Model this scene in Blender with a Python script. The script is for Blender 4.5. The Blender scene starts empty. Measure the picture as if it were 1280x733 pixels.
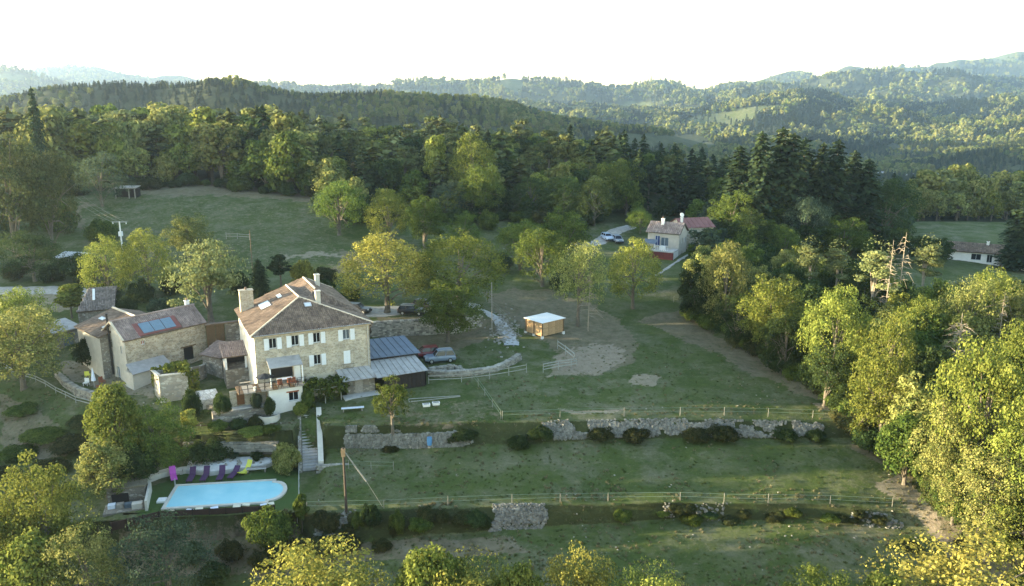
import bpy, math, random
import numpy as np
from math import *
from mathutils import Vector, Matrix
random.seed(7); RNG = np.random.default_rng(11)
SC = bpy.context.scene
COL = SC.collection
# ------------------------------------------------------------------ camera, world, sun, exposure
F = 1000.0; H = 36.0; PITCH = atan(236.5 / F)
cam = bpy.data.cameras.new("camera"); cam.lens = 36 * F / 1280; cam.sensor_width = 36
cam.clip_end = 30000; cam.clip_start = 0.5
co = bpy.data.objects.new("camera", cam); COL.objects.link(co)
co.location = (0, 0, H); co.rotation_euler = (radians(90) - PITCH, 0, 0); SC.camera = co
HAZE = .000105
SUN_EL, SUN_AZ = 5.2, -92.0          # azimuth measured from +Y (view direction), negative = towards -X
wd = bpy.data.worlds.new("World"); SC.world = wd; wd.use_nodes = True
wn = wd.node_tree.nodes; wl = wd.node_tree.links
sky = wn.new("ShaderNodeTexSky"); sky.sky_type = 'NISHITA'; sky.sun_disc = False
sky.sun_elevation = radians(SUN_EL); sky.sun_rotation = radians(SUN_AZ)
sky.air_density = 1.0; sky.dust_density = 0.5; sky.ozone_density = 1.0; sky.altitude = 400
bg = wn["Background"]; bg.inputs[1].default_value = 0.138
wl.new(sky.outputs[0], bg.inputs[0])
sl = bpy.data.lights.new("sun", 'SUN'); sl.energy = 5.0; sl.angle = radians(0.5); sl.color = (1.0, 0.825, 0.51)
so = bpy.data.objects.new("sun", sl); COL.objects.link(so)
sd = Vector((sin(radians(SUN_AZ)) * cos(radians(SUN_EL)), cos(radians(SUN_AZ)) * cos(radians(SUN_EL)), sin(radians(SUN_EL))))
so.rotation_euler = sd.to_track_quat('Z', 'Y').to_euler(); so.location = (-300, 50, 120)
SC.view_settings.view_transform = 'Standard'; SC.view_settings.look = 'None'
SC.view_settings.exposure = 3.04; SC.view_settings.gamma = 1
SC.render.engine = 'CYCLES'
cy = SC.cycles
cy.max_bounces = 5; cy.diffuse_bounces = 2; cy.glossy_bounces = 2; cy.transmission_bounces = 3; cy.volume_bounces = 1
cy.transparent_max_bounces = 4; cy.use_denoising = True; cy.caustics_reflective = False; cy.caustics_refractive = False

# ------------------------------------------------------------------ pixel <-> place helpers (photo is 1280 x 733)
def ray(u, v):
    a = (u - 640) / F; b = (366.5 - v) / F
    return np.array([a, cos(PITCH) + b * sin(PITCH), -sin(PITCH) + b * cos(PITCH)])
def P(u, v, z):
    d = ray(u, v); t = (z - H) / d[2]
    return np.array([d[0] * t, d[1] * t, z])
def PY(u, v, y):
    d = ray(u, v); t = y / d[1]
    return np.array([d[0] * t, y, H + d[2] * t])
def pix(x, y, z):
    q = z - H; dep = y * cos(PITCH) - q * sin(PITCH); up = y * sin(PITCH) + q * cos(PITCH)
    return 640 + F * x / dep, 366.5 - F * up / dep

# ------------------------------------------------------------------ terrain profile: feature lines from near to far
def fl(pts): return [tuple(P(*p)) for p in pts]
def fy(pts): return [tuple(PY(*p)) for p in pts]
def fx(pts): return [((u - 640) / 950.0 * y, y, z) for u, y, z in pts]
R = []
R.append(fx([(-3000, 25, -12), (1280, 25, -13), (4000, 25, -12)]))
R.append(fl([(0, 733, -9), (200, 733, -8.4), (380, 733, -8), (640, 733, -7.3), (1000, 733, -7), (1280, 733, -7.4)]))
R.append(fl([(-100, 690, -8), (60, 680, -7.6), (150, 668, -7), (345, 659, -6.6), (372, 662, -6.6), (392, 680, -6.8), (480, 676, -6.7), (600, 665, -6.5), (700, 658, -6.4), (850, 650, -6.3), (1000, 653, -6), (1150, 662, -6), (1280, 690, -6)]))
R.append(fl([(-100, 660, -6), (60, 655, -5.2), (150, 650, -4.6), (345, 642, -4.6), (372, 640, -4.5), (392, 641, -4.5), (480, 638, -4.5), (600, 632, -4.5), (850, 628, -4.5), (1000, 630, -4.6), (1150, 636, -4.8), (1280, 660, -5)]))
R.append(fl([(-100, 560, -4), (100, 575, -4.4), (230, 571, -4.4), (340, 566, -4.3), (366, 568, -4.3), (376, 584, -4.35), (399, 584, -4.3), (406, 562, -3.5), (480, 560, -3.3), (600, 558, -3), (850, 549, -3), (1080, 550, -3), (1280, 560, -3.5)]))
R.append(fl([(-100, 520, -2), (100, 515, -1.8), (230, 545, -1.6), (340, 542, -1.2), (366, 538, -1.0), (376, 523, -.75), (399, 523, -.75), (406, 535, -.8), (480, 533, -.8), (600, 529, -.8), (850, 523, -1), (1080, 526, -1.3), (1280, 540, -2)]))
R.append(fl([(-100, 470, 0), (0, 480, -.5), (130, 492, -.4), (230, 503, -.4), (400, 500, -.1), (600, 495, 0), (850, 480, -.3), (1060, 500, -1), (1280, 480, -2)]))
R.append(fl([(-100, 430, .5), (130, 462, .5), (260, 455, .5), (460, 455, .3), (600, 440, .5), (700, 430, .5), (850, 415, .3), (1000, 430, -.5), (1280, 420, -2.5)]))
R.append(fl([(-100, 400, 1.6), (100, 425, 1.2), (130, 440, 1.0), (260, 428, 1.2), (300, 425, 1.2), (462, 422, .8), (580, 415, .8), (605, 412, .9), (640, 415, .9), (700, 415, .7), (850, 400, .6), (1000, 410, -.3), (1280, 400, -2.5)]))
R.append(fl([(-100, 385, 2.3), (60, 395, 2.5), (130, 400, 2.2), (260, 400, 2.6), (462, 403, 3), (575, 396, 3), (605, 391, 2.6), (640, 397, 1.8), (700, 397, 1.2), (850, 387, 1.2), (1000, 392, 0), (1280, 382, -2.5)]))
R.append(fl([(-100, 360, 4), (0, 364, 4), (130, 358, 4.4), (300, 352, 5), (420, 355, 4.6), (480, 372, 3.6), (600, 365, 3), (700, 355, 2.5), (850, 350, 3), (1000, 340, 1), (1130, 340, -1), (1280, 340, -3)]))
R.append(fl([(-100, 320, 8), (0, 315, 7), (150, 305, 7.5), (300, 300, 8), (450, 300, 7), (600, 300, 5.5), (750, 305, 5), (850, 317, 4.6), (900, 312, 4), (1000, 310, 1), (1130, 305, -2), (1280, 310, -3.5)]))
R.append(fl([(-100, 240, 14), (0, 245, 14), (150, 240, 14), (250, 232, 14.5), (400, 250, 12.5), (430, 275, 10), (500, 272, 9.5), (650, 280, 7.5), (750, 282, 7), (900, 287, 5), (1000, 280, 2), (1130, 280, -3), (1280, 278, -4)]))
R.append(fx([(-100, 300, 18), (250, 290, 17), (450, 300, 16), (600, 300, 15), (750, 290, 11), (900, 280, 3), (1000, 290, -3), (1130, 300, -6), (1280, 310, -7)]))
R.append(fx([(-100, 480, 5), (250, 450, 0), (600, 450, -5), (750, 450, -14), (900, 430, -24), (1000, 450, -35), (1130, 500, -40), (1280, 450, -32)]))
R.append(fx([(-100, 600, 0), (250, 560, 5), (600, 570, 0), (750, 610, -15), (850, 660, -27), (900, 700, -35), (1000, 750, -42), (1100, 860, -42), (1280, 700, -40)]))
R.append(fy([(-100, 125, 680), (0, 132, 680), (60, 114, 680), (130, 112, 700), (190, 118, 700), (230, 112, 690), (262, 103, 680), (300, 104, 680), (330, 113, 690), (400, 117, 720), (500, 121, 750), (560, 122, 780), (600, 127, 800), (660, 142, 820), (720, 155, 840), (800, 174, 870), (850, 186, 920), (900, 194, 960), (1000, 199, 1000), (1100, 207, 1050), (1180, 194, 1020), (1280, 180, 980)]))
R.append(fx([(-100, 1300, -10), (400, 1300, -10), (700, 1300, -20), (850, 1300, -36), (950, 1300, -30), (1100, 1350, -20), (1280, 1300, 0)]))
R.append(fy([(-100, 122, 2000), (0, 128, 2000), (200, 130, 2000), (400, 130, 2000), (600, 132, 2000), (700, 138, 2000), (800, 146, 2000), (860, 147, 1900), (900, 143, 1850), (1000, 132, 1800), (1060, 136, 1800), (1130, 129, 1800), (1200, 136, 1800), (1280, 134, 1800)]))
R.append(fx([(-100, 2400, 0), (640, 2400, 10), (800, 2400, 0), (900, 2350, 25), (1280, 2300, 30)]))
R.append(fy([(-300, 66, 3000), (-100, 74, 3000), (0, 82, 3000), (22, 88, 3000), (62, 102, 3000), (100, 110, 3000), (230, 114, 3000), (400, 116, 3000), (500, 107, 3000), (560, 104, 3000), (600, 103, 3000), (640, 104, 3000), (700, 108, 3000), (760, 111, 3000), (790, 114, 3000), (812, 109, 3000), (845, 107, 3000), (870, 118, 3000), (900, 112, 3000), (960, 104, 3000), (1000, 101, 3000), (1060, 103, 3000), (1130, 102, 3000), (1200, 104, 3000), (1280, 106, 3000)]))
R.append(fx([(-300, 3700, 40), (640, 3700, 40), (900, 3700, 40), (1280, 3700, 60)]))
R.append(fy([(-300, 70, 4600), (0, 92, 4600), (32, 84, 4600), (62, 82, 4600), (120, 84, 4600), (152, 94, 4600), (190, 100, 4600), (230, 99, 4600), (300, 106, 4600), (500, 110, 4600), (640, 112, 4600), (800, 114, 4600), (900, 114, 4600), (940, 106, 4600), (975, 98, 4600), (1010, 94, 4600), (1100, 90, 4600), (1180, 86, 4600), (1200, 79, 4600), (1240, 76, 4600), (1270, 67, 4600), (1290, 65, 4600), (1600, 60, 4600)]))
R.append(fx([(-300, 6400, 0), (1280, 6400, 0)]))
FEAT = []
for r in R:
    a = np.array(r); s = a[:, 0] / a[:, 1]; o = np.argsort(s)
    FEAT.append((s[o], a[o, 1], a[o, 2]))
NF_ = len(FEAT)
def vnoise(x, y, seed=0):
    xi = np.floor(x); yi = np.floor(y); xf = x - xi; yf = y - yi
    def h(a, b):
        q = np.sin(a * 127.1 + b * 311.7 + seed * 74.7) * 43758.5453
        return q - np.floor(q)
    xf = xf * xf * (3 - 2 * xf); yf = yf * yf * (3 - 2 * yf)
    return (h(xi, yi) * (1 - xf) + h(xi + 1, yi) * xf) * (1 - yf) + (h(xi, yi + 1) * (1 - xf) + h(xi + 1, yi + 1) * xf) * yf
def sstep(a, b, x):
    t = np.clip((x - a) / (b - a), 0, 1); return t * t * (3 - 2 * t)
# flat beds the ground is levelled to: centre, angle, half sizes, height, falloff
FLATS = [(-31.0, 79.6, radians(6), 9.3, 4.9, -4.62, .9), (-10.0, 108.2, radians(22), 6.5, 3.0, .3, 3.0), (-13.5, 101, radians(24), 8, 5, 0.12, 3)]
def ground(x, y):
    x = np.atleast_1d(np.asarray(x, float)); y = np.atleast_1d(np.asarray(y, float))
    s = x / np.maximum(y, 5.0)
    Y = np.array([np.interp(s, f[0], f[1]) for f in FEAT]); Z = np.array([np.interp(s, f[0], f[2]) for f in FEAT])
    z = Z[0].copy()
    for k in range(NF_ - 1):
        m = (y >= Y[k])
        t = np.clip((y - Y[k]) / np.maximum(Y[k + 1] - Y[k], 1e-3), 0, 1)
        if Y[k].mean() > 120:
            t = t * t * (3 - 2 * t) * .6 + t * .4
        z = np.where(m, Z[k] * (1 - t) + Z[k + 1] * t, z)
    z += (vnoise(x / 5, y / 5, 1) - .5) * .35 + (vnoise(x / 1.6, y / 1.6, 2) - .5) * .10 + (vnoise(x / 14, y / 14, 9) - .5) * .5 * sstep(120, 150, y)
    far = sstep(420, 700, y)
    z += far * ((vnoise(x / 170, y / 170, 3) - .5) * (16 + 34 * sstep(.05, .2, s) * sstep(600, 900, y) + 20 * sstep(1100, 1500, y)) + (vnoise(x / 60, y / 60, 4) - .5) * 11) * sstep(420, 2500, y) ** .3
    z += sstep(1200, 3000, y) * (vnoise(x / 500, y / 500, 5) - .5) * 34
    d = -x - .66 * y - 14
    z += np.where(y < 900, (5 * sstep(0, 75, d) + 8 * sstep(80, 260, d)) * (.25 + .75 * sstep(50, 100, y)), 0)  # unseen rise added left of the frame, shaped to keep the farm in shade
    for cx, cy_, an, hx, hy, fz, fo in FLATS:
        dx = (x - cx) * cos(an) + (y - cy_) * sin(an); dy = -(x - cx) * sin(an) + (y - cy_) * cos(an)
        dd = np.maximum(np.abs(dx) - hx, np.abs(dy) - hy); w = 1 - sstep(0, fo, dd)
        z = z * (1 - w) + fz * w
    return z
def G(x, y): return float(ground(x, y)[0])
_ts = np.concatenate([np.linspace(30, 320, 1200), np.geomspace(321, 8000, 1500)])
def T(u, v):
    d = ray(u, v); xs = d[0] * _ts; ys = d[1] * _ts; zs = H + d[2] * _ts
    g = ground(xs, ys); below = np.nonzero(zs < g)[0]
    i = below[0] if len(below) else len(_ts) - 1
    if i > 0:
        a0 = zs[i - 1] - g[i - 1]; a1 = g[i] - zs[i]; w = a0 / max(a0 + a1, 1e-6)
        t = _ts[i - 1] * (1 - w) + _ts[i] * w
    else: t = _ts[0]
    x, y = d[0] * t, d[1] * t
    return np.array([x, y, G(x, y)])

# ------------------------------------------------------------------ object helpers
def tag(o, label=None, cat=None, group=None, kind=None):
    if label: o['label'] = label
    if cat: o['category'] = cat
    if group: o['group'] = group
    if kind: o['kind'] = kind
    return o
def empty(name, loc, rz=0, label=None, cat=None, group=None):
    o = bpy.data.objects.new(name, None); COL.objects.link(o); o.location = [float(a) for a in loc]; o.rotation_euler = (0, 0, rz)
    o.empty_display_size = .5
    return tag(o, label, cat, group)
def newobj(name, me, parent=None, loc=None):
    o = bpy.data.objects.new(name, me); COL.objects.link(o)
    if parent: o.parent = parent
    if loc is not None: o.location = [float(a) for a in loc]
    return o
def arrmesh(name, verts, faces, mat=None, smooth=False):
    """verts Nx3, faces MxK (constant K)"""
    verts = np.asarray(verts, np.float32); faces = np.asarray(faces, np.int32)
    me = bpy.data.meshes.new(name); n, k = faces.shape
    me.vertices.add(len(verts)); me.vertices.foreach_set('co', verts.ravel())
    me.loops.add(n * k); me.loops.foreach_set('vertex_index', faces.ravel())
    me.polygons.add(n); me.polygons.foreach_set('loop_start', np.arange(0, n * k, k, dtype=np.int32))
    try: me.polygons.foreach_set('loop_total', np.full(n, k, np.int32))
    except Exception: pass
    if smooth: me.polygons.foreach_set('use_smooth', np.ones(n, bool))
    me.update(calc_edges=True)
    if mat: me.materials.append(mat)
    return me
class MB:
    def __init__(s): s.v = []; s.f = []
    def add(s, vs, fs):
        b = len(s.v); s.v += [tuple(float(c) for c in q) for q in vs]; s.f += [tuple(b + i for i in f) for f in fs]; return s
    def box(s, c, d, rz=0, rx=0, ry=0, taper=1, jit=0):
        m = Matrix.Rotation(rz, 3, 'Z') @ Matrix.Rotation(ry, 3, 'Y') @ Matrix.Rotation(rx, 3, 'X') if (rx or ry or rz) else None
        vs = []
        for z in (-1, 1):
            t = taper if z > 0 else 1
            for x, y in ((-1, -1), (1, -1), (1, 1), (-1, 1)):
                q = Vector((x * d[0] / 2 * t, y * d[1] / 2 * t, z * d[2] / 2))
                if jit: q += Vector([random.uniform(-jit, jit) * e for e in d])
                if m: q = m @ q
                vs.append((c[0] + q.x, c[1] + q.y, c[2] + q.z))
        return s.add(vs, [(3, 2, 1, 0), (4, 5, 6, 7), (0, 1, 5, 4), (1, 2, 6, 5), (2, 3, 7, 6), (3, 0, 4, 7)])
    def b2(s, x0, x1, y0, y1, z0, z1): return s.box(((x0 + x1) / 2, (y0 + y1) / 2, (z0 + z1) / 2), (x1 - x0, y1 - y0, z1 - z0))
    def tube(s, p0, p1, r0, r1=None, n=7, cap=True):
        r1 = r0 if r1 is None else r1
        p0 = Vector([float(a) for a in p0]); p1 = Vector([float(a) for a in p1]); d = (p1 - p0)
        if d.length < 1e-6: return s
        q = d.to_track_quat('Z', 'Y'); vs = []
        for p, r in ((p0, r0), (p1, r1)):
            for k in range(n):
                w = q @ Vector((cos(2 * pi * k / n) * r, sin(2 * pi * k / n) * r, 0)); vs.append(p + w)
        fs = [(k, (k + 1) % n, n + (k + 1) % n, n + k) for k in range(n)]
        if cap: fs += [tuple(range(n - 1, -1, -1)), tuple(range(n, 2 * n))]
        return s.add(vs, fs)
    def beam(s, p0, p1, w, h):
        p0 = Vector([float(a) for a in p0]); p1 = Vector([float(a) for a in p1]); d = (p1 - p0).normalized()
        sd = d.cross(Vector((0, 0, 1)))
        sd = Vector((1, 0, 0)) if sd.length < 1e-4 else sd.normalized()
        up = sd.cross(d)
        vs = [p + sd * a * w / 2 + up * b * h / 2 for p in (p0, p1) for a, b in ((-1, -1), (1, -1), (1, 1), (-1, 1))]
        return s.add(vs, [(3, 2, 1, 0), (4, 5, 6, 7), (0, 1, 5, 4), (1, 2, 6, 5), (2, 3, 7, 6), (3, 0, 4, 7)])
    def prism(s, poly, z0, z1):
        n = len(poly); zf = (lambda z, i: z[i] if hasattr(z, '__len__') else z)
        vs = [(p[0], p[1], zf(z0, i)) for i, p in enumerate(poly)] + [(p[0], p[1], zf(z1, i)) for i, p in enumerate(poly)]
        return s.add(vs, [tuple(range(n - 1, -1, -1)), tuple(range(n, 2 * n))] + [(i, (i + 1) % n, n + (i + 1) % n, n + i) for i in range(n)])
    def build(s, name, mat, parent=None, loc=None, smooth=False, kind=None, label=None):
        me = bpy.data.meshes.new(name); me.from_pydata(s.v, [], s.f); me.update()
        if smooth:
            me.polygons.foreach_set('use_smooth', np.ones(len(me.polygons), bool))
        if mat: me.materials.append(mat)
        o = newobj(name, me, parent, loc)
        if kind: o['kind'] = kind
        if label: o['label'] = label
        return o
def copytree(o, parent=None):
    c = o.copy(); COL.objects.link(c)
    if parent: c.parent = parent
    for ch in [q for q in o.children]: copytree(ch, c)
    return c

# ------------------------------------------------------------------ materials
class M_:
    pass
def nmat(name):
    m = bpy.data.materials.new(name); m.use_nodes = True; nt = m.node_tree
    return m, nt, nt.nodes, nt.links, nt.nodes["Principled BSDF"]
def col4(c): return (c[0], c[1], c[2], 1)
def mat(name, c, rough=.8, var=.25, scale=3.0, bump=.0, bscale=None, metal=0, c2=None, isl=0.0, spec=.3, objvar=0.0):
    m, nt, n, l, b = nmat(name)
    b.inputs['Roughness'].default_value = rough; b.inputs['Metallic'].default_value = metal
    b.inputs['Specular IOR Level'].default_value = spec
    tc = n.new('ShaderNodeTexCoord'); nz = n.new('ShaderNodeTexNoise'); nz.inputs['Scale'].default_value = scale
    nz.inputs['Detail'].default_value = 6; nz.inputs['Roughness'].default_value = .65
    l.new(tc.outputs['Object'], nz.inputs['Vector'])
    rp = n.new('ShaderNodeValToRGB'); e = rp.color_ramp.elements
    e[0].position = .3; e[1].position = .7
    c2 = c2 or [min(1, q * (1 + var)) for q in c]
    e[0].color = col4([q * (1 - var) for q in c]); e[1].color = col4(c2)
    l.new(nz.outputs[0], rp.inputs[0]); out = rp.outputs[0]
    if isl or objvar:
        hs = n.new('ShaderNodeHueSaturation'); mr = n.new('ShaderNodeMapRange')
        k = isl or objvar
        if isl:
            g = n.new('ShaderNodeNewGeometry'); l.new(g.outputs['Random Per Island'], mr.inputs[0])
        else:
            g = n.new('ShaderNodeObjectInfo'); l.new(g.outputs['Random'], mr.inputs[0])
        mr.inputs[3].default_value = 1 - k; mr.inputs[4].default_value = 1 + k
        l.new(mr.outputs[0], hs.inputs['Value']); l.new(out, hs.inputs['Color']); out = hs.outputs[0]
    l.new(out, b.inputs['Base Color'])
    if bump:
        nb = n.new('ShaderNodeTexNoise'); nb.inputs['Scale'].default_value = bscale or scale * 3; nb.inputs['Detail'].default_value = 5
        l.new(tc.outputs['Object'], nb.inputs['Vector'])
        bp = n.new('ShaderNodeBump'); bp.inputs['Strength'].default_value = bump; bp.inputs['Distance'].default_value = .1
        l.new(nb.outputs[0], bp.inputs['Height']); l.new(bp.outputs[0], b.inputs['Normal'])
    return m
def stonemat(name, base, joint, scale=2.2, var=.35, tint=(.33, .24, .14)):
    m, nt, n, l, b = nmat(name); b.inputs['Roughness'].default_value = .9; b.inputs['Specular IOR Level'].default_value = .15
    tc = n.new('ShaderNodeTexCoord'); mp = n.new('ShaderNodeMapping'); mp.inputs['Scale'].default_value = (1, 1, 1.7)
    l.new(tc.outputs['Object'], mp.inputs[0])
    vo = n.new('ShaderNodeTexVoronoi'); vo.inputs['Scale'].default_value = scale; l.new(mp.outputs[0], vo.inputs['Vector'])
    ve = n.new('ShaderNodeTexVoronoi'); ve.feature = 'DISTANCE_TO_EDGE'; ve.inputs['Scale'].default_value = scale; l.new(mp.outputs[0], ve.inputs['Vector'])
    sep = n.new('ShaderNodeSeparateColor'); l.new(vo.outputs['Color'], sep.inputs[0])
    rp = n.new('ShaderNodeValToRGB'); e = rp.color_ramp.elements
    e[0].color = col4([q * (1 - var) for q in base]); e[1].color = col4([min(1, q * (1 + var)) for q in base])
    x = e.new(.8); x.color = col4(tint); x.position = .5
    l.new(sep.outputs[0], rp.inputs[0])
    nz = n.new('ShaderNodeTexNoise'); nz.inputs['Scale'].default_value = .5; nz.inputs['Detail'].default_value = 6; l.new(tc.outputs['Object'], nz.inputs['Vector'])
    st = n.new('ShaderNodeMapRange'); st.inputs[1].default_value = .35; st.inputs[2].default_value = .7; st.inputs[3].default_value = .72; st.inputs[4].default_value = 1.15
    l.new(nz.outputs[0], st.inputs[0])
    r2 = n.new('ShaderNodeMapRange'); r2.inputs[1].default_value = .02; r2.inputs[2].default_value = .10; l.new(ve.outputs[0], r2.inputs[0])
    mx = n.new('ShaderNodeMix'); mx.data_type = 'RGBA'; mx.inputs[6].default_value = col4(joint)
    l.new(r2.outputs[0], mx.inputs[0]); l.new(rp.outputs[0], mx.inputs[7])
    hs = n.new('ShaderNodeHueSaturation'); l.new(mx.outputs[2], hs.inputs['Color']); l.new(st.outputs[0], hs.inputs['Value'])
    l.new(hs.outputs[0], b.inputs['Base Color'])
    bp = n.new('ShaderNodeBump'); bp.inputs['Strength'].default_value = .7; bp.inputs['Distance'].default_value = .06
    l.new(r2.outputs[0], bp.inputs['Height']); l.new(bp.outputs[0], b.inputs['Normal'])
    return m
def leafmat(name, c, tip, trans=.35, hv=.012, vv=.25, tipscale=.35):
    """foliage: leaf colour varies leaf by leaf, by clump and tree by tree; light passes through."""
    m, nt, n, l, b = nmat(name)
    n.remove(b)
    g = n.new('ShaderNodeNewGeometry'); oi = n.new('ShaderNodeObjectInfo'); tc = n.new('ShaderNodeTexCoord')
    nz = n.new('ShaderNodeTexNoise'); nz.inputs['Scale'].default_value = tipscale * 1.6; nz.inputs['Detail'].default_value = 3
    l.new(tc.outputs['Object'], nz.inputs['Vector'])
    ad = n.new('ShaderNodeMath'); ad.operation = 'MULTIPLY_ADD'; ad.inputs[1].default_value = .5; l.new(g.outputs['Random Per Island'], ad.inputs[0]); l.new(nz.outputs[0], ad.inputs[2])
    rp = n.new('ShaderNodeValToRGB'); e = rp.color_ramp.elements; e[0].position = .5; e[1].position = .92
    e[0].color = col4([q * .85 for q in c]); e[1].color = col4(tip); l.new(ad.outputs[0], rp.inputs[0])
    hs = n.new('ShaderNodeHueSaturation'); l.new(rp.outputs[0], hs.inputs['Color'])
    a = n.new('ShaderNodeMapRange'); a.inputs[3].default_value = .5 - hv; a.inputs[4].default_value = .5 + hv; l.new(oi.outputs['Random'], a.inputs[0]); l.new(a.outputs[0], hs.inputs['Hue'])
    mm = n.new('ShaderNodeMath'); mm.operation = 'FRACT'; m3 = n.new('ShaderNodeMath'); m3.operation = 'MULTIPLY'; m3.inputs[1].default_value = 7.31
    l.new(oi.outputs['Random'], m3.inputs[0]); l.new(m3.outputs[0], mm.inputs[0])
    v_ = n.new('ShaderNodeMapRange'); v_.inputs[3].default_value = 1 - vv; v_.inputs[4].default_value = 1 + vv; l.new(mm.outputs[0], v_.inputs[0]); l.new(v_.outputs[0], hs.inputs['Value'])
    d = n.new('ShaderNodeBsdfDiffuse'); t = n.new('ShaderNodeBsdfTranslucent'); mx = n.new('ShaderNodeMixShader'); mx.inputs[0].default_value = trans
    l.new(hs.outputs[0], d.inputs[0]); l.new(hs.outputs[0], t.inputs[0]); l.new(d.outputs[0], mx.inputs[1]); l.new(t.outputs[0], mx.inputs[2])
    l.new(mx.outputs[0], n['Material Output'].inputs[0])
    return m
L_OAK = leafmat('leaf_oak', (.05, .085, .02), (.12, .155, .036))
L_LIME = leafmat('leaf_lime', (.085, .12, .026), (.22, .24, .055))
L_PALE = leafmat('leaf_pale', (.10, .13, .038), (.26, .26, .085))
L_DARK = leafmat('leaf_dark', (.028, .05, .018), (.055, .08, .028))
L_BLUE = leafmat('leaf_bluegreen', (.045, .07, .045), (.08, .11, .065))
L_YEL = leafmat('leaf_autumn', (.15, .155, .035), (.32, .30, .075))
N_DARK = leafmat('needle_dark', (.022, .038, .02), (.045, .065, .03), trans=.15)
N_PINE = leafmat('needle_pine', (.05, .07, .028), (.11, .12, .045), trans=.2)
N_PALE = leafmat('needle_pale', (.10, .125, .05), (.19, .205, .085), trans=.25)
L_SHRUB = leafmat('leaf_bramble', (.03, .045, .018), (.075, .075, .03))
BARK = mat('bark', (.13, .11, .085), .95, .3, 4, .4)
BARK_PALE = mat('bark_pale', (.25, .215, .165), .95, .3, 4, .4)
STONE_FARM = stonemat('farm_stone_wall', (.46, .42, .335), (.55, .51, .43), 2.6, .22, (.42, .37, .28))
STONE_BARN = stonemat('barn_stone_wall', (.44, .39, .30), (.52, .47, .38), 2.2, .25, (.36, .29, .20))
STONE_GREY = stonemat('grey_stone_wall', (.30, .29, .26), (.20, .18, .15), 2.4, .35, (.24, .21, .17))
LIME_RENDER = mat('pale_lime_render', (.50, .47, .41), .9, .14, 1.1, .3)
WHITE_RENDER = mat('white_render', (.72, .71, .68), .9, .1, .9, .2)
TILE = mat('clay_tile', (.15, .106, .078), .9, .3, .5, c2=(.245, .178, .13), isl=.3)
TILE_PINK = mat('pinkish_clay_tile', (.22, .165, .145), .9, .25, .5, c2=(.33, .26, .23), isl=.25)
ROOFBASE = mat('roof_underlay', (.12, .09, .07), .95, .2, 1)
MORTAR = mat('ridge_mortar', (.55, .47, .36), .9, .15, 2)
SHUT = mat('pale_blue_shutter_paint', (.68, .72, .76), .6, .06, 3)
GLASS = mat('dark_window_glass', (.012, .014, .018), .15, .1, 2, spec=.5)
GLASS2 = mat('blue_grey_glass', (.10, .13, .16), .2, .1, 2, spec=.5)
SKYL = mat('skylight_glass', (.62, .64, .66), .2, .05, 2, spec=.6)
WOOD = mat('old_wood', (.13, .085, .05), .85, .3, 5, .2)
WOODP = mat('fresh_planks', (.46, .30, .16), .8, .25, 5, .1, objvar=.2)
GREYW = mat('weathered_wood', (.27, .25, .22), .85, .25, 4, .2)
SLATE = mat('blue_grey_sheet_roof', (.125, .155, .20), .6, .15, .8, objvar=.05)
FIBRO = mat('grey_fibre_cement', (.33, .32, .31), .85, .2, 1.2, .1, objvar=.05)
BLACKW = mat('black_stained_boards', (.022, .018, .017), .8, .3, 3)
METAL_W = mat('white_metal_sheet', (.80, .80, .78), .4, .05, 1, objvar=.03)
REDFL = mat('red_flashing', (.19, .07, .06), .6, .15, 1)
SOLAR = mat('solar_glass', (.13, .20, .26), .35, .1, 3, spec=.6)
ALU = mat('aluminium', (.6, .6, .6), .4, .05, 3, metal=.7)
BLACK = mat('black_metal', (.02, .02, .022), .5, .1, 3)
DRY = mat('dry_stone', (.30, .275, .235), .95, .3, 1.5, .3, isl=.5)
RUBB = mat('grey_rubble', (.175, .17, .148), .95, .25, 1.5, .3, isl=.35)
DRYP = mat('pale_dry_stone', (.25, .235, .20), .95, .25, 1.5, .3, isl=.3)
STONECORE = mat('wall_core', (.10, .085, .065), .95, .3, 2)
CONC = mat('concrete', (.42, .41, .39), .9, .15, 2, .2)
RUBBER = mat('rubber', (.02, .02, .02), .8, .1, 3)
PALEWOOD = mat('grey_white_rail', (.27, .275, .25), .8, .2, 3)
TAPE = mat('pale_fence_tape', (.20, .26, .19), .8, .1, 3)
PURPLE = mat('purple_fabric', (.075, .035, .09), .8, .15, 3)
MAGENTA = mat('magenta_fabric', (.55, .10, .50), .7, .1, 3)
YELLOW = mat('lime_yellow_plastic', (.62, .62, .10), .5, .08, 3)
TERRA = mat('orange_terracotta', (.26, .085, .04), .8, .15, 3)
CREAM = mat('cream_slab', (.62, .58, .46), .8, .1, 3)
BLUEW = mat('blue_white_fabric', (.60, .66, .76), .8, .1, 3)
BLUEP = mat('blue_plastic', (.10, .25, .45), .5, .1, 3)
WATER = None
def watermat():
    m, nt, n, l, b = nmat('pool_water'); b.inputs['Roughness'].default_value = .25; b.inputs['Specular IOR Level'].default_value = .2
    tc = n.new('ShaderNodeTexCoord'); nz = n.new('ShaderNodeTexNoise'); nz.inputs['Scale'].default_value = .45; nz.inputs['Detail'].default_value = 3; l.new(tc.outputs['Object'], nz.inputs['Vector'])
    rp = n.new('ShaderNodeValToRGB'); e = rp.color_ramp.elements; e[0].position = .3; e[1].position = .75
    e[0].color = (.26, .56, .64, 1); e[1].color = (.38, .66, .71, 1); l.new(nz.outputs[0], rp.inputs[0]); l.new(rp.outputs[0], b.inputs['Base Color'])
    vo = n.new('ShaderNodeTexNoise'); vo.inputs['Scale'].default_value = 3; l.new(tc.outputs['Object'], vo.inputs['Vector'])
    bp = n.new('ShaderNodeBump'); bp.inputs['Strength'].default_value = .08; bp.inputs['Distance'].default_value = .05; l.new(vo.outputs[0], bp.inputs['Height']); l.new(bp.outputs[0], b.inputs['Normal'])
    return m
WATER = watermat()
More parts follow.
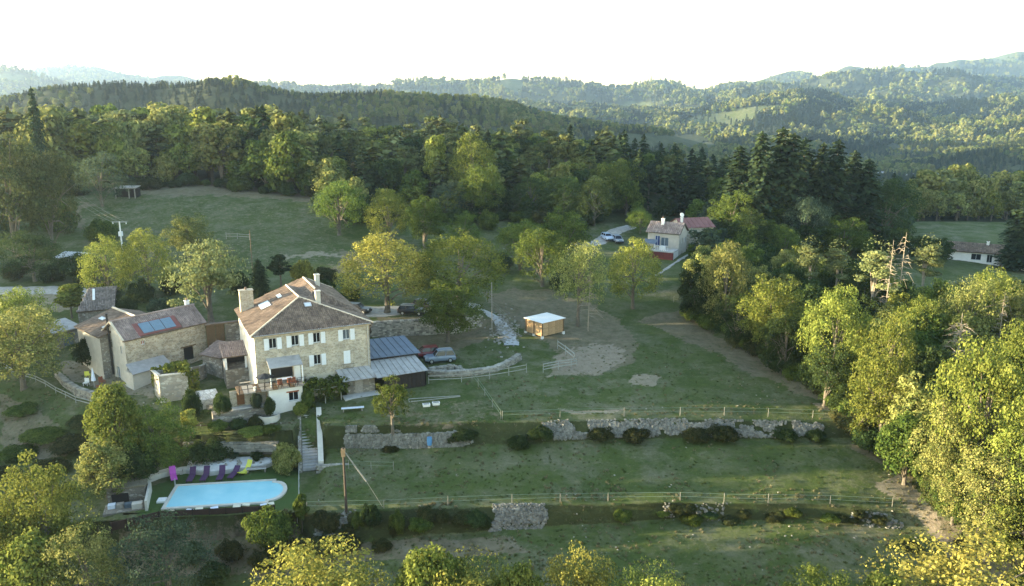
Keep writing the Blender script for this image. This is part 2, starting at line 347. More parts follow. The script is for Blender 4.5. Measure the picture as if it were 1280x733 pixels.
# ------------------------------------------------------------------ ground sheet
def inpoly(px, py, poly):
    r = np.zeros(px.shape, bool); j = len(poly) - 1
    for i in range(len(poly)):
        xi, yi = poly[i]; xj, yj = poly[j]
        c = ((yi > py) != (yj > py)) & (px < (xj - xi) * (py - yi) / ((yj - yi) or 1e-9) + xi)
        r ^= c; j = i
    return r
# each patch is drawn as a ground outline (given by where its corners stand)
DIRT = [[(150, 652), (345, 643), (372, 650), (372, 720), (150, 720)], [(604, 366), (640, 361), (690, 363), (730, 376), (772, 398), (800, 425), (790, 455), (740, 470), (700, 462), (690, 432), (640, 404), (618, 388)],
        [(820, 392), (850, 390), (900, 420), (960, 452), (1010, 482), (1075, 500), (1060, 508), (1000, 494), (930, 462), (870, 430), (800, 402)],
        [(150, 236), (260, 228), (400, 243), (400, 254), (260, 244), (150, 252)], [(100, 250), (130, 262), (120, 290), (90, 285)],
        [(345, 318), (380, 306), (440, 315), (470, 330), (420, 345), (365, 338)], [(280, 290), (330, 292), (330, 304), (275, 302)],
        [(470, 398), (600, 392), (640, 404), (610, 425), (560, 440), (470, 432)],
        [(480, 500), (560, 505), (600, 525), (560, 535), (480, 530)], [(0, 490), (60, 520), (100, 560), (60, 580), (0, 560)],
        [(1080, 530), (1160, 560), (1190, 600), (1150, 600), (1060, 560)], [(1160, 640), (1280, 700), (1280, 733), (1190, 733)], [(360, 680), (640, 672), (660, 690), (360, 710)]]
PALE = [[(700, 440), (745, 428), (785, 436), (778, 452), (752, 468), (700, 470), (680, 474), (688, 462)], [(790, 468), (822, 470), (830, 480), (806, 484), (786, 478)],
        [(1097, 604), (1120, 592), (1142, 598), (1152, 622), (1172, 648), (1196, 690), (1180, 688), (1160, 655), (1128, 630), (1106, 616)],
        [(1010, 505), (1045, 500), (1082, 514), (1040, 514)], [(75, 452), (190, 450), (196, 496), (130, 492), (88, 476)],
        [(700, 511), (790, 513), (770, 517), (710, 517)], [(350, 319), (400, 315), (440, 322), (360, 323)],
        [(0, 366), (115, 362), (125, 380), (70, 392), (0, 376)]]
LAWN = [[(192, 608), (230, 592), (372, 586), (378, 636), (170, 648), (172, 636)]]
MEAD = [[(1128, 276), (1270, 280), (1275, 300), (1130, 300)], [(770, 168), (880, 172), (900, 186), (780, 184)]]
def groundmesh():
    us = np.arange(-60, 1345, 4.0)
    left = -60 - np.cumsum(np.geomspace(6, 900, 40)); right = 1340 + np.cumsum(np.geomspace(6, 700, 36))
    us = np.concatenate([left[::-1], us, right]); s = (us - 640) / 950.0
    Y = np.array([np.interp(s, f[0], f[1]) for f in FEAT])
    sub = [8, 24, 10, 44, 10, 26, 26, 16, 8, 22, 26, 40, 16, 12, 12, 40, 14, 30, 10, 30, 8, 24, 4]
    rows = []
    for k in range(NF_ - 1):
        for t in np.arange(sub[k]) / sub[k]: rows.append(Y[k] * (1 - t) + Y[k + 1] * t)
    rows.append(Y[-1]); rows = np.array(rows); X = np.clip(rows * s[None, :], -5400, 5400)
    Z = ground(X.ravel(), rows.ravel()).reshape(X.shape)
    nr, nc = X.shape
    V = np.stack([X.ravel(), rows.ravel(), Z.ravel()], 1)
    i = np.arange(nr * nc).reshape(nr, nc)
    Fc = np.stack([i[:-1, :-1].ravel(), i[:-1, 1:].ravel(), i[1:, 1:].ravel(), i[1:, :-1].ravel()], 1)
    me = arrmesh('ground', V, Fc, None, True)
    px, py = pix(V[:, 0], V[:, 1], V[:, 2])
    w = 12 * (vnoise(V[:, 0] / 2.2, V[:, 1] / 2.2, 5) - .5); w2 = 5 * (vnoise(V[:, 0] / 1.7, V[:, 1] / 1.7, 6) - .5)
    px = px + w; py = py + w2
    m = np.zeros((len(V), 4), np.float32)
    near = V[:, 1] < 260
    for p in DIRT: m[inpoly(px, py, p) & near, 0] = 1
    m[inpoly(px, py, [(100, 262), (160, 240), (400, 262), (430, 330), (400, 345), (300, 330), (200, 330), (110, 300)]) & near, 0] = .38
    m[inpoly(px, py, [(470, 500), (600, 500), (640, 528), (480, 534)]) & near, 0] = .45
    for p in PALE: m[inpoly(px, py, p) & near, 1] = 1
    for p in LAWN: m[inpoly(px - w, py - w2, p) & near, 3] = 1
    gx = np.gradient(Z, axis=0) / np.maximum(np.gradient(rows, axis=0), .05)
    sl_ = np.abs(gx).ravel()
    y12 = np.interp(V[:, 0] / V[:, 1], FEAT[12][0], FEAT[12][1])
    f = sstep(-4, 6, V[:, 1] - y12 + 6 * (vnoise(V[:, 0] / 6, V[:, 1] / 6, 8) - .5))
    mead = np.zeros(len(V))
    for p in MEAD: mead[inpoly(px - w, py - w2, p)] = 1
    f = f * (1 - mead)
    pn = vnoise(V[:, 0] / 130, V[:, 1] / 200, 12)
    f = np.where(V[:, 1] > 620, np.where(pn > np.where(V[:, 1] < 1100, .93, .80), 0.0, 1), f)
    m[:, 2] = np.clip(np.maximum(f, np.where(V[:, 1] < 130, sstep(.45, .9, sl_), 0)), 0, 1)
    at = me.attributes.new('patch', 'FLOAT_COLOR', 'POINT'); at.data.foreach_set('color', m.ravel())
    return me
def groundmat():
    mt, nt, n, l, b = nmat('grass_and_earth'); b.inputs['Roughness'].default_value = .95; b.inputs['Specular IOR Level'].default_value = .1
    geo = n.new('ShaderNodeNewGeometry')
    def noise(sc, det=6, rough=.6):
        q = n.new('ShaderNodeTexNoise'); q.inputs['Scale'].default_value = sc; q.inputs['Detail'].default_value = det; q.inputs['Roughness'].default_value = rough
        l.new(geo.outputs['Position'], q.inputs['Vector']); return q.outputs[0]
    def ramp(x, pts):
        r = n.new('ShaderNodeValToRGB'); e = r.color_ramp.elements
        e[0].position, e[1].position = pts[0][0], pts[-1][0]; e[0].color = col4(pts[0][1]); e[1].color = col4(pts[-1][1])
        for p, c in pts[1:-1]: q = e.new(p); q.color = col4(c)
        l.new(x, r.inputs[0]); return r.outputs[0]
    def mix(f, a, bb):
        q = n.new('ShaderNodeMix'); q.data_type = 'RGBA'; l.new(f, q.inputs[0]); l.new(a, q.inputs[6]); l.new(bb, q.inputs[7]); return q.outputs[2]
    def mr(x, a, c, o0=0, o1=1):
        q = n.new('ShaderNodeMapRange'); q.inputs[1].default_value = a; q.inputs[2].default_value = c; q.inputs[3].default_value = o0; q.inputs[4].default_value = o1; l.new(x, q.inputs[0]); return q.outputs[0]
    def mul(a, c):
        q = n.new('ShaderNodeMath'); q.operation = 'MULTIPLY'; l.new(a, q.inputs[0]); l.new(c, q.inputs[1]); return q.outputs[0]
    g1 = ramp(noise(.09, 4), [(.3, (.044, .062, .019)), (.55, (.072, .090, .029)), (.75, (.12, .12, .050))])
    g2 = ramp(noise(1.3, 8, .75), [(.3, (.028, .048, .011)), (.62, (.066, .096, .022)), (.78, (.15, .145, .065))])
    half = n.new('ShaderNodeValue'); half.outputs[0].default_value = .55
    grass = mix(half.outputs[0], g1, g2)
    dryc = ramp(noise(2.2, 8, .8), [(.35, (.11, .105, .065)), (.7, (.24, .22, .16))])
    grass = mix(mul(mr(noise(.22, 8, .75), .44, .68), mr(noise(.03, 3), .35, .6, .4, 1)), grass, dryc)
    speck = mr(noise(4.5, 3, .5), .70, .74)
    spc = n.new('ShaderNodeRGB'); spc.outputs[0].default_value = (.22, .21, .15, 1)
    grass = mix(mul(speck, mr(noise(.15, 4), .45, .6)), grass, spc.outputs[0])
    at = n.new('ShaderNodeAttribute'); at.attribute_name = 'patch'; sp = n.new('ShaderNodeSeparateColor'); l.new(at.outputs['Color'], sp.inputs[0])
    edge = noise(1.1, 8, .8)
    def soft(x):
        q = n.new('ShaderNodeMath'); q.operation = 'ADD'; l.new(x, q.inputs[0]); e2 = mr(edge, .36, .64, -.62, .5); l.new(e2, q.inputs[1]); return mr(q.outputs[0], .35, .75)
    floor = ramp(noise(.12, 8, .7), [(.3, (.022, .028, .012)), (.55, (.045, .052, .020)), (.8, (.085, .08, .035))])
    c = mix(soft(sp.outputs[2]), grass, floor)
    c = mix(mr(soft(sp.outputs[0]), 0, 1, 0, .58), c, ramp(noise(.8, 8, .75), [(.3, (.12, .088, .062)), (.5, (.20, .155, .115)), (.75, (.31, .255, .19))]))
    c = mix(mr(soft(sp.outputs[1]), 0, 1, 0, .7), c, ramp(noise(1.2, 8, .75), [(.3, (.22, .175, .125)), (.6, (.32, .265, .20)), (.8, (.42, .365, .29))]))
    lw = n.new('ShaderNodeRGB'); lw.outputs[0].default_value = (.055, .10, .03, 1)
    c = mix(at.outputs['Alpha'], c, mix(mr(noise(1.2, 3), .3, .7, 0, .5), lw.outputs[0], g1))
    l.new(c, b.inputs['Base Color'])
    bp = n.new('ShaderNodeBump'); bp.inputs['Strength'].default_value = .8; bp.inputs['Distance'].default_value = .25
    l.new(noise(1.7, 8, .75), bp.inputs['Height']); l.new(bp.outputs[0], b.inputs['Normal'])
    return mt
gme = groundmesh(); gme.materials.append(groundmat()); gnd = newobj('ground', gme); gnd['kind'] = 'structure'

# ------------------------------------------------------------------ ribbons (tracks) draped on the ground
def ribbon(name, pts, w, m, lift=.07, step=.8, pixels=True, ragged=.3):
    P3 = [T(*p)[:2] if pixels else np.array(p, float) for p in pts]
    path = []
    for a, b in zip(P3[:-1], P3[1:]):
        n_ = max(2, int(np.hypot(*(b - a)) / step))
        for i in range(n_): path.append(a + (b - a) * i / n_)
    path.append(P3[-1]); path = np.array(path)
    for _ in range(6): path[1:-1] = (path[:-2] + path[1:-1] * 2 + path[2:]) / 4
    d = np.gradient(path, axis=0); d /= np.maximum(np.hypot(d[:, 0], d[:, 1]), 1e-6)[:, None]; nrm = np.stack([-d[:, 1], d[:, 0]], 1)
    k = 7; V = []; tt = np.linspace(-.5, .5, k); ww = np.interp(np.linspace(0, 1, len(path)), np.linspace(0, 1, len(w)), w) if hasattr(w, '__len__') else np.full(len(path), w)
    for j, t in enumerate(tt):
        off = t * ww
        if abs(t) > .45: off = off * (1 + ragged * (vnoise(np.arange(len(path)) / 1.5, np.full(len(path), j * 3.3), 3) - .5))
        q = path + nrm * off[:, None]; z = ground(q[:, 0], q[:, 1]) + (lift if abs(t) < .45 else -.05)
        V.append(np.stack([q[:, 0], q[:, 1], z], 1))
    V = np.array(V); n_ = len(path); i = np.arange(k * n_).reshape(k, n_)
    Fc = np.stack([i[:-1, :-1].ravel(), i[:-1, 1:].ravel(), i[1:, 1:].ravel(), i[1:, :-1].ravel()], 1)[:, ::-1]
    o = newobj(name, arrmesh(name, V.reshape(-1, 3), Fc, m, True)); o['kind'] = 'structure'; return o
GRAVEL = mat('grey_gravel', (.34, .325, .30), .95, .25, 1.4, .4, 6)
GRAVEL2 = mat('pale_crushed_stone', (.38, .385, .39), .95, .25, 1.6, .6, 5)
ribbon('gravel_road', [(-60, 366), (0, 363), (60, 362), (130, 366)], [4, 4.5, 4.5, 3], GRAVEL)
ribbon('gravel_drive', [(420, 388), (470, 391), (520, 387), (565, 380), (600, 384)], [4.5, 6.0, 6.0, 5, 3.5], GRAVEL)
ribbon('stone_path', [(600, 387), (615, 394), (627, 403), (636, 416), (639, 432)], [1.4, 1.9, 2.2, 2.7, 2.4], GRAVEL2, ragged=.9)
ribbon('house_lane', [(700, 312), (745, 305), (765, 292), (790, 283)], 4, GRAVEL)
ribbon('field_track', [(820, 345), (842, 330), (862, 318)], .7, GRAVEL, ragged=1.5)
ribbon('valley_road', [(1050, 212), (1090, 216), (1140, 219)], 12, GRAVEL2, lift=.8, step=8)

# ------------------------------------------------------------------ tree kinds
def quads(C, N, U, sx, sy):
    """leaf faces: centres C, normals N, in-plane hint U, half sizes"""
    N = N / np.linalg.norm(N, axis=1, keepdims=True); A = np.cross(N, U); A /= np.maximum(np.linalg.norm(A, axis=1, keepdims=True), 1e-6); B = np.cross(N, A)
    sx = sx[:, None]; sy = sy[:, None]
    V = np.stack([C - A * sx * .35 - B * sy, C + A * sx - B * sy * .15, C + A * sx * .25 + B * sy, C - A * sx + B * sy * .1], 1).reshape(-1, 3)
    n = len(C); return V, np.arange(4 * n).reshape(n, 4)
def rdirs(n):
    d = RNG.normal(size=(n, 3)); return d / np.linalg.norm(d, axis=1, keepdims=True)
def broad(name, R=4, Hc=8, th=2.0, nl=60, npl=130, leaf=.22, flat=1.0, sparse=0, lob=(.20, .36), spread=(.5, .9), thick=.32, bark=None, lmat=None):
    zc = th + Hc / 2; V = []; Fs = []; nb = 0; lobes = []
    tries = 0; bumps = [(rdirs(1)[0], random.uniform(-.12, .10) if 'lime' in name or 'round' in name else random.uniform(-.5, .36)) for _ in range(6)]
    while len(lobes) < nl and tries < 4000:
        tries += 1
        d = rdirs(1)[0]
        if d[2] < -.75: continue
        rho = random.uniform(*spread) * (1 + sum(a * max(0., float(d @ b_)) ** 2 for b_, a in bumps)); egg = 1.0 - .18 * max(0, d[2])
        c = np.array([d[0] * R * rho * egg, d[1] * R * rho * egg, zc + d[2] * Hc / 2 * rho])
        r = R * random.uniform(*lob)
        if all(np.linalg.norm(c - o[0]) > .55 * min(r, o[1]) for o in lobes): lobes.append((c, r))
    mbt = MB()
    for c, r in lobes:
        k = int(npl * (r / (R * .28)) ** 2)
        d = rdirs(k); d[:, 2] = np.abs(d[:, 2]) * np.where(RNG.random(k) < .72, 1, -1)
        rr = r * RNG.uniform(.62, 1.08, k)
        cc = c + d * rr[:, None] * np.array([1, 1, .8 * flat])
        nn = d + RNG.normal(size=(k, 3)) * .45 + np.array([0, 0, .25])
        sz = leaf * RNG.uniform(.6, 1.35, k)
        v, f = quads(cc, nn, rdirs(k), sz, sz * RNG.uniform(.7, 1.1, k)); V.append(v); Fs.append(f + nb); nb += len(v)
    # stray sprays at the rim
    k = int(nl * npl * .05); d = rdirs(k); d[:, 2] = np.abs(d[:, 2]) - .3
    cc = np.array([0, 0, zc]) + d * np.array([R, R, Hc / 2]) * RNG.uniform(.85, 1.12, k)[:, None]; sz = leaf * RNG.uniform(.5, 1, k)
    v, f = quads(cc, d + RNG.normal(size=(k, 3)) * .7, rdirs(k), sz, sz); V.append(v); Fs.append(f + nb)
    # trunk, limbs
    lean = Vector((random.uniform(-.3, .3), random.uniform(-.3, .3), 0)); top = Vector((0, 0, zc + Hc * .15)) + lean
    p = Vector((0, 0, -.6)); pts = [p, Vector((0, 0, 0)), Vector((0, 0, th)) + lean * .3, Vector((0, 0, zc)) + lean * .7, top]; rs = [thick * 1.5, thick * 1.15, thick * .85, thick * .5, thick * .2]
    for i in range(4): mbt.tube(pts[i], pts[i + 1], rs[i], rs[i + 1], 8, cap=False)
    for c, r in random.sample(lobes, min(len(lobes), 16)):
        h = random.uniform(th * .9, zc); a = Vector((0, 0, h)) + lean * .5; b = Vector([float(q) for q in c]); m = (a + b) / 2 + Vector((0, 0, .5))
        mbt.tube(a, m, thick * .35, thick * .2, 5, cap=False); mbt.tube(m, b, thick * .2, thick * .06, 5, cap=False)
    me = bpy.data.meshes.new(name + '_trunk'); me.from_pydata(mbt.v, [], mbt.f); me.materials.append(bark or BARK)
    cr = arrmesh(name + '_crown', np.concatenate(V), np.concatenate(Fs), lmat or L_OAK)
    av = np.concatenate(V); return dict(trunk=me, crown=cr, R=float(np.percentile(np.hypot(av[:, 0], av[:, 1]), 98)), H=float(np.percentile(av[:, 2], 99.7)))
def conifer(name, R=3, Ht=15, base=.12, levels=26, nb=9, step=.42, leaf=.26, droop=.25, prof=.85, gap=0, bark=None, lmat=None, jag=.25, up=0):
    C = []; N = []; U = []; S = []; mbt = MB(); mbt.tube((0, 0, -.5), (0, 0, Ht * .5), .28, .16, 7, cap=False); mbt.tube((0, 0, Ht * .5), (0, 0, Ht * .99), .16, .03, 6, cap=False)
    for i in range(levels):
        t = (i + random.random() * .6) / levels; z = Ht * (base + (1 - base) * t)
        L0 = R * ((1 - t) ** prof) * (1 if t > .12 else .65 + t * 3) + .12
        n_ = nb if t < .8 else max(4, nb - 3)
        for k in range(n_):
            if random.random() < gap: continue
            a = 2 * pi * (k + random.random() * .7) / n_ + i * 1.3; L = L0 * random.uniform(1 - jag * 1.5, 1 + jag); dx, dy = cos(a), sin(a)
            if k % 2 == 0: mbt.tube((0, 0, z), (dx * L * .8, dy * L * .8, z - droop * L * .7 + up * L), .05, .015, 3, cap=False)
            m = max(2, int(L / step))
            for j in range(m):
                q = (j + .6) / m
                for sd_ in (-1, 1) if q < .92 else (0,):
                    wd_ = (1 - q * .75) * L * .26
                    x = dx * L * q - dy * sd_ * wd_ * random.uniform(.4, 1.1); y = dy * L * q + dx * sd_ * wd_ * random.uniform(.4, 1.1)
                    C.append((x, y, z - droop * L * q * q + up * L * q + random.uniform(-.12, .12))); N.append((dx * .35 + random.gauss(0, .3), dy * .35 + random.gauss(0, .3), .9)); U.append((dx, dy, random.gauss(0, .2))); S.append(leaf * random.uniform(.75, 1.35))
    k = 30
    for j in range(k): C.append((random.gauss(0, .08), random.gauss(0, .08), Ht * (.93 + .08 * j / k))); N.append((random.gauss(0, 1), random.gauss(0, 1), .3)); U.append((0, 0, 1)); S.append(leaf * .6)
    S = np.array(S); v, f = quads(np.array(C), np.array(N), np.array(U), S * 1.15, S * 1.5)
    me = bpy.data.meshes.new(name + '_trunk'); me.from_pydata(mbt.v, [], mbt.f); me.materials.append(bark or BARK)
    return dict(trunk=me, crown=arrmesh(name + '_crown', v, f, lmat or N_DARK), R=R, H=Ht)
def deadtree(name, Ht=13, nb=46, L=2.6, needles=60):
    mbt = MB(); pts = [Vector((0, 0, -.5)), Vector((.1, 0, Ht * .4)), Vector((.25, .1, Ht * .75)), Vector((.2, .15, Ht))]
    for i in range(3): mbt.tube(pts[i], pts[i + 1], .16 - i * .045, .115 - i * .045, 7, cap=False)
    for i in range(nb):
        t = random.uniform(.25, .98); z = Ht * t; a = random.random() * 2 * pi; l_ = L * (1.15 - t) * random.uniform(.3, 1.5) + .3
        p0 = Vector((.15, .08, z)); p1 = p0 + Vector((cos(a) * l_ * .6, sin(a) * l_ * .6, l_ * .05)); p2 = p1 + Vector((cos(a + .3) * l_ * .5, sin(a + .3) * l_ * .5, -l_ * .22))
        p1.z += random.uniform(-.4, .3); p2.z += random.uniform(-.5, .2); mbt.tube(p0, p1, .035, .024, 4, cap=False); mbt.tube(p1, p2, .024, .008, 4, cap=False)
        for _ in range(3):
            b = a + random.uniform(-.9, .9); q = p0.lerp(p1, random.uniform(.4, 1)); mbt.tube(q, q + Vector((cos(b), sin(b), random.uniform(-.3, .1))) * l_ * .35, .022, .008, 3, cap=False)
    me = bpy.data.meshes.new(name + '_trunk'); me.from_pydata(mbt.v, [], mbt.f); me.materials.append(BARK_PALE)
    return dict(trunk=me, crown=None, R=L, H=Ht)
PR = {}
PR['oak'] = [broad('oak', 4, 9.1, .4, 95, 160, .15, lob=(.16, .30)), broad('oak_b', 4, 9.2, .3, 75, 200, .15, lob=(.18, .36)), broad('oak_c', 3.6, 10, .4, 110, 130, .145, lob=(.14, .28), spread=(.45, .98))]
PR['big'] = [broad('big', 6, 12.3, .6, 130, 260, .12, lob=(.11, .22), spread=(.5, .98), thick=.42), broad('big_b', 5.6, 13.3, .4, 120, 260, .12, lob=(.12, .25), spread=(.45, 1.0), thick=.4), broad('big_c', 6, 12.8, .5, 105, 240, .12, lob=(.10, .23), spread=(.5, 1.05), thick=.4)]
PR['round'] = [broad('lime', 4.2, 8.6, 1.5, 130, 150, .135, lob=(.16, .27), spread=(.7, .92)), broad('lime_b', 4.2, 8.2, 1.6, 140, 130, .135, lob=(.15, .25), spread=(.68, .95))]
PR['open'] = [broad('open', 3.8, 8.6, 1.8, 62, 130, .135, lob=(.13, .28), spread=(.45, 1.0)), broad('open_b', 3.6, 9.6, 2.0, 56, 140, .135, lob=(.15, .32), spread=(.4, 1.0))]
PR['bigopen'] = [broad('bigopen', 5.5, 11, 1.6, 130, 200, .11, lob=(.09, .2), spread=(.45, 1.0), thick=.35), broad('bigopen_b', 5.2, 12, 1.6, 115, 210, .11, lob=(.09, .22), spread=(.4, 1.05), thick=.35)]
PR['biground'] = [broad('biground', 6, 12, .7, 230, 170, .115, lob=(.1, .18), spread=(.68, .95), thick=.42), broad('biground_b', 6, 11.6, .7, 240, 165, .115, lob=(.1, .18), spread=(.66, .97), thick=.42)]
PR['shrub'] = [broad('shrub', 2, 2.4, .2, 40, 160, .09, lob=(.22, .42), thick=.07), broad('shrub_b', 2, 2.0, .1, 32, 190, .09, lob=(.25, .45), thick=.06)]
PR['slim'] = [broad('slim', 1.6, 7, 1.6, 36, 110, .15, lob=(.3, .55), spread=(.35, .85), thick=.13)]
PR['fir'] = [conifer('fir', 3.4, 15, .05, 32, 12, .34, .22, prof=.5, lmat=N_DARK), conifer('fir_b', 3.2, 15, .06, 32, 11, .34, .22, gap=.08, prof=.42, lmat=N_DARK, jag=.35)]
PR['pine'] = [broad('pine', 2.6, 5.5, 6.5, 22, 150, .15, flat=.6, lob=(.24, .42), spread=(.3, .95), thick=.2, lmat=N_PINE),
              broad('pine_b', 2.4, 7, 5, 24, 150, .15, flat=.55, lob=(.22, .4), spread=(.35, 1), thick=.2, lmat=N_PINE),
              conifer('pine_c', 2.7, 13, .35, 16, 7, .4, .24, .05, .55, .2, lmat=N_PINE, jag=.4, up=.12)]
PR['tallpine'] = [broad('tall_pine', 1.5, 9, 4.5, 44, 120, .085, flat=.5, lob=(.22, .5), spread=(.2, 1.0), thick=.15, bark=BARK_PALE, lmat=N_PALE)]
PR['cedar'] = [broad('cedar', 4.6, 8.6, .8, 95, 170, .115, flat=.45, lob=(.13, .25), spread=(.35, 1.0), thick=.35, lmat=N_PALE), conifer('cedar', 4.8, 9.5, .04, 24, 13, .32, .17, .10, .42, .05, lmat=N_PALE, jag=.35)]
PR['dead'] = [deadtree('dead'), deadtree('dead_b', 9, 60, 3.2)]
# lighter kinds for far wood
PR['oak_far'] = [broad('far_oak', 4, 9, .6, 44, 60, .29, lob=(.24, .42)), broad('far_oak_b', 4, 9.6, .6, 38, 72, .29, lob=(.24, .45)), broad('far_oak_c', 3.6, 10, .8, 48, 50, .28, spread=(.4, .95))]
PR['fir_far'] = [conifer('far_fir', 3.1, 15, .06, 18, 9, .55, .40, prof=.65, lmat=N_DARK), conifer('far_fir_b', 2.9, 15, .08, 19, 8, .55, .40, gap=.1, prof=.6, lmat=N_DARK, jag=.4)]
PR['pine_far'] = [broad('far_pine', 2.8, 7.5, 4.5, 22, 70, .25, flat=.6, lob=(.26, .45), spread=(.3, .95), thick=.22, lmat=N_PINE), conifer('far_pine_b', 3, 14, .35, 11, 7, .65, .46, .05, .5, .15, lmat=N_PINE, jag=.4, up=.1)]
PR['speck_oak'] = [broad('speck_oak', 4, 8, .5, 12, 14, .95, lob=(.3, .5), thick=.1), broad('speck_oak_b', 4, 9, .5, 10, 16, .95, lob=(.3, .55), thick=.1)]
PR['speck_fir'] = [conifer('speck_fir', 2.9, 14, .05, 7, 6, 1.5, 1.0, lmat=N_DARK)]
def tree(kind, name, x, y, h, w, lmat=None, label=None, cat='tree', group=None, rz=None, z=None, var=None, sink=0, bark=None):
    pr = PR[kind][random.randrange(len(PR[kind])) if var is None else var]
    z = (G(x, y) if z is None else z) - sink
    o = empty(name, (x, y, z), random.random() * 6.28 if rz is None else rz, label, cat, group)
    o.scale = (w / (2 * pr['R']), w / (2 * pr['R']) * random.uniform(.92, 1.08), h / pr['H'])
    for nm in ('trunk', 'crown'):
        if pr[nm] is None: continue
        c = newobj(nm, pr[nm], o)
        mm = lmat if nm == 'crown' else bark
        if mm: c.material_slots[0].link = 'OBJECT'; c.material_slots[0].material = mm
    return o
def treepx(kind, name, u, vtop, vbase, wpx, lmat=None, label=None, cat='tree', group=None, **k):
    """stand a tree where its foot is, as tall and wide as it measures there"""
    g = T(u, vbase); dep = g[1] * cos(PITCH) - (g[2] - H) * sin(PITCH)
    ztop = PY(u, vtop, g[1])[2]; h = max(.8, ztop - g[2])
    if kind in ('oak', 'round', 'open', 'big'): wpx = wpx * 1.15
    if kind == 'oak' and wpx * dep / F > 7.5: kind = 'big'
    if kind in ('open', 'round') and wpx * dep / F > 6.8: kind = 'big' + kind
    return tree(kind, name, g[0], g[1], h, wpx * dep / F, lmat, label, cat, group, **k)
# ------------------------------------------------------------------ far woods (uncountable: scattered over the hillsides)
def proto_collection(name, kinds):
    c = bpy.data.collections.new(name)
    for i, (kind, j, lm) in enumerate(kinds):
        pr = PR[kind][j]
        o = bpy.data.objects.new('%s_kind_%02d' % (name, i), pr['crown'])
        c.objects.link(o)
        if lm: o.material_slots[0].link = 'OBJECT'; o.material_slots[0].material = lm
    return c
def gn_scatter(name, P3, scale, rz, idx, coll, label=None, kind='stuff', cat=None):
    me = bpy.data.meshes.new(name); me.vertices.add(len(P3)); me.vertices.foreach_set('co', np.asarray(P3, np.float32).ravel())
    for nm, ty, dat, key in (('sc', 'FLOAT_VECTOR', scale, 'vector'), ('rz', 'FLOAT', rz, 'value'), ('pick', 'INT', idx, 'value')):
        a = me.attributes.new(nm, ty, 'POINT'); a.data.foreach_set(key, np.asarray(dat, np.int32 if ty == 'INT' else np.float32).ravel())
    o = newobj(name, me); o['kind'] = kind; tag(o, label, cat)
    g = bpy.data.node_groups.new(name, 'GeometryNodeTree'); g.interface.new_socket('Geometry', in_out='INPUT', socket_type='NodeSocketGeometry'); g.interface.new_socket('Geometry', in_out='OUTPUT', socket_type='NodeSocketGeometry')
    n = g.nodes; l = g.links; gi = n.new('NodeGroupInput'); go = n.new('NodeGroupOutput')
    ci = n.new('GeometryNodeCollectionInfo'); ci.inputs['Collection'].default_value = coll; ci.inputs['Separate Children'].default_value = True; ci.inputs['Reset Children'].default_value = True
    iop = n.new('GeometryNodeInstanceOnPoints'); iop.inputs['Pick Instance'].default_value = True
    def na(nm, dt):
        q = n.new('GeometryNodeInputNamedAttribute'); q.data_type = dt; q.inputs['Name'].default_value = nm; return q.outputs[0]
    cx = n.new('ShaderNodeCombineXYZ'); l.new(na('rz', 'FLOAT'), cx.inputs[2])
    l.new(gi.outputs[0], iop.inputs['Points']); l.new(ci.outputs[0], iop.inputs['Instance']); l.new(na('pick', 'INT'), iop.inputs['Instance Index'])
    l.new(cx.outputs[0], iop.inputs['Rotation']); l.new(na('sc', 'FLOAT_VECTOR'), iop.inputs['Scale']); l.new(iop.outputs[0], go.inputs[0])
    md = o.modifiers.new('scatter', 'NODES'); md.node_group = g
    return o
def inview(x, y, pad=60):
    u, v = pix(x, y, ground(x, y) + 8); return (u > -pad) & (u < 1280 + pad) & (v < 733 + pad)
def visible(x, y, h=14):
    """drop what stands wholly behind nearer ground"""
    z = ground(x, y) + h; ok = np.ones(len(x), bool)
    for t in np.linspace(.12, .97, 26):
        zz = H + (z - H) * t; ok &= zz > ground(x * t, y * t) - 1
    return ok
MIXC = proto_collection('wood',
    [('speck_fir', 0, None), ('speck_oak', 0, L_OAK), ('speck_oak', 1, L_PALE), ('speck_oak', 0, L_LIME), ('fir_far', 0, None), ('fir_far', 1, N_PINE), ('oak_far', 0, L_OAK), ('oak_far', 1, L_PALE), ('oak_far', 2, L_LIME)])
def far_wood(name, y0, y1, spacing, label, coarse, grow=1.0, clear=.30):
    n = int((y1 * .75 * 2 * (y1 - y0)) / spacing ** 2 * 1.0)
    y = np.sqrt(RNG.uniform(y0 ** 2, y1 ** 2, n)); s = RNG.uniform(-.74, .74, n); x = s * y
    k = inview(x, y) ; x, y = x[k], y[k]
    pn = vnoise(x / 130, y / 200, 12); pn2 = vnoise(x / 45, y / 70, 14)
    if y0 > 600: k = (pn < np.where(y < 1100, .93, .80)) | (RNG.random(len(x)) < .12); x, y, pn, pn2 = x[k], y[k], pn[k], pn2[k]
    for p in MEAD:
        u, v = pix(x, y, ground(x, y)); k = ~inpoly(u, v, p); x, y, pn, pn2 = x[k], y[k], pn[k], pn2[k]
    k = visible(x, y); x, y, pn, pn2 = x[k], y[k], pn[k], pn2[k]
    z = ground(x, y); n = len(x)
    conif = pn2 + .25 * RNG.random(n) + np.where((x / y < .12) & (y < 900), .14, 0) > .66
    if coarse: idx = np.where(conif, 0, 1 + RNG.integers(0, 3, n))
    else: idx = np.where(conif, 4 + (RNG.random(n) < .3), 6 + RNG.integers(0, 3, n))
    h = RNG.uniform(.6, 1.2, n) * grow * (.7 + .7 * vnoise(x / 38, y / 38, 31))
    sc = np.stack([h * RNG.uniform(.8, 1.2, n), h * RNG.uniform(.8, 1.2, n), h * np.where(conif, .72, RNG.uniform(.9, 1.3, n))], 1)
    print(name, n)
    return gn_scatter(name, np.stack([x, y, z - .5], 1), sc, RNG.uniform(0, 6.28, n), idx, MIXC, label)
far_wood('ridge_wood', 302, 620, 7, 'dark mixed wood filling the dip behind the first belt of trees', False, .8)
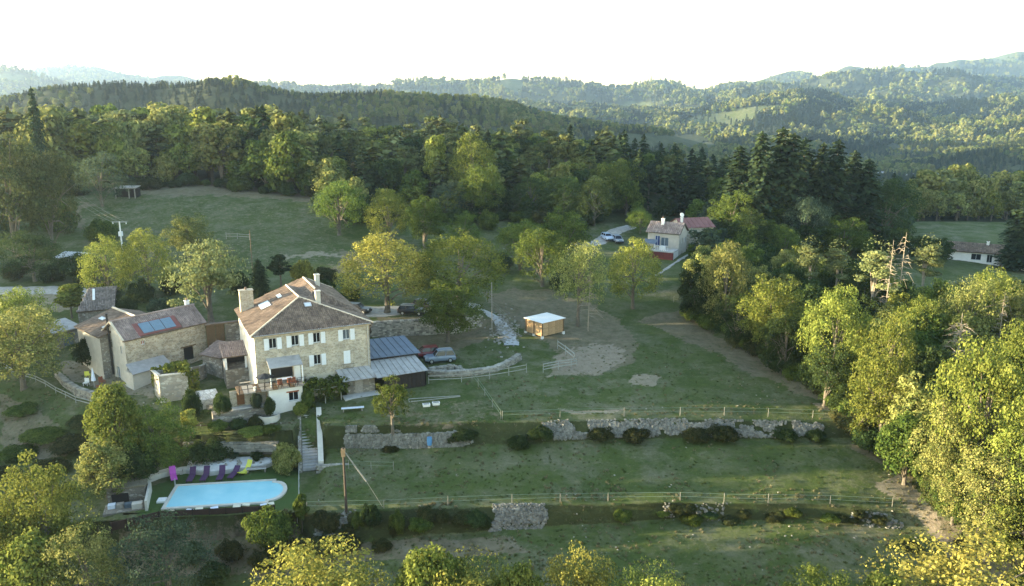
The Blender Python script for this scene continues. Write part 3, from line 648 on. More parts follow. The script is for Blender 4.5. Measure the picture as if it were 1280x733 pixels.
far_wood('hillside_wood', 620, 1150, 6.2, 'conifer and oak wood covering the long ridge and the valley sides', False, .52)
far_wood('valley_wood', 1150, 2100, 10, 'patchwork of woods on the middle hills across the valley', True, .95)
far_wood('mountain_wood', 2100, 4500, 22, 'woods fading into haze on the far mountainsides', True, 1.5)

# ------------------------------------------------------------------ middle belt of trees, every one a thing
KINDS_OF = {'oak_far': 'oak_tree', 'fir_far': 'fir_tree', 'pine_far': 'pine_tree'}
def belt(u0, u1, v_off, y1, spacing, mixw, hts, label, group, mats, ymin=None):
    """trees between the foot line of the wood and distance y1"""
    pts = []; tries = 0; n_t = 5200
    for _ in range(n_t):
        u = random.uniform(u0, u1); s = (u - 640) / 950
        ya = float(np.interp(s, FEAT[12][0], FEAT[12][1])) + v_off
        if ymin: ya = max(ya, ymin)
        y = ya + (y1 - ya) * random.random() ** 1.1; x = s * y
        if any((x - a) ** 2 + (y - b) ** 2 < spacing ** 2 for a, b in pts): continue
        pts.append((x, y))
    out = 0
    for x, y in pts:
        kd = random.choices(list(mixw), list(mixw.values()))[0]
        ye = float(np.interp(x / y, FEAT[12][0], FEAT[12][1])) + v_off; edge = y < ye + 9
        if edge: kd = 'oak_far'
        lo, hi = hts[kd]; h = random.uniform(lo, hi) * (random.uniform(.5, .85) if edge else 1); w = h * {'oak_far': random.uniform(.72, .95), 'fir_far': .42, 'pine_far': .50}[kd]
        nm = KINDS_OF[kd]; cc = nm.split('_')[0]
        tree(kd, nm, x, y, h, w, random.choice(mats[kd]), label[kd], 'tree', group[kd], sink=.2)
        out += 1
    print('belt', u0, u1, out)
MO = [L_OAK, L_OAK, L_LIME, L_PALE, L_DARK]
belt(-70, 385, 2, 268, 6.4, {'oak_far': 6, 'pine_far': 3, 'fir_far': .6}, {'oak_far': (14, 21), 'pine_far': (16, 21), 'fir_far': (17, 22)},
     {'oak_far': 'hazy oak in the tall wood edge above the sloping meadow', 'pine_far': 'hazy pine standing among the oaks above the sloping meadow', 'fir_far': 'slim dark fir rising out of the wood above the sloping meadow'},
     {'oak_far': 'oaks along the top of the meadow', 'pine_far': 'pines along the top of the meadow', 'fir_far': 'firs along the top of the meadow'},
     {'oak_far': [L_OAK, L_PALE, L_PALE, L_LIME], 'pine_far': [N_PINE, N_PALE], 'fir_far': [N_DARK]})
belt(385, 765, 3, 300, 6.6, {'oak_far': 7, 'pine_far': 3.5, 'fir_far': .8}, {'oak_far': (9, 13), 'pine_far': (13, 18), 'fir_far': (13, 18)},
     {'oak_far': 'rounded oak on the wooded rise beyond the twin yellow trees', 'pine_far': 'sunlit pine on the wooded rise beyond the twin yellow trees', 'fir_far': 'dark fir on the wooded rise beyond the twin yellow trees'},
     {'oak_far': 'oaks on the wooded rise', 'pine_far': 'pines on the wooded rise', 'fir_far': 'firs on the wooded rise'},
     {'oak_far': [L_OAK, L_LIME, L_PALE, L_LIME, L_DARK], 'pine_far': [N_PINE, N_PINE, N_PALE], 'fir_far': [N_DARK]})
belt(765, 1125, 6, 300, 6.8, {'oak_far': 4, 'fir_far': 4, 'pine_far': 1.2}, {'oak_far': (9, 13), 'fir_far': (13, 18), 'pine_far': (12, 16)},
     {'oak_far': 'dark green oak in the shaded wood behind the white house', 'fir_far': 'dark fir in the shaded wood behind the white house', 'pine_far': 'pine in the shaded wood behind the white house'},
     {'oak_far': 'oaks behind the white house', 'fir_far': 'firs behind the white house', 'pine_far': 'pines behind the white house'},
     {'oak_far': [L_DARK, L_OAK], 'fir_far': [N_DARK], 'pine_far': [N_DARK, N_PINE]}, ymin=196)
belt(1125, 1350, 8, 302, 7.0, {'oak_far': 6, 'pine_far': 1.4}, {'oak_far': (14, 20), 'pine_far': (15, 20)},
     {'oak_far': 'sunlit yellow-green oak beyond the small green field', 'pine_far': 'sunlit pine beyond the small green field'},
     {'oak_far': 'oaks beyond the small green field', 'pine_far': 'pines beyond the small green field'},
     {'oak_far': [L_PALE, L_LIME, L_PALE], 'pine_far': [N_PALE]}, ymin=262)

# ------------------------------------------------------------------ trees and shrubs one by one: kind, name, u, v top, v foot, width, leaf, label
TT = [
 ('round', 'lime_tree', 484, 292, 391, 108, L_YEL, 'broad yellow-green tree lit gold, beside the parked black estate car', 0),
 ('round', 'lime_tree', 573, 290, 384, 104, L_LIME, 'broad dome-shaped tree, darker olive twin of the golden tree by the drive', 1),
 ('oak', 'ash_tree', 560, 350, 428, 76, L_OAK, 'mid-green bushy tree in front of the broken stretch of the drive wall', 1),
 ('round', 'walnut_tree', 791, 299, 386, 64, L_LIME, 'round yellow-topped tree below the white house balcony', 0),
 ('open', 'walnut_tree', 722, 303, 408, 62, L_PALE, 'loose pale-topped tree just behind the white-roofed paddock shelter', 0),
 ('dead', 'bare_tree', 735, 338, 414, 34, None, 'thin grey tree with nearly bare branches near the paddock shelter', 1),
 ('oak', 'oak_tree', 678, 286, 358, 66, L_OAK, 'green oak on the bank, middle one behind the bare brown paddock', 0),
 ('oak', 'oak_tree', 650, 274, 338, 58, L_OAK, 'green oak further up the bank behind the bare brown paddock', 2),
 ('oak', 'oak_tree', 706, 262, 334, 62, L_OAK, 'upper green oak between the paddock and the lane to the white house', 1),
 ('oak', 'oak_tree', 424, 226, 294, 62, L_OAK, 'dense round oak at the meadow corner, first of the short row', 0),
 ('round', 'oak_tree', 487, 237, 303, 50, L_LIME, 'yellow-crested oak, second of the short row at the meadow corner', 1),
 ('oak', 'oak_tree', 530, 246, 312, 50, L_OAK, 'tall green oak, third of the short row at the meadow corner', 1),
 ('oak', 'oak_tree', 579, 264, 318, 42, L_OAK, 'small dark green oak, last of the short row, above the olive twin tree', 2),
 ('round', 'field_maple', 188, 286, 372, 62, L_LIME, 'tall yellow-lit tree hiding the foot of the white power pylon', 0),
 ('round', 'field_maple', 140, 294, 378, 56, L_LIME, 'yellow-lit bushy tree joined to the taller one near the power pylon', 1),
 ('cedar', 'cedar_tree', 264, 302, 404, 104, N_PALE, 'pale feathery cedar behind the gap between barn and farmhouse', 0),
 ('fir', 'cypress_tree', 326, 324, 380, 34, N_DARK, 'almost black conifer behind the farmhouse ridge, next to the cedar', 0),
 ('pine', 'cypress_tree', 352, 320, 372, 32, N_DARK, 'black-green tufted conifer behind the farmhouse ridge', 1),
 ('shrub', 'shrub', 384, 326, 366, 34, L_YEL, 'rusty yellow bush behind the farmhouse roof', 0),
 ('oak', 'oak_tree', 44, 290, 352, 76, L_DARK, 'dark spreading oak above the gravel road at the edge of the wood', 0),
 ('oak', 'oak_tree', 236, 268, 326, 56, L_PALE, 'faint grey-green tree on the meadow behind the cedar', 1),
 ('oak', 'pine_tree', 20, 168, 322, 90, N_PINE, 'large hazy pine at the border, before the wood edge', 1),
 ('oak', 'pine_tree', 66, 190, 314, 66, N_PINE, 'shorter hazy pine between the border pine and the meadow', 0),
 ('oak', 'oak_tree', 128, 190, 258, 54, L_BLUE, 'grey-green oak standing just beside the log shelter', 2),
 ('fir', 'fir_tree', 57, 110, 246, 24, N_DARK, 'tall lone spire-shaped fir poking above the wood edge', 0),
 ('shrub', 'hedge_bush', 110, 318, 350, 60, L_DARK, 'low dark bush in front of the grey tin roof', 0),
 ('slim', 'cypress_tree', 90, 356, 398, 32, L_LIME, 'small yellow-tipped upright bush beside the old tiled outbuilding', 0),
 ('oak', 'fig_tree', 24, 362, 452, 66, L_LIME, 'yellow-green tree behind the bigger one at the field fence', 0),
 ('oak', 'fig_tree', 30, 380, 486, 104, L_PALE, 'large pale tree overhanging the curved field fence', 1),
 ('shrub', 'shrub', 112, 424, 460, 38, L_DARK, 'dark rounded bush against the pale wall in the courtyard', 0),
 ('shrub', 'shrub', 155, 372, 402, 40, L_DARK, 'brownish shrub behind the second stone house', 1),
 ('shrub', 'shrub', 208, 372, 398, 40, L_BLUE, 'grey-green shrub behind the barn roof', 0),
 ('round', 'elm_tree', 152, 482, 596, 64, L_LIME, 'bright conical elm above the terrace left of the pool', 0),
 ('oak', 'elm_tree', 196, 506, 596, 84, L_OAK, 'wide dark elm between the stone cistern and the pool', 1),
 ('oak', 'elm_tree', 136, 548, 622, 62, L_PALE, 'lower elm beside the roof of the small pool house', 2),
 ('oak', 'elm_tree', 172, 560, 612, 46, L_DARK, 'dark low tree next to the curved pool path', 0),
 ('oak', 'poplar_tree', 68, 574, 745, 96, L_LIME, 'tall bright tree low on the slope, biggest before the pool house', 1),
 ('oak', 'poplar_tree', 10, 640, 770, 92, L_LIME, 'yellow-green tree cut by the picture border under the field', 0),
 ('oak', 'poplar_tree', 118, 656, 785, 92, L_PALE, 'pale round-topped tree below the brown pool fence end', 2),
 ('oak', 'poplar_tree', 56, 668, 790, 80, L_LIME, 'low yellow-green tree before the tall bright one', 0),
 ('open', 'olive_tree', 216, 650, 765, 112, L_BLUE, 'grey-green olive-like tree on the bank under the pool fence', 0),
 ('shrub', 'shrub', 345, 640, 686, 66, L_OAK, 'bushy green shrub under the pool fence corner', 0),
 ('shrub', 'shrub', 357, 556, 590, 38, L_PALE, 'palm-like olive shrub with yellow top next to the stone stairs', 1),
 ('slim', 'sapling', 378, 618, 662, 18, L_OAK, 'slender green sapling at the foot of the stairs fence', 0),
 ('open', 'apple_tree', 491, 470, 540, 42, L_OAK, 'small leafy tree with pale trunk growing at the top of the garden wall', 0),
 ('slim', 'sapling', 238, 513, 546, 20, L_YEL, 'little bright yellow sapling beside the brown garden fence', 0),
 ('shrub', 'box_bush', 376, 503, 522, 20, L_LIME, 'small clipped yellow-green bush at the head of the stone stairs', 0),
 ('shrub', 'shrub', 275, 492, 516, 16, L_OAK, 'small green shrub touching the white rounded wall', 0),
 ('shrub', 'shrub', 318, 543, 567, 40, L_LIME, 'yellowish shrub on the slope behind the rock bed', 0),
 ('shrub', 'shrub', 262, 548, 568, 54, L_DARK, 'wide dark shrub on the slope under the brown garden fence', 1),
 ('shrub', 'shrub', 338, 532, 560, 26, L_OAK, 'tall grass-green shrub beside the garden fence near the stairs', 0),
 ('shrub', 'shrub', 240, 488, 524, 26, L_DARK, 'dark ivy bush falling over the corner of the stone cistern', 1),
 # bottom row
 ('open', 'acacia_tree', 402, 695, 860, 176, L_YEL, 'sunlit golden treetop rising under the lowest meadow, nearest the pool bank', 1),
 ('round', 'acacia_tree', 540, 687, 860, 92, L_LIME, 'sunlit treetop with two points beneath the lowest wall', 0),
 ('open', 'acacia_tree', 590, 697, 860, 134, L_YEL, 'sunlit ragged treetop, wide one in the middle of the lowest row', 0),
 ('round', 'acacia_tree', 650, 709, 860, 78, L_LIME, 'small sunlit treetop between the ragged wide one and the pointed one', 1),
 ('open', 'acacia_tree', 726, 693, 860, 101, L_YEL, 'pointed golden treetop below the middle of the lowest wall', 1),
 ('open', 'acacia_tree', 812, 705, 860, 104, L_LIME, 'low golden treetop, last of the middle lowest row', 0),
 ('open', 'acacia_tree', 1010, 717, 860, 98, L_LIME, 'barely showing golden treetop apart from the others', 1),
 ('open', 'acacia_tree', 1186, 685, 860, 210, L_YEL, 'widest sunlit treetop at the foot of the tan path', 0),
 ('round', 'acacia_tree', 1278, 709, 860, 84, L_LIME, 'sunlit treetop in the lower corner past the widest one', 0),
 ('open', 'acacia_tree', 458, 712, 860, 70, L_LIME, 'low golden treetop just past the one nearest the pool bank', 0),
 ('round', 'acacia_tree', 1090, 722, 860, 70, L_LIME, 'low sunlit treetop before the widest one', 0),
 # shaded trees round the white house and the tall firs
 ('fir', 'fir_tree', 943, 166, 306, 60, N_DARK, 'tall dark fir, first of the high clump beyond the white house', 0),
 ('fir', 'fir_tree', 968, 161, 308, 66, N_DARK, 'tallest dark fir with gold-lit top in the high clump', 1),
 ('fir', 'fir_tree', 996, 174, 306, 62, N_DARK, 'broad black fir beside the tallest one in the high clump', 0),
 ('fir', 'fir_tree', 1036, 176, 312, 60, N_DARK, 'high dark fir across a small gap from the tallest one', 1),
 ('fir', 'fir_tree', 1058, 190, 308, 56, N_DARK, 'last and lowest fir of the high clump', 0),
 ('fir', 'fir_tree', 918, 184, 300, 54, N_DARK, 'shorter fir leaning on the front of the high clump', 1),
 ('oak', 'oak_tree', 1100, 222, 312, 72, L_DARK, 'huge black-green round tree next to the small green field', 0),
 ('oak', 'oak_tree', 958, 224, 306, 56, L_OAK, 'green round oak before the fir clump', 1),
 ('oak', 'oak_tree', 912, 238, 304, 54, L_OAK, 'green oak touching the red-roofed building', 2),
 ('oak', 'oak_tree', 1004, 246, 318, 60, L_BLUE, 'blue-green oak under the tall fir clump', 0),
 ('oak', 'oak_tree', 1052, 272, 326, 62, L_OAK, 'bright green oak in the shade before the black-green round tree', 1),
 ('oak', 'oak_tree', 938, 262, 322, 50, L_DARK, 'dark oak downhill of the red-roofed building', 2),
 ('oak', 'oak_tree', 980, 282, 332, 44, L_OAK, 'small green oak in the hollow under the fir clump', 0),
 ('oak', 'oak_tree', 766, 200, 262, 56, L_OAK, 'rounded mid-green oak above the lane of the white house', 0),
 ('oak', 'oak_tree', 800, 262, 292, 36, L_OAK, 'little bushy tree between the blue parked car and the white house', 0),
 ('round', 'laurel_tree', 664, 222, 274, 56, L_DARK, 'dense dark laurel, uphill end of the laurel row', 0),
 ('round', 'laurel_tree', 704, 220, 278, 56, L_DARK, 'dense dark laurel in the middle of the laurel row', 1),
 ('round', 'laurel_tree', 742, 224, 282, 52, L_DARK, 'dense dark laurel, end of the row nearest the white house', 0),
 ('oak', 'oak_tree', 600, 205, 274, 56, L_OAK, 'broad green oak left of the laurel row', 1),
 ('oak', 'oak_tree', 560, 226, 274, 44, L_BLUE, 'blue-grey willow-like oak before the sunlit pines', 2),
 ('round', 'poplar_tree', 592, 166, 262, 58, L_LIME, 'tall bright feathery poplar in the middle of the wooded rise', 0),
 ('slim', 'poplar_tree', 545, 170, 258, 28, L_LIME, 'narrow bright poplar among the pines of the wooded rise', 0),
 ('fir', 'fir_tree', 1270, 250, 338, 56, N_DARK, 'dark fir at the picture border above the bungalow', 0),
 ('oak', 'oak_tree', 1150, 296, 332, 34, L_DARK, 'low dark tree at the near corner of the small green field', 0),
 ('oak', 'oak_tree', 1172, 298, 330, 30, L_DARK, 'low dark tree touching the bungalow gable', 1),
 ('slim', 'sapling', 866, 306, 330, 14, L_OAK, 'thin green sapling near the foot of the white house wall', 0),
 ('fir', 'fir_tree', 982, 168, 312, 60, N_DARK, 'dark fir squeezed between the tallest and the broad one', 1),
 ('fir', 'fir_tree', 1018, 180, 312, 54, N_DARK, 'fir filling the gap in the high clump', 0),
 ('fir', 'fir_tree', 1076, 200, 312, 50, N_DARK, 'fir stepping down from the high clump to the round black-green tree', 1),
 ('big', 'oak_tree', 1230, 560, 690, 100, L_PALE, 'low spreading oak beneath the very large bright one', 1),
 ('big', 'oak_tree', 1284, 600, 720, 110, L_LIME, 'bright oak cut by the border above the bottom treetops', 0),
 ('big', 'oak_tree', 1190, 560, 655, 70, L_OAK, 'smaller green oak bending towards the tan path', 2),
 ('oak', 'oak_tree', 1130, 520, 606, 60, L_OAK, 'green oak at the head of the tan path', 0),
 # right-hand wood
 ('oak', 'oak_tree', 905, 306, 412, 66, L_PALE, 'tall pale-topped oak, first of the wood along the meadow', 0),
 ('oak', 'oak_tree', 872, 330, 402, 48, L_DARK, 'dark oak on the outer corner of the wood along the meadow', 1),
 ('oak', 'oak_tree', 958, 344, 450, 74, L_LIME, 'yellow-lit oak just behind the outer dark one', 1),
 ('oak', 'oak_tree', 920, 366, 430, 58, L_DARK, 'shaded oak at the meadow edge under the yellow-lit one', 2),
 ('oak', 'oak_tree', 980, 392, 470, 60, L_DARK, 'shaded oak bulging over the brown bank of the meadow', 0),
 ('oak', 'oak_tree', 1038, 362, 494, 84, L_LIME, 'big yellow-green oak in front of the tall thin pines', 0),
 ('oak', 'oak_tree', 1030, 430, 508, 66, L_DARK, 'dark low oak above the pale soil patch', 1),
 ('tallpine', 'pine_tree', 1006, 299, 398, 34, N_PALE, 'slender pine with pale tufted head, first of two alike in the hollow', 0),
 ('tallpine', 'pine_tree', 1040, 303, 400, 36, N_PALE, 'slender pine with brownish head, second of two alike in the hollow', 0),
 ('tallpine', 'pine_tree', 1084, 302, 432, 50, N_PALE, 'tall bushy pine next to the bare dead trunk', 0),
 ('dead', 'dead_pine', 1116, 290, 440, 40, None, 'very tall dead trunk with short bare twigs standing above the wood', 0),
 ('dead', 'dead_pine', 1100, 300, 440, 34, None, 'thin dead trunk beside the very tall one', 0),
 ('tallpine', 'pine_tree', 1149, 297, 408, 40, N_PALE, 'pine with pinkish bare lower trunk beside the bungalow view', 0),
 ('open', 'oak_tree', 1100, 388, 520, 66, L_LIME, 'bright oak below the tall bushy pine', 0),
 ('open', 'oak_tree', 1140, 372, 470, 62, L_LIME, 'rounded bright oak under the pine with pinkish trunk', 1),
 ('open', 'birch_tree', 1196, 346, 470, 70, L_PALE, 'pale feathery tree hiding the front of the bungalow', 0),
 ('open', 'birch_tree', 1228, 336, 450, 52, L_LIME, 'bright round-headed tree before the bungalow terrace', 1),
 ('dead', 'dead_pine', 1188, 392, 520, 76, None, 'grey dead conifer with long drooping bare branches', 1),
 ('open', 'birch_tree', 1258, 352, 470, 44, L_PALE, 'narrow pale tree between the bungalow and the picture border', 0),
 ('dead', 'dead_pine', 1242, 366, 480, 34, None, 'thin dead pine with curved branches near the picture border', 0),
 ('oak', 'oak_tree', 1098, 436, 566, 78, L_LIME, 'lower bright oak leaning over the upper meadow wall end', 1),
 ('oak', 'oak_tree', 1140, 470, 586, 72, L_PALE, 'pale oak above the end of the middle meadow', 2),
 ('oak', 'oak_tree', 1218, 432, 640, 120, L_LIME, 'very large bright oak at the heart of the right-hand wood', 0),
 ('oak', 'oak_tree', 1176, 500, 636, 84, L_PALE, 'large pale-green oak overhanging the tan path', 1),
 ('oak', 'oak_tree', 1258, 512, 680, 100, L_LIME, 'large bright oak leaning out of the lower wood', 2),
 ('oak', 'oak_tree', 1270, 400, 560, 80, L_LIME, 'tall bright oak against the border, uphill of the largest one', 0),
 ('dead', 'dead_tree', 1238, 586, 690, 46, None, 'leafless grey branch tree under the large leaning oak', 1),
 ('oak', 'oak_tree', 1160, 436, 540, 60, L_DARK, 'dark tree in the gap behind the grey dead conifer', 0),
 ('oak', 'oak_tree', 1075, 330, 420, 52, L_DARK, 'shaded tree between the slender pines and the bushy one', 1),
 ('oak', 'oak_tree', 1000, 356, 430, 50, L_DARK, 'shaded tree below the slender pines', 2),
 ('oak', 'oak_tree', 1120, 352, 440, 40, L_DARK, 'shaded tree behind the very tall dead trunk', 0),
 ('shrub', 'shrub', 955, 306, 345, 60, L_DARK, 'wide shrub in the shaded hollow before the wood', 0),
 ('shrub', 'shrub', 1000, 322, 352, 60, L_BLUE, 'grey-green shrub in the shaded hollow before the wood', 1),
 ('shrub', 'shrub', 1050, 320, 360, 50, L_DARK, 'low shrub between the hollow and the small field', 0),
]
for kd, nm, u, vt, vb, w, lm, lab, var in TT:
    treepx(kd, nm, u, vt, vb, w, lm, lab, 'shrub' if kd == 'shrub' else ('sapling' if nm == 'sapling' else 'tree'), var=var)
HF = []
for i in range(900):
    u = random.uniform(884, 1128); v = random.uniform(286, 338 if u < 1010 else 326); g = T(u, v)
    if any((g[0] - a) ** 2 + (g[1] - b) ** 2 < 5.2 ** 2 for a, b in HF): continue
    HF.append((g[0], g[1])); h = random.uniform(4, 9)
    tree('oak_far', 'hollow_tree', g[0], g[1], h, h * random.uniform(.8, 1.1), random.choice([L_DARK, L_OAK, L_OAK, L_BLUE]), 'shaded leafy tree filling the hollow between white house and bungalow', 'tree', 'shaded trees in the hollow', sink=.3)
print('hollow', len(HF))
# unseen trees added out of the frame towards the sun to shade the farm
for i in range(135):
    t = random.random(); y = random.uniform(38, 215); d = random.uniform(30, 120) if y > 66 else random.uniform(14, 70); x = -(.66 * max(y, 0) + 14 + d)
    tree('oak_far', 'unseen_shade_tree', x, y, random.uniform(7.5, 10), random.uniform(10, 13), L_OAK, 'unseen broad tree added outside the view to shade the farm from the sun', 'tree', 'unseen trees added to shade the farm', sink=.3)
# brambles and weeds over the retaining walls and banks
NB = {}
ORD = 'first second third fourth fifth sixth seventh eighth ninth tenth eleventh twelfth thirteenth fourteenth fifteenth sixteenth seventeenth eighteenth'.split()
def bramble(u, v, wpx, hpx, label, group, m=None, var=None):
    NB[group] = NB.get(group, 0) + 1
    label = label.replace('#', ORD[min(NB[group], 18) - 1])
    if 'rough field' in group: hpx *= .55; wpx *= 1.3; m = random.choice([L_SHRUB, L_OAK])
    if 'upper wall' in group:
        hpx *= .68; v += 2
        if NB[group] % 3 == 2: return
    g = T(u, v); s = g[1] / 960
    wpx *= random.uniform(.55, .95); hpx *= random.uniform(.8, 1.25)
    tree('shrub', 'bramble_bush', g[0] + random.uniform(-.8, .8), g[1] + random.uniform(-.3, .4), hpx * s, wpx * s, m or random.choice([L_SHRUB, L_SHRUB, L_DARK]), label, 'shrub', group, sink=.15)
for u, v, w, h in sorted([(590, 552, 46, 26), (620, 548, 50, 28), (668, 545, 44, 24), (640, 552, 40, 20), (700, 547, 60, 24), (745, 549, 60, 24), (785, 549, 56, 24), (830, 545, 46, 26), (870, 547, 60, 22), (905, 548, 60, 24), (950, 546, 56, 24), (985, 548, 60, 26), (1020, 546, 50, 22), (1050, 548, 40, 20), (560, 552, 30, 12), (505, 548, 40, 16), (480, 562, 30, 8)]):
    bramble(u, v, w, h, 'dark bramble clump on the upper dry-stone wall, # from the stone stairs', 'brambles on the upper wall')
for i in range(46):
    u = 385 + i * 17 + random.uniform(-5, 5)
    if 608 < u < 690 or (u > 690 and random.random() < .45): continue
    v = float(np.interp(u, [380, 480, 600, 850, 1150], [662, 660, 655, 644, 650])); hh = float(np.interp(u, [380, 560, 700, 900, 1150], [28, 26, 15, 12, 8]))
    bramble(u, v + 2, random.uniform(26, 44), hh * random.uniform(.45, 1.25), 'dark weed clump hanging over the lower terrace bank', 'weeds on the lower bank', random.choice([L_SHRUB, L_SHRUB, L_DARK, L_OAK]))
for u, v, w, h in sorted([(395, 690, 60, 26), (440, 684, 60, 22), (300, 700, 60, 28), (360, 700, 60, 30), (330, 715, 60, 30), (250, 700, 50, 24), (480, 690, 50, 18), (260, 730, 60, 30), (400, 725, 50, 20)]):
    bramble(u, v, w, h, 'scrubby bush on the dark bank under the pool, # counted from the olive-like tree', 'scrub under the pool')
for u, v, w, h in [(1090, 560, 50, 30), (1120, 575, 50, 30), (1180, 600, 60, 36), (1220, 660, 60, 30), (1140, 545, 50, 30), (1260, 650, 60, 40), (1200, 690, 40, 22), (1150, 690, 40, 14)]:
    bramble(u, v, w, h, 'low undergrowth bush by the tan path, # from the upper meadow wall', 'undergrowth by the tan path')
for u, v, w, h in [(20, 520, 40, 20), (60, 545, 50, 18), (90, 560, 50, 24), (30, 570, 60, 24), (0, 600, 50, 30), (70, 590, 50, 30), (110, 530, 40, 20)]:
    bramble(u, v, w, h, 'dull scrub bush on the rough field, # from the curved rail', 'scrub on the rough field')
for u, v, w, h in sorted([(20, 350, 46, 22), (62, 352, 46, 20), (100, 356, 40, 18), (140, 372, 44, 22), (175, 378, 50, 24), (220, 366, 40, 20), (300, 366, 40, 22), (400, 352, 40, 16), (440, 376, 40, 18), (410, 366, 36, 18)]):
    bramble(u, v, w, h, 'dull hedge bush behind the roofs, # along from the dark oak by the road', 'hedge bushes behind the roofs')
for u, v, w, h in [(130, 300, 50, 30), (30, 270, 60, 40), (70, 290, 60, 34), (10, 300, 60, 34), (350, 236, 40, 12), (400, 262, 40, 22), (450, 268, 40, 24), (640, 300, 40, 22), (610, 286, 40, 22), (720, 296, 40, 22), (760, 262, 50, 30), (700, 360, 40, 22), (630, 340, 40, 22)]:
    bramble(u, v, w, h, 'leafy bush on the bank or below the woods, # of the scattered ones', 'bushes at the foot of the woods', random.choice([L_DARK, L_OAK, L_BLUE]))
# the wood beside the meadows closes up behind its outer trees
UN = []
for i in range(2600):
    u = random.uniform(866, 1310); lo = float(np.interp(u, [868, 920, 980, 1040, 1090, 1150, 1200, 1300], [398, 424, 462, 496, 560, 586, 640, 680])); v = random.uniform(float(np.interp(u, [868, 1000, 1100, 1150, 1300], [350, 362, 400, 420, 400])), lo - 3)
    g = T(u, v)
    if any((g[0] - a) ** 2 + (g[1] - b) ** 2 < 3.4 ** 2 for a, b in UN): continue
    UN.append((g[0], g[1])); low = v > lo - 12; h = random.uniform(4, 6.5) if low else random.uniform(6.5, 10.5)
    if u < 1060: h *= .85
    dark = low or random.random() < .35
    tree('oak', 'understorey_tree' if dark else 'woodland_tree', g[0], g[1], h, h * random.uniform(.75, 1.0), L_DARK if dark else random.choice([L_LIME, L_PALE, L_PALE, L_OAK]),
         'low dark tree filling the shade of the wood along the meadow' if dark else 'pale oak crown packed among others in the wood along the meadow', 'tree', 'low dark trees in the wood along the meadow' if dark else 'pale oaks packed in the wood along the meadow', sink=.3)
print('wood fill', len(UN))
for i in range(64):
    u = 866 + i * 7 + random.uniform(-3, 3); v = float(np.interp(u, [868, 920, 980, 1040, 1090, 1150, 1200, 1300], [400, 427, 465, 498, 562, 590, 646, 690])) + random.uniform(-7, 3); g = T(u, v); h = random.uniform(1.6, 3.4)
    tree('shrub', 'edge_bush', g[0], g[1], h, h * random.uniform(1.2, 1.8), random.choice([L_DARK, L_SHRUB, L_OAK, L_OAK]), 'low bush closing the foot of the wood along the meadow', 'shrub', 'bushes at the foot of the wood along the meadow', sink=.2)
for i in range(90):
    u = -40 + i * 12.4 + random.uniform(-5, 5)
    if 130 < u < 185 or 740 < u < 905: continue
    s_ = (u - 640) / 950; y = float(np.interp(s_, FEAT[12][0], FEAT[12][1])) + random.uniform(-2, 4); h = random.uniform(1.6, 4)
    tree('shrub', 'edge_bush', s_ * y, y, h, h * random.uniform(1.2, 1.9), random.choice([L_DARK, L_SHRUB, L_OAK]), 'low bush along the far edge of the high meadow under the tall wood', 'shrub', 'bushes under the far wood edge', sink=.2)
# weeds, tufts and loose stones on the meadows
TUFT = bpy.data.collections.new('tufts')
def tuft_mesh(name, n, r, h, w, m):
    V = []
    for i in range(n):
        a = random.random() * 6.28; d = random.random() * r; x, y = cos(a) * d, sin(a) * d; b = random.random() * 6.28; l_ = random.uniform(.5, 1) * h; o = random.uniform(.1, .6) * h
        V += [(x - sin(b) * w, y + cos(b) * w, 0), (x + sin(b) * w, y - cos(b) * w, 0), (x + cos(b) * o + sin(b) * w * .4, y + sin(b) * o, l_), (x + cos(b) * o - sin(b) * w * .4, y + sin(b) * o, l_)]
    return arrmesh(name, V, np.arange(4 * n).reshape(n, 4), m)
GR1 = leafmat('grass_blades', (.08, .11, .035), (.13, .15, .06)); GR2 = leafmat('dry_grass_blades', (.14, .13, .07), (.26, .23, .14))
rockv = [(x * .5, y * .4, z * .3) for x, y, z in [(-1, -.8, 0), (1, -1, 0), (1.1, .9, 0), (-.9, 1, 0), (-.6, -.5, 1), (.7, -.6, .8), (.5, .6, 1.1), (-.5, .5, .7)]]
rk = bpy.data.meshes.new('loose_stone'); rk.from_pydata(rockv, [], [(3, 2, 1, 0), (4, 5, 6, 7), (0, 1, 5, 4), (1, 2, 6, 5), (2, 3, 7, 6), (3, 0, 4, 7)]); rk.materials.append(DRYP)
for nm, me in (('t0', tuft_mesh('tuft_a', 34, .35, .28, .035, GR1)), ('t1', tuft_mesh('tuft_b', 30, .28, .34, .03, GR2)), ('t2', rk)):
    TUFT.objects.link(bpy.data.objects.new(nm, me))
def scatter_tufts(name, n, pick, smin, smax, label, ur=(-20, 1300), vr=(430, 760), clump=.5):
    u = RNG.uniform(*ur, n * 2); v = RNG.uniform(*vr, n * 2); XY = []
    X = []; 
    zg = np.interp(v, [430, 530, 560, 640, 670, 760], [.3, -.8, -3, -4.5, -6.5, -7.5])
    for k in range(2):
        d = np.array([ray(a, b) for a, b in zip(u, v)]) if k == 0 else d
        t = (zg - H) / d[:, 2]; x = d[:, 0] * t; y = d[:, 1] * t; zg = ground(x, y)
    nn = vnoise(x / 3.5, y / 3.5, 21)
    m = nn > clump
    for cx, cy_, an, hx, hy, fz, fo in FLATS[:1]:
        m &= ~((np.abs((x - cx) * cos(an) + (y - cy_) * sin(an)) < hx + .5) & (np.abs(-(x - cx) * sin(an) + (y - cy_) * cos(an)) < hy + .8))
    x, y = x[m][:n], y[m][:n]; n = len(x); s = RNG.uniform(smin, smax, n)
    return gn_scatter(name, np.stack([x, y, ground(x, y) - .02], 1), np.stack([s, s, s], 1), RNG.uniform(0, 6.28, n), np.full(n, pick), TUFT, label)
scatter_tufts('grass_tufts', 5000, 0, .25, .6, 'green grass tufts over the shaded meadows', clump=.12)
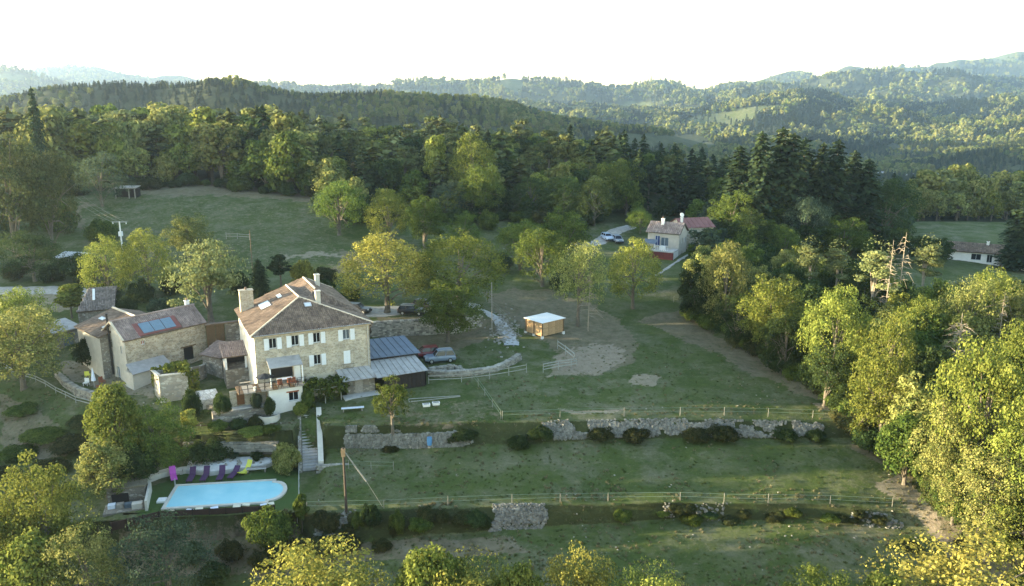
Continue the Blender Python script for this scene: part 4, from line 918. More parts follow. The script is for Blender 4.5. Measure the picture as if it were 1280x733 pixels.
scatter_tufts('dry_grass', 3500, 1, .3, .8, 'straw-coloured dry grass tufts over the shaded meadows', clump=.45)
scatter_tufts('field_stones', 380, 2, .08, .28, 'small pale stones lying about the shaded meadows', clump=.6)
# ------------------------------------------------------------------ building helpers
def wall_panel(mb, p0, p1, z0, z1, openings=(), th=.35, ztop=None):
    """vertical wall from p0 to p1 (outer face on the right-hand side of travel) with real openings (x0,x1,za,zb)"""
    p0 = Vector((p0[0], p0[1])); p1 = Vector((p1[0], p1[1])); L = (p1 - p0).length; d = (p1 - p0) / L; nin = Vector((-d.y, d.x))
    xs = sorted({0, L} | {a for o in openings for a in o[:2]}); zs = sorted({z0, z1} | {a for o in openings for a in o[2:4]})
    def q(x, z, dep): p = p0 + d * x + nin * dep; return (p.x, p.y, z)
    for i in range(len(xs) - 1):
        for j in range(len(zs) - 1):
            cx, cz = (xs[i] + xs[i + 1]) / 2, (zs[j] + zs[j + 1]) / 2
            if any(o[0] < cx < o[1] and o[2] < cz < o[3] for o in openings): continue
            a, b, c, e = xs[i], xs[i + 1], zs[j], zs[j + 1]
            mb.add([q(a, c, 0), q(b, c, 0), q(b, e, 0), q(a, e, 0)], [(0, 1, 2, 3)]); mb.add([q(a, c, th), q(b, c, th), q(b, e, th), q(a, e, th)], [(3, 2, 1, 0)])
    for a, b, c, e in [o[:4] for o in openings]:
        for r in (((a, c), (b, c)), ((b, c), (b, e)), ((b, e), (a, e)), ((a, e), (a, c))):
            (x0, za), (x1, zb) = r; mb.add([q(x0, za, 0), q(x1, zb, 0), q(x1, zb, th), q(x0, za, th)], [(3, 2, 1, 0)])
def window(parent, p0, p1, x, z, w, h, glass=GLASS, shutters=None, frame=SHUT, closed=False, th=.35, name='window'):
    """window with frame and pane (sub-parts) set back in the opening, shutters folded against the wall"""
    p0 = Vector((p0[0], p0[1])); p1 = Vector((p1[0], p1[1])); d = (p1 - p0).normalized(); nin = Vector((-d.y, d.x)); ang = atan2(d.y, d.x)
    c = p0 + d * x + nin * (th * .55)
    root = MB().box((0, .02, -h / 2 + .03), (w, .16, .06)).build(name, CONC, parent, (c.x, c.y, z)); root.rotation_euler = (0, 0, ang)
    MB().box((0, .03, 0), (w, .02, h)).build('pane', glass, root)
    f = MB(); t = .06
    for q in ((-w / 2 + t / 2, 0, t, h), (w / 2 - t / 2, 0, t, h), (0, h / 2 - t / 2, w - 2 * t, t), (0, -h / 2 + t / 2 + .07, w - 2 * t, t), (0, 0, .05, h - 2 * t)): f.box((q[0], -.01, q[1]), (q[2], .05, q[3]))
    f.build('frame', frame, root)
    if shutters:
        for s in (-1, 1):
            sw = w * .62
            xx = s * (w / 2 + sw / 2 + .02) if not closed else s * w * .25
            sw = sw if not closed else w * .48
            cc = p0 + d * (x + xx) - nin * (.05 if not closed else -.02)
            sh = MB(); sh.box((0, 0, 0), (sw, .05, h + .1))
            for zz in (-h * .28, h * .28): sh.box((0, -.035, zz), (sw * .9, .03, .09))
            for k in range(3): sh.box(((k - 1) * sw * .33, -.03, 0), (.015, .012, h * .95))
            so_ = sh.build('shutter', shutters, parent, (cc.x, cc.y, z)); so_.rotation_euler = (0, 0, ang)
def pip(x, y, poly):
    r = False; j = len(poly) - 1
    for i in range(len(poly)):
        xi, yi = poly[i]; xj, yj = poly[j]
        if (yi > y) != (yj > y) and x < (xj - xi) * (y - yi) / ((yj - yi) or 1e-9) + xi: r = not r
        j = i
    return r
def roof_face(slab, tiles, pts, th=.14, skip=None, sp=.24, row=.42, r=.115):
    """pts: 3-D outline, the first two are the eave (left to right seen from outside); lays rows of half-round tiles up the slope"""
    P3 = [Vector([float(a) for a in p]) for p in pts]; e = (P3[1] - P3[0]).normalized(); n = None
    for i in range(2, len(P3)):
        c = e.cross(P3[i] - P3[0])
        if c.length > 1e-3: n = c.normalized(); break
    if n.z < 0: n = -n
    up = n.cross(e); up = up if up.z > 0 else -up
    k = len(P3); slab.add([p for p in P3] + [p - n * th for p in P3], [tuple(range(k)), tuple(range(2 * k - 1, k - 1, -1))] + [(i, k + i, k + (i + 1) % k, (i + 1) % k) for i in range(k)])
    if tiles is None: return
    poly = [((p - P3[0]).dot(e), (p - P3[0]).dot(up)) for p in P3]
    x0 = min(p[0] for p in poly); x1 = max(p[0] for p in poly); y1 = max(p[1] for p in poly)
    for i in range(int((x1 - x0) / sp) + 1):
        x = x0 + (i + .5) * sp
        for j in range(int(y1 / row) + 1):
            y = (j + .5) * row
            if not pip(x, y, poly): continue
            w = P3[0] + e * x + up * y
            if skip and skip(w): continue
            jx = random.uniform(-.02, .02); l_ = row * .58; ra = r * random.uniform(.9, 1.08); vs = []
            for yy, lift in ((-l_, .035 + random.uniform(0, .02)), (l_, .012)):
                for a, b in ((-1, 0), (-.5, .8), (.5, .8), (1, 0)):
                    vs.append(w + e * (jx + a * ra) + up * yy + n * (lift + b * ra * .75))
            tiles.add(vs, [(0, 1, 5, 4), (1, 2, 6, 5), (2, 3, 7, 6), (0, 3, 2, 1)])
def frame_from(pL, pR):
    d = (np.array(pR) - np.array(pL))[:2]; return atan2(d[1], d[0]), float(np.hypot(*d))
def chimney(parent, x, y, z0, z1, w, d, m=STONE_FARM, pot=True):
    c = MB(); c.b2(x - w / 2, x + w / 2, y - d / 2, y + d / 2, z0, z1 - .12); c.b2(x - w / 2 - .07, x + w / 2 + .07, y - d / 2 - .07, y + d / 2 + .07, z1 - .117, z1)
    o = c.build('chimney', m, parent)
    if pot: MB().tube((x, y, z1 + .002), (x, y, z1 + .35), .16, .13, 8).build('chimney_pot', TILE, o)
    return o
def skylight(parent, c, ang_n, w, h, m=SKYL):
    """c on the roof plane, ang_n = (normal, along-eave vector)"""
    n, e = ang_n; n = Vector(n).normalized(); e = Vector(e).normalized(); up = n.cross(e)
    c = Vector(c) + n * .14; f = MB()
    def bx(mb, cx, cy, w_, h_, t, lift):
        vs = []
        for a in (0, t):
            for x, y in ((-1, -1), (1, -1), (1, 1), (-1, 1)): vs.append(c + e * (cx + x * w_ / 2) + up * (cy + y * h_ / 2) + n * (a + lift))
        mb.add(vs, [(3, 2, 1, 0), (4, 5, 6, 7), (0, 1, 5, 4), (1, 2, 6, 5), (2, 3, 7, 6), (3, 0, 4, 7)])
    for a, b, ww, hh in ((-w / 2, 0, .08, h + .08), (w / 2, 0, .08, h + .08), (0, h / 2, w - .08, .08), (0, -h / 2, w - .08, .08)): bx(f, a, b, ww, hh, .09, -.03)
    o = f.build('skylight', ALU, parent); g = MB(); bx(g, 0, 0, w - .08, h - .08, .03, 0); g.build('pane', m, o)

# ------------------------------------------------------------------ farmhouse
FLp = P(317, 419, 8.9); FRp = P(461, 402, 8.9); ang, W = frame_from(FLp, FRp)
farm = empty('farmhouse', (FLp[0], FLp[1], 0), ang, 'large square stone farmhouse with hipped clay tile roof and pale blue shutters', 'farmhouse')
D1, D2, EZ = 14.0, 21.0, 8.75
up_w = [(2.16, 7.5), (4.85, 7.53), (7.51, 7.55), (11.24, 7.5)]; lo_w = [(7.45, 4.7), (11.2, 4.65)]
op = [(x - .46, x + .46, z - .68, z + .68) for x, z in up_w] + [(7.45 - .46, 7.45 + .46, 4.02, 5.38), (11.2 - .43, 11.2 + .43, 3.75, 5.35), (1.7, 4.3, 3.05, 5.15)]
w = MB(); wall_panel(w, (0, 0), (W, 0), -2.5, EZ, op); w.build('front_wall', STONE_FARM, farm)
w = MB(); wall_panel(w, (0, D1), (0, 0), -2.5, EZ, [(D1 - 3.2, D1 - 2.4, 5.8, 7.0)]); w.build('side_wall', LIME_RENDER, farm)
w = MB(); wall_panel(w, (W, 0), (W, D2), -2.5, EZ); wall_panel(w, (W, D2), (7.5, D2), -2, EZ); wall_panel(w, (7.5, D2), (7.5, D1), -2, EZ); wall_panel(w, (7.5, D1), (0, D1), -2, EZ)
w.add([(0, D1 - .01, EZ - .05), (7.6, D1 - .01, EZ - .05), (6.6, D1 - .01, 11.3)], [(0, 1, 2)]); w.build('rear_wall', STONE_FARM, farm)
for x, z in up_w: window(farm, (0, 0), (W, 0), x, z, .92, 1.36, GLASS if x < 11 else GLASS2, SHUT)
window(farm, (0, 0), (W, 0), 7.45, 4.7, .92, 1.36, GLASS, SHUT)
window(farm, (0, 0), (W, 0), 11.2, 4.55, .86, 1.6, GLASS, SHUT, closed=True)
window(farm, (0, D1), (0, 0), D1 - 2.8, 6.4, .8, 1.2, GLASS, SHUT)
d = MB(); d.b2(1.7, 4.3, .25, .3, 3.05, 5.15); d.build('dark_doorway', BLACK, farm)
q = MB(); q.tube((W - .25, -.1, .3), (W - .25, -.1, EZ), .07, n=6); q.build('drainpipe', ALU, farm)
q = MB(); q.tube((-.1, -.42, EZ + .05), (W + .1, -.42, EZ + .05), .08, n=6); q.build('gutter', ALU, farm)
co_ = MB(); co_.b2(-.18, W + .18, -.18, .1, EZ - .25, EZ - .02); co_.b2(-.182, -.002, .1, D1, EZ - .25, EZ - .02); co_.build('cornice', MORTAR, farm)
k_ = .45
A = (6.8, 6.3, 11.5); B = (6.6, D1 + .2, 11.5); C = (9.6, 9.3, 11.7); D = (9.6, D2 - 3.7, 11.7)
e_ = EZ + .05
def z1roof(x, y):   # height of the first (front) roof
    if y > D1 + .2: return -9
    zf = e_ + (y + k_) * (A[2] - e_) / (A[1] + k_); zl = e_ + (x + k_) * (A[2] - e_) / (A[0] + k_); zr = e_ + (W + k_ - x) * (A[2] - e_) / (W + k_ - A[0])
    return min(zf, zl, zr)
def z2roof(x, y):
    zr = e_ + (W + k_ - x) * (C[2] - e_) / (W + k_ - C[0]); zl = e_ + (x - 4.6) * (C[2] - e_) / 5.0; zb = e_ + (D2 + k_ - y) * (C[2] - e_) / (D2 + k_ - D[1]); zf = C[2] + (y - C[1]) * .48
    return min(zr, zl, zb, zf) if y > 2 else -9
rs = MB(); rt = MB(); s1 = lambda p: z2roof(p.x, p.y) > p.z + .02; s2 = lambda p: z1roof(p.x, p.y) > p.z + .02
roof_face(rs, rt, [(-k_, -k_, e_), (W + k_, -k_, e_), A], skip=s1)
roof_face(rs, rt, [(-k_, D1 + .2, e_), (-k_, -k_, e_), A, B], skip=s1)
roof_face(rs, rt, [(W + k_, -k_, e_), (W + k_, D1 + .2, e_), B, A], skip=s1)
yc = C[1] - (C[2] - e_) / .48
roof_face(rs, rt, [(W + k_, 3.6, e_ + .01), (W + k_, D2 + k_, e_ + .01), D, C], skip=s2)
roof_face(rs, rt, [(4.6, D2 + k_, e_), (4.6, 3.6, e_), C, D], skip=lambda p: s2(p) or (p.y > D1 and p.x < 7.2))
roof_face(rs, rt, [(W + k_, D2 + k_, e_), (4.6, D2 + k_, e_), D], skip=s2)
roof_face(rs, rt, [(4.6, 3.6, e_), (W + k_, 3.6, e_), C], skip=s2)
rf = rs.build('roof', ROOFBASE, farm); rt.build('roof_tiles', TILE, farm, kind='stuff')
rg = MB()
for a, b in ((A, B), (A, (-k_, -k_, e_)), (A, (W + k_, -k_, e_)), (C, D), (D, (W + k_, D2 + k_, e_)), ): rg.tube(Vector(a) + Vector((0, 0, .05)), Vector(b) + Vector((0, 0, .05)), .12, n=6)
rg.build('ridge_caps', MORTAR, farm)
chimney(farm, .9, 11.6, 8.6, 12.0, 1.7, 1.0); chimney(farm, 9.0, 5.2, 9.6, 12.4, .6, .6, LIME_RENDER, False); chimney(farm, 11.0, 14.6, 9.6, 12.6, .6, .7, LIME_RENDER, False)
nl_ = Vector((-(A[2] - e_), 0, A[0] + k_)); nf_ = Vector((0, -(A[2] - e_), A[1] + k_))
skylight(farm, (2.9, 9.3, e_ + 3.35 * (A[2] - e_) / (A[0] + k_)), (nl_, (0, -1, 0)), 2.6, 1.3)
skylight(farm, (5.0, 10.4, e_ + 5.45 * (A[2] - e_) / (A[0] + k_)), (nl_, (0, -1, 0)), 1.6, .5)
skylight(farm, (7.5, 4.4, e_ + 4.85 * (A[2] - e_) / (A[1] + k_)), (nf_, (1, 0, 0)), .8, .8)
# white basement, terrace deck, canopy
bs = MB(); wall_panel(bs, (.9, -2.6), (4.9, -2.6), -1.6, 2.62, [(2.3, 3.5, .7, 1.9)]); wall_panel(bs, (4.9, -2.6), (4.9, 0), -1.6, 2.62); wall_panel(bs, (.9, 0), (.9, -2.6), -1.6, 2.62)
bs.build('basement_wall', WHITE_RENDER, farm)
window(farm, (.9, -2.6), (4.9, -2.6), 2.9, 1.3, 1.2, 1.2, GLASS)
MB().b2(2.95, 4.25 + .2, -2.72, -2.6, 1.92, 2.06).build('lintel', TERRA, farm)
dk = empty('terrace', (0, 0, 0)); dk.parent = farm
for i in range(12): MB().b2(-2.6 + i * .66, -2.6 + i * .66 + .63, -3.0, -.01, 2.63, 2.75).build('deck_board', GREYW if i % 3 else WOOD, dk)
for i in range(9): MB().b2(-2.5 + i * .96, -2.42 + i * .96, -3.0, -2.92, 2.76, 3.72).build('railing_post', BLACK, dk)
for z in (3.2, 3.7): MB().beam((-2.5, -2.95, z + .03), (5.3, -2.95, z + .03), .05, .05).build('railing_bar', BLACK, dk)
cp = MB(); roof_face(cp, None, [(1.2, -2.3, 5.15), (5.2, -2.3, 5.15), (5.2, -.02, 5.75), (1.2, -.02, 5.75)], th=.1); cp.build('canopy', FIBRO, farm)
for x in (1.3, 5.1): MB().b2(x - .06, x + .06, -2.26, -2.14, 2.76, 5.1).build('canopy_post', SHUT, farm)
MB().b2(4.4, 5.15, -.55, -.02, 2.76, 5.3).build('alcove_wall', WHITE_RENDER, farm)
# outside stairs by the corner
stf = empty('side_stairs', (0, 0, 0)); stf.parent = farm
for i in range(9): MB().b2(-1.9 + i * .02, -.5, 1.2 - i * .3, 1.5 - i * .3, 2.6 - i * .3, 2.66 - i * .3).build('step', GREYW, stf)
def world(o, x, y, z):
    a = o.rotation_euler.z; return (o.location.x + x * cos(a) - y * sin(a), o.location.y + x * sin(a) + y * cos(a), o.location.z + z)
# parasol, table, pots on the terrace
p = world(farm, .6, -2.2, 2.76)
ps = empty('parasol', p, ang, 'closed-in dark parasol on the farmhouse terrace', 'parasol')
m_ = MB(); m_.tube((0, 0, 0), (0, 0, 1.9), .03); m_.build('pole', BLACK, ps)
m_ = MB(); m_.tube((0, 0, 1.45), (0, 0, 1.85), 1.1, .08, 8); m_.build('canopy', BLACK, ps)
p = world(farm, 3.0, -1.9, 2.76)
tb = empty('table', p, ang, 'blue-grey covered table on the terrace under the canopy', 'table')
MB().b2(-.9, .9, -.4, .4, .72, .78).build('table_top', BLUEW, tb)
for x in (-.8, .8):
    for y in (-.3, .3): MB().b2(x - .03, x + .03, y - .03, y + .03, 0, .72).build('leg', BLACK, tb)
for i, x in enumerate((2.3, 3.5, 4.1)):
    p = world(farm, x, -2.65, 2.76); c_ = empty('garden_chair', p, ang + i * .3, ('orange cushioned chair at the stair end of the terrace table', 'orange cushioned chair in the middle of the terrace rail', 'orange cushioned chair at the ivy end of the terrace')[i], 'chair', 'orange chairs on the terrace')
    MB().b2(-.28, .28, -.28, .28, .38, .48).build('seat', TERRA, c_); MB().b2(-.28, .28, .22, .29, .5, .95).build('backrest', TERRA, c_)
    for a in (-.24, .24):
        for b in (-.24, .24): MB().b2(a - .025, a + .025, b - .025, b + .025, 0, .38).build('leg', BLACK, c_)
p = world(farm, -.6, -2.4, 2.76); pt = MB(); pt.tube((0, 0, 0), (0, 0, .4), .16, .22, 9); o = pt.build('flower_pot', WHITE_RENDER, None, p); tag(o, 'small white flower pot by the terrace rail', 'pot')
# garden wall & wooden door left of the basement
gw = empty('door_wall', world(farm, 0, 0, 0), ang, 'rendered stone wall with a brown wooden door under the terrace corner', 'wall')
m_ = MB(); wall_panel(m_, (-3.4, -1.25), (.88, -1.25), -1.5, 2.58, [(.75, 1.65, .7, 2.3)], th=.4); m_.build('wall', STONE_FARM, gw)
dd = MB().b2(-2.65, -1.75, -1.05, -.97, .75, 2.3).build('door', mat('brown_door', (.16, .075, .035), .7), gw); MB().b2(-1.9, -1.85, -1.11, -1.05, 1.4, 1.5).build('handle', BLACK, dd)
rp0 = empty('raised_path', world(farm, 0, 0, 0), ang, 'raised stone path and bed edged by a pale wall under the brown door', 'raised path')
MB().b2(-5.6, .88, -2.7, -1.3, -1.6, .55).build('earth', STONE_GREY, rp0); MB().b2(-5.7, .9, -3.0, -2.72, -1.7, .15).build('edge_wall', STONE_GREY, rp0); MB().b2(-3.3, .6, -2.2, -1.32, .553, .66).build('path_slab', CONC, rp0)
pl_ = empty('planter', world(farm, .6, -3.5, -1.4), ang, 'low rounded whitewashed planter wall at the corner of the basement', 'planter')
m_ = MB()
for k in range(10):
    a0 = pi + k * pi / 10; a1 = a0 + pi / 10; m_.prism([(1.3 * cos(a0), 1.1 * sin(a0)), (1.3 * cos(a1), 1.1 * sin(a1)), (1.05 * cos(a1), .85 * sin(a1)), (1.05 * cos(a0), .85 * sin(a0))], -.2, 1.3)
m_.build('planter_wall', LIME_RENDER, pl_); m_ = MB(); m_.prism([(1.04 * cos(pi + k * pi / 10), .84 * sin(pi + k * pi / 10)) for k in range(11)], -.2, 1.1); m_.build('soil', STONECORE, pl_)
for i, (x, y, hh, ww, lm, lab) in enumerate([(.6, -3.9, 2.6, 1.5, L_DARK, 'dark leafy climber in the rounded planter'), (-.6, -2.5, 2.0, 1.4, L_BLUE, 'grey-green bush beside the brown door'), (-4.4, -2.4, 2.3, 2.0, L_DARK, 'dark bush on the raised path between the rounded white wall and the brown door'), (5.3, -2.9, 2.6, 1.6, L_OAK, 'green ivy mass at the outer corner of the white basement'), (-5.2, -3.6, 1.5, 2.6, L_OAK, 'low green bush under the raised path, farthest from the basement'), (-3.0, -3.7, 1.3, 2.4, L_DARK, 'low dark bush under the middle of the raised path'), (-1.0, -3.8, 1.4, 2.0, L_SHRUB, 'low brownish bush under the raised path next to the planter')]):
    q = world(farm, x, y, 0); tree('shrub', 'climber', q[0], q[1], hh, ww, lm, lab, 'plant', z=(.5 if i in (1, 2) else (-1.3 if i > 3 else -.4)))

# porch pavilion on the left side of the farmhouse
pv = empty('porch', world(farm, -1.42, 9.1, 0), ang, 'open stone porch with tiled lean-to roof against the sunlit farmhouse side', 'porch')
m_ = MB(); m_.b2(-1.4, 1.4, -1.45, 1.7, -1, 2.5); m_.build('stone_base', STONE_GREY, pv)
rs = MB(); rt = MB(); roof_face(rs, rt, [(-1.7, -1.8, 4.3), (1.4, -1.8, 4.3), (1.4, 1.7, 5.25), (-1.7, 1.7, 5.25)], th=.12); rs.build('roof', ROOFBASE, pv); rt.build('roof_tiles', TILE_PINK, pv, kind='stuff')
for x in (-1.28, 1.2): MB().b2(x - .12, x + .12, -1.4, -1.16, 2.503, 4.25).build('post', SHUT, pv)
MB().b2(-1.4, 1.38, 1.5, 1.65, 2.503, 5.0).build('back_wall', BLACKW, pv)
MB().b2(-1.4, -1.25, -1.14, 1.4, 2.503, 3.3).build('parapet', LIME_RENDER, pv)
lt = empty('lean_to', world(farm, -5.3, 14.8, 0), ang, 'low tiled lean-to roof between the barn gate and the porch', 'lean-to')
rs = MB(); rt = MB(); roof_face(rs, rt, [(0, 0, 2.9), (2.3, -3.8, 3.1), (5.0, -1.6, 4.0), (2.5, 2.6, 3.9)], th=.12); rs.build('roof', ROOFBASE, lt); rt.build('roof_tiles', TILE_PINK, lt, kind='stuff')
m_ = MB(); wall_panel(m_, (.3, .1), (2.4, -3.5), -1, 2.8); wall_panel(m_, (2.4, -3.5), (4.8, -1.5), -1, 2.8); m_.build('wall', STONE_GREY, lt)
rdw = empty('round_wall', world(farm, -6.6, 13.6, 0), ang, 'low pale curved stone wall in front of the lean-to roof', 'wall')
m_ = MB()
for k in range(9):
    a0 = pi * 1.0 + k * pi / 9; a1 = a0 + pi / 9
    m_.prism([(1.9 * cos(a0), 1.6 * sin(a0)), (1.9 * cos(a1), 1.6 * sin(a1)), (1.6 * cos(a1), 1.3 * sin(a1)), (1.6 * cos(a0), 1.3 * sin(a0))], -1, 2.1)
m_.build('wall', STONE_GREY, rdw)
# dark barn gate between barn and farmhouse
bgt = empty('barn_gate', world(farm, -2.6, 20.0, 2.5), ang, 'dark brown double gate under a tiled coping between barn and farmhouse', 'gate')
for x in (-1.25, 0):
    dl = empty('gate_leaf', (x, 0, 0)); dl.parent = bgt
    for k in range(4): MB().b2(.02 + k * .3, .30 + k * .3, 0, .08, -.6, 3.0).build('board', WOOD, dl)
MB().b2(1.3, 3.4, -.1, .35, -1, 3.0).build('gate_wall', STONE_GREY, bgt); MB().b2(-1.4, 3.5, -.25, .5, 3.02, 3.2).build('coping', TILE, bgt)

# ------------------------------------------------------------------ sheds against the right side of the farmhouse
sh = empty('lean_to_shed', world(farm, W, 0, 0), ang, 'blue-grey sheet-roofed shed and lower grey roofed dark carport against the farmhouse', 'shed')
def toloc(o, q):
    a = o.rotation_euler.z; dx, dy = q[0] - o.location.x, q[1] - o.location.y
    return (dx * cos(a) + dy * sin(a), -dx * sin(a) + dy * cos(a), q[2] - o.location.z)
r1 = [toloc(sh, P(461, 449, 3.3)), toloc(sh, P(526, 441, 3.3)), toloc(sh, P(508, 419, 3.9)), toloc(sh, P(461, 424, 3.9))]
print('blue roof', r1)
r1 = [(.05, r1[0][1], 3.3), (r1[1][0], r1[1][1], 3.3), (r1[1][0], r1[2][1], 3.9), (.05, r1[3][1], 3.9)]
def sheet_roof(parent, pts, n, m, name='roof_sheet', th=.05):
    a, b, c, d_ = [Vector(p) for p in pts]
    for i in range(n):
        t0, t1 = i / n, (i + .97) / n; q = MB(); roof_face(q, None, [a.lerp(b, t0), a.lerp(b, t1), d_.lerp(c, t1), d_.lerp(c, t0)], th=th)
        up = Vector((0, 0, .04)); q.beam(a.lerp(b, t0 + .004) + up, d_.lerp(c, t0 + .004) + up, .05, .06); q.build(name, m, parent)
sheet_roof(sh, r1, 8, SLATE)
x1 = r1[1][0] - .2; y0 = r1[0][1] + .2; y1 = max(r1[2][1], r1[3][1]) - .2
m_ = MB(); wall_panel(m_, (.01, y0), (x1, y0), -1, 3.1, th=.2); wall_panel(m_, (x1, y0), (x1, y1), -1, 3.2, th=.2); wall_panel(m_, (x1, y1), (.01, y1), -1, 3.5, th=.2); m_.build('wall', BLACKW, sh)
r2 = [toloc(sh, P(477, 472, 2.3)), toloc(sh, P(536, 463, 2.3)), toloc(sh, P(526, 446, 3.0)), toloc(sh, P(461, 453, 3.0))]; print('grey roof', r2)
r2 = [(r2[0][0] - .6, r2[0][1], 2.3), (r2[1][0], r2[0][1] + .1, 2.3), (r2[1][0] - .1, y0 - .05, 2.95), (.1, y0 - .05, 2.95)]
sheet_roof(sh, r2, 9, FIBRO)
xf = r2[1][0] - .3; yf = r2[0][1] + .35
for i in range(9): MB().b2(.9 + i * (xf - 1.0) / 9, .9 + (i + .93) * (xf - 1.0) / 9, yf, yf + .06, -.8, 2.15).build('wall_board', BLACKW, sh)
for i in range(6): MB().b2(xf, xf + .06, yf + .1 + i * (y0 - yf - .2) / 6, yf + .1 + (i + .93) * (y0 - yf - .2) / 6, -.6, 2.3).build('wall_board', BLACKW, sh)
# small awning with stone store below
aw = empty('awning_store', world(farm, 0, 0, 0), ang, 'small grey awning roof over a stone store and pale slab at the farmhouse foot', 'store')
sheet_roof(aw, [(9.9, -2.6, 2.2), (14.6, -2.6, 2.2), (13.9, -.02, 3.05), (9.6, -.02, 3.05)], 6, FIBRO)
m_ = MB(); wall_panel(m_, (10.6, -1.7), (14.2, -1.7), -1, 2.3, th=.3); m_.build('store_wall', STONE_GREY, aw)
MB().b2(9.9, 14.4, -3.4, -1.72, -.9, .14).build('slab', CONC, aw)
MB().b2(11.6, 12.6, -1.76, -1.7, .2, 1.9).build('door', GREYW, aw)
bl = MB()
for i in range(9): bl.tube((10.6 + i * .15, -.42, 3.2), (10.6 + i * .15, -.42, 3.7), .015, n=4)
bl.tube((10.5, -.42, 3.72), (11.95, -.42, 3.72), .02, n=4); bl.tube((10.5, -.02, 3.72), (10.5, -.42, 3.72), .02, n=4); bl.tube((11.95, -.02, 3.72), (11.95, -.42, 3.72), .02, n=4); bl.tube((10.5, -.42, 3.2), (11.95, -.42, 3.2), .02, n=4)
bl.build('window_railing', BLACK, farm)
# pergola of vines
pg = empty('vine_pergola', world(farm, 0, 0, 0), ang, 'leafy grape vine pergola along the foot of the farmhouse front', 'pergola')
for x in (5.6, 7.6, 9.6): MB().b2(x - .05, x + .05, -2.6, -2.5, -.9, 1.7).build('post', PALEWOOD, pg)
for y in (-2.55, -.3): MB().beam((5.2, y, 1.73), (10.2, y, 1.73), .07, .07).build('beam', PALEWOOD, pg)
def leafheap(boxes, leaf=.15, dens=55):
    V = []; Fs = []; nb = 0
    for x0, x1, y0, y1, z0, z1 in boxes:
        n = int((x1 - x0) * (y1 - y0 + z1 - z0) * dens) + 30
        c = np.stack([RNG.uniform(x0, x1, n), RNG.uniform(y0, y1, n), RNG.uniform(z0, z1, n)], 1)
        c += (np.stack([vnoise(c[:, 0] * 1.3, c[:, 1] * 1.3, 1), vnoise(c[:, 0], c[:, 2], 2), vnoise(c[:, 1] + c[:, 0], c[:, 0] * 1.1, 3)], 1) - .5) * .7
        sz = leaf * RNG.uniform(.6, 1.4, n); v, f = quads(c, RNG.normal(size=(n, 3)) + [0, -.6, 1.0], rdirs(n), sz, sz); V.append(v); Fs.append(f + nb); nb += len(v)
    return np.concatenate(V), np.concatenate(Fs)
v, f = leafheap([(5.0, 10.6, -2.9, -.1, 1.5, 2.5), (4.9, 6.0, -3.2, -2.2, -.5, 2.9), (7, 10.3, -3, -2.5, .6, 1.8)]); newobj('foliage', arrmesh('pergola_foliage', v, f, L_OAK), pg)

# ------------------------------------------------------------------ barn with solar panels
Bp = P(155, 425, 6); Ep = P(256, 402, 6); bang, BL = frame_from(Bp, Ep)
barn = empty('barn', (Bp[0], Bp[1], 0), bang, 'long stone barn with three solar panels in red flashing on its tile roof', 'barn')
BD = 5.6; AZ = 7.95
w = MB(); wall_panel(w, (0, 0), (BL, 0), -1.5, 5.85, [(2.2, 2.75, 4.7, 5.3), (8.0, 9.5, 1.0, 2.9)]); w.build('front_wall', STONE_BARN, barn)
w = MB(); wall_panel(w, (0, BD), (0, 0), -1.5, 5.85, [(BD - 1.3, BD - .85, 3.9, 4.9), (BD - 3.9, BD - 3.4, 4.3, 5.4), (BD - 3, BD - 2.1, -.2, 1.8)]); w.add([(0, BD, 5.85), (0, 0, 5.85), (0, BD / 2, AZ - .1)], [(0, 1, 2)]); w.build('gable_wall', LIME_RENDER, barn)
w = MB(); wall_panel(w, (BL, 0), (BL, BD), -1, 5.85); w.add([(BL, 0, 5.85), (BL, BD, 5.85), (BL, BD / 2, AZ - .1)], [(0, 1, 2)]); wall_panel(w, (BL, BD), (0, BD), -1, 5.85); w.build('rear_wall', STONE_BARN, barn)
for x, z, ww, hh in ((BD - 1.08, 4.4, .45, 1.0), (BD - 3.65, 4.85, .5, 1.1)): window(barn, (0, BD), (0, 0), x, z, ww, hh)
window(barn, (0, 0), (BL, 0), 2.47, 5.0, .5, .6, mat('rust_box', (.30, .10, .04)))
window(barn, (0, BD), (0, 0), BD - 2.55, .8, .9, 2.0, GLASS2)
MB().b2(8.0, 9.5, .2, .25, 1.0, 2.9).build('dark_doorway', BLACK, barn)
MB().b2(7.6, 9.9, -.03, .1, 2.92, 3.1).build('lintel', WOOD, barn)
rs = MB(); rt = MB(); pan = (3.0, 7.6); ez = 5.85; sl_ = (AZ - ez) / (BD / 2 + .3)
skp = lambda p: (2.0 < p.x < 8.0 and p.z < 7.35) if p.y < BD / 2 else False
roof_face(rs, rt, [(-.3, -.3, ez), (BL + .2, -.3, ez), (BL + .2, BD / 2, AZ), (-.3, BD / 2, AZ)], skip=skp)
roof_face(rs, rt, [(BL + .2, BD + .3, ez), (-.3, BD + .3, ez), (-.3, BD / 2, AZ), (BL + .2, BD / 2, AZ)])
rs.build('roof', ROOFBASE, barn); rt.build('roof_tiles', TILE_PINK, barn, kind='stuff')
rg = MB(); rg.tube((-.3, BD / 2, AZ + .08), (BL + .2, BD / 2, AZ + .08), .15, n=6); rg.build('ridge_caps', TILE_PINK, barn)
vg = MB(); vg.beam((-.28, -.3, ez + .1), (-.28, BD / 2, AZ + .1), .3, .14); vg.beam((-.28, BD + .3, ez + .1), (-.28, BD / 2, AZ + .1), .3, .14); vg.build('verge', MORTAR, barn)
def rp_(x, t): return Vector((x, -.3 + t * (BD / 2 + .3), ez + t * (AZ - ez)))
nb_ = Vector((0, -(AZ - ez), BD / 2 + .3)).normalized()
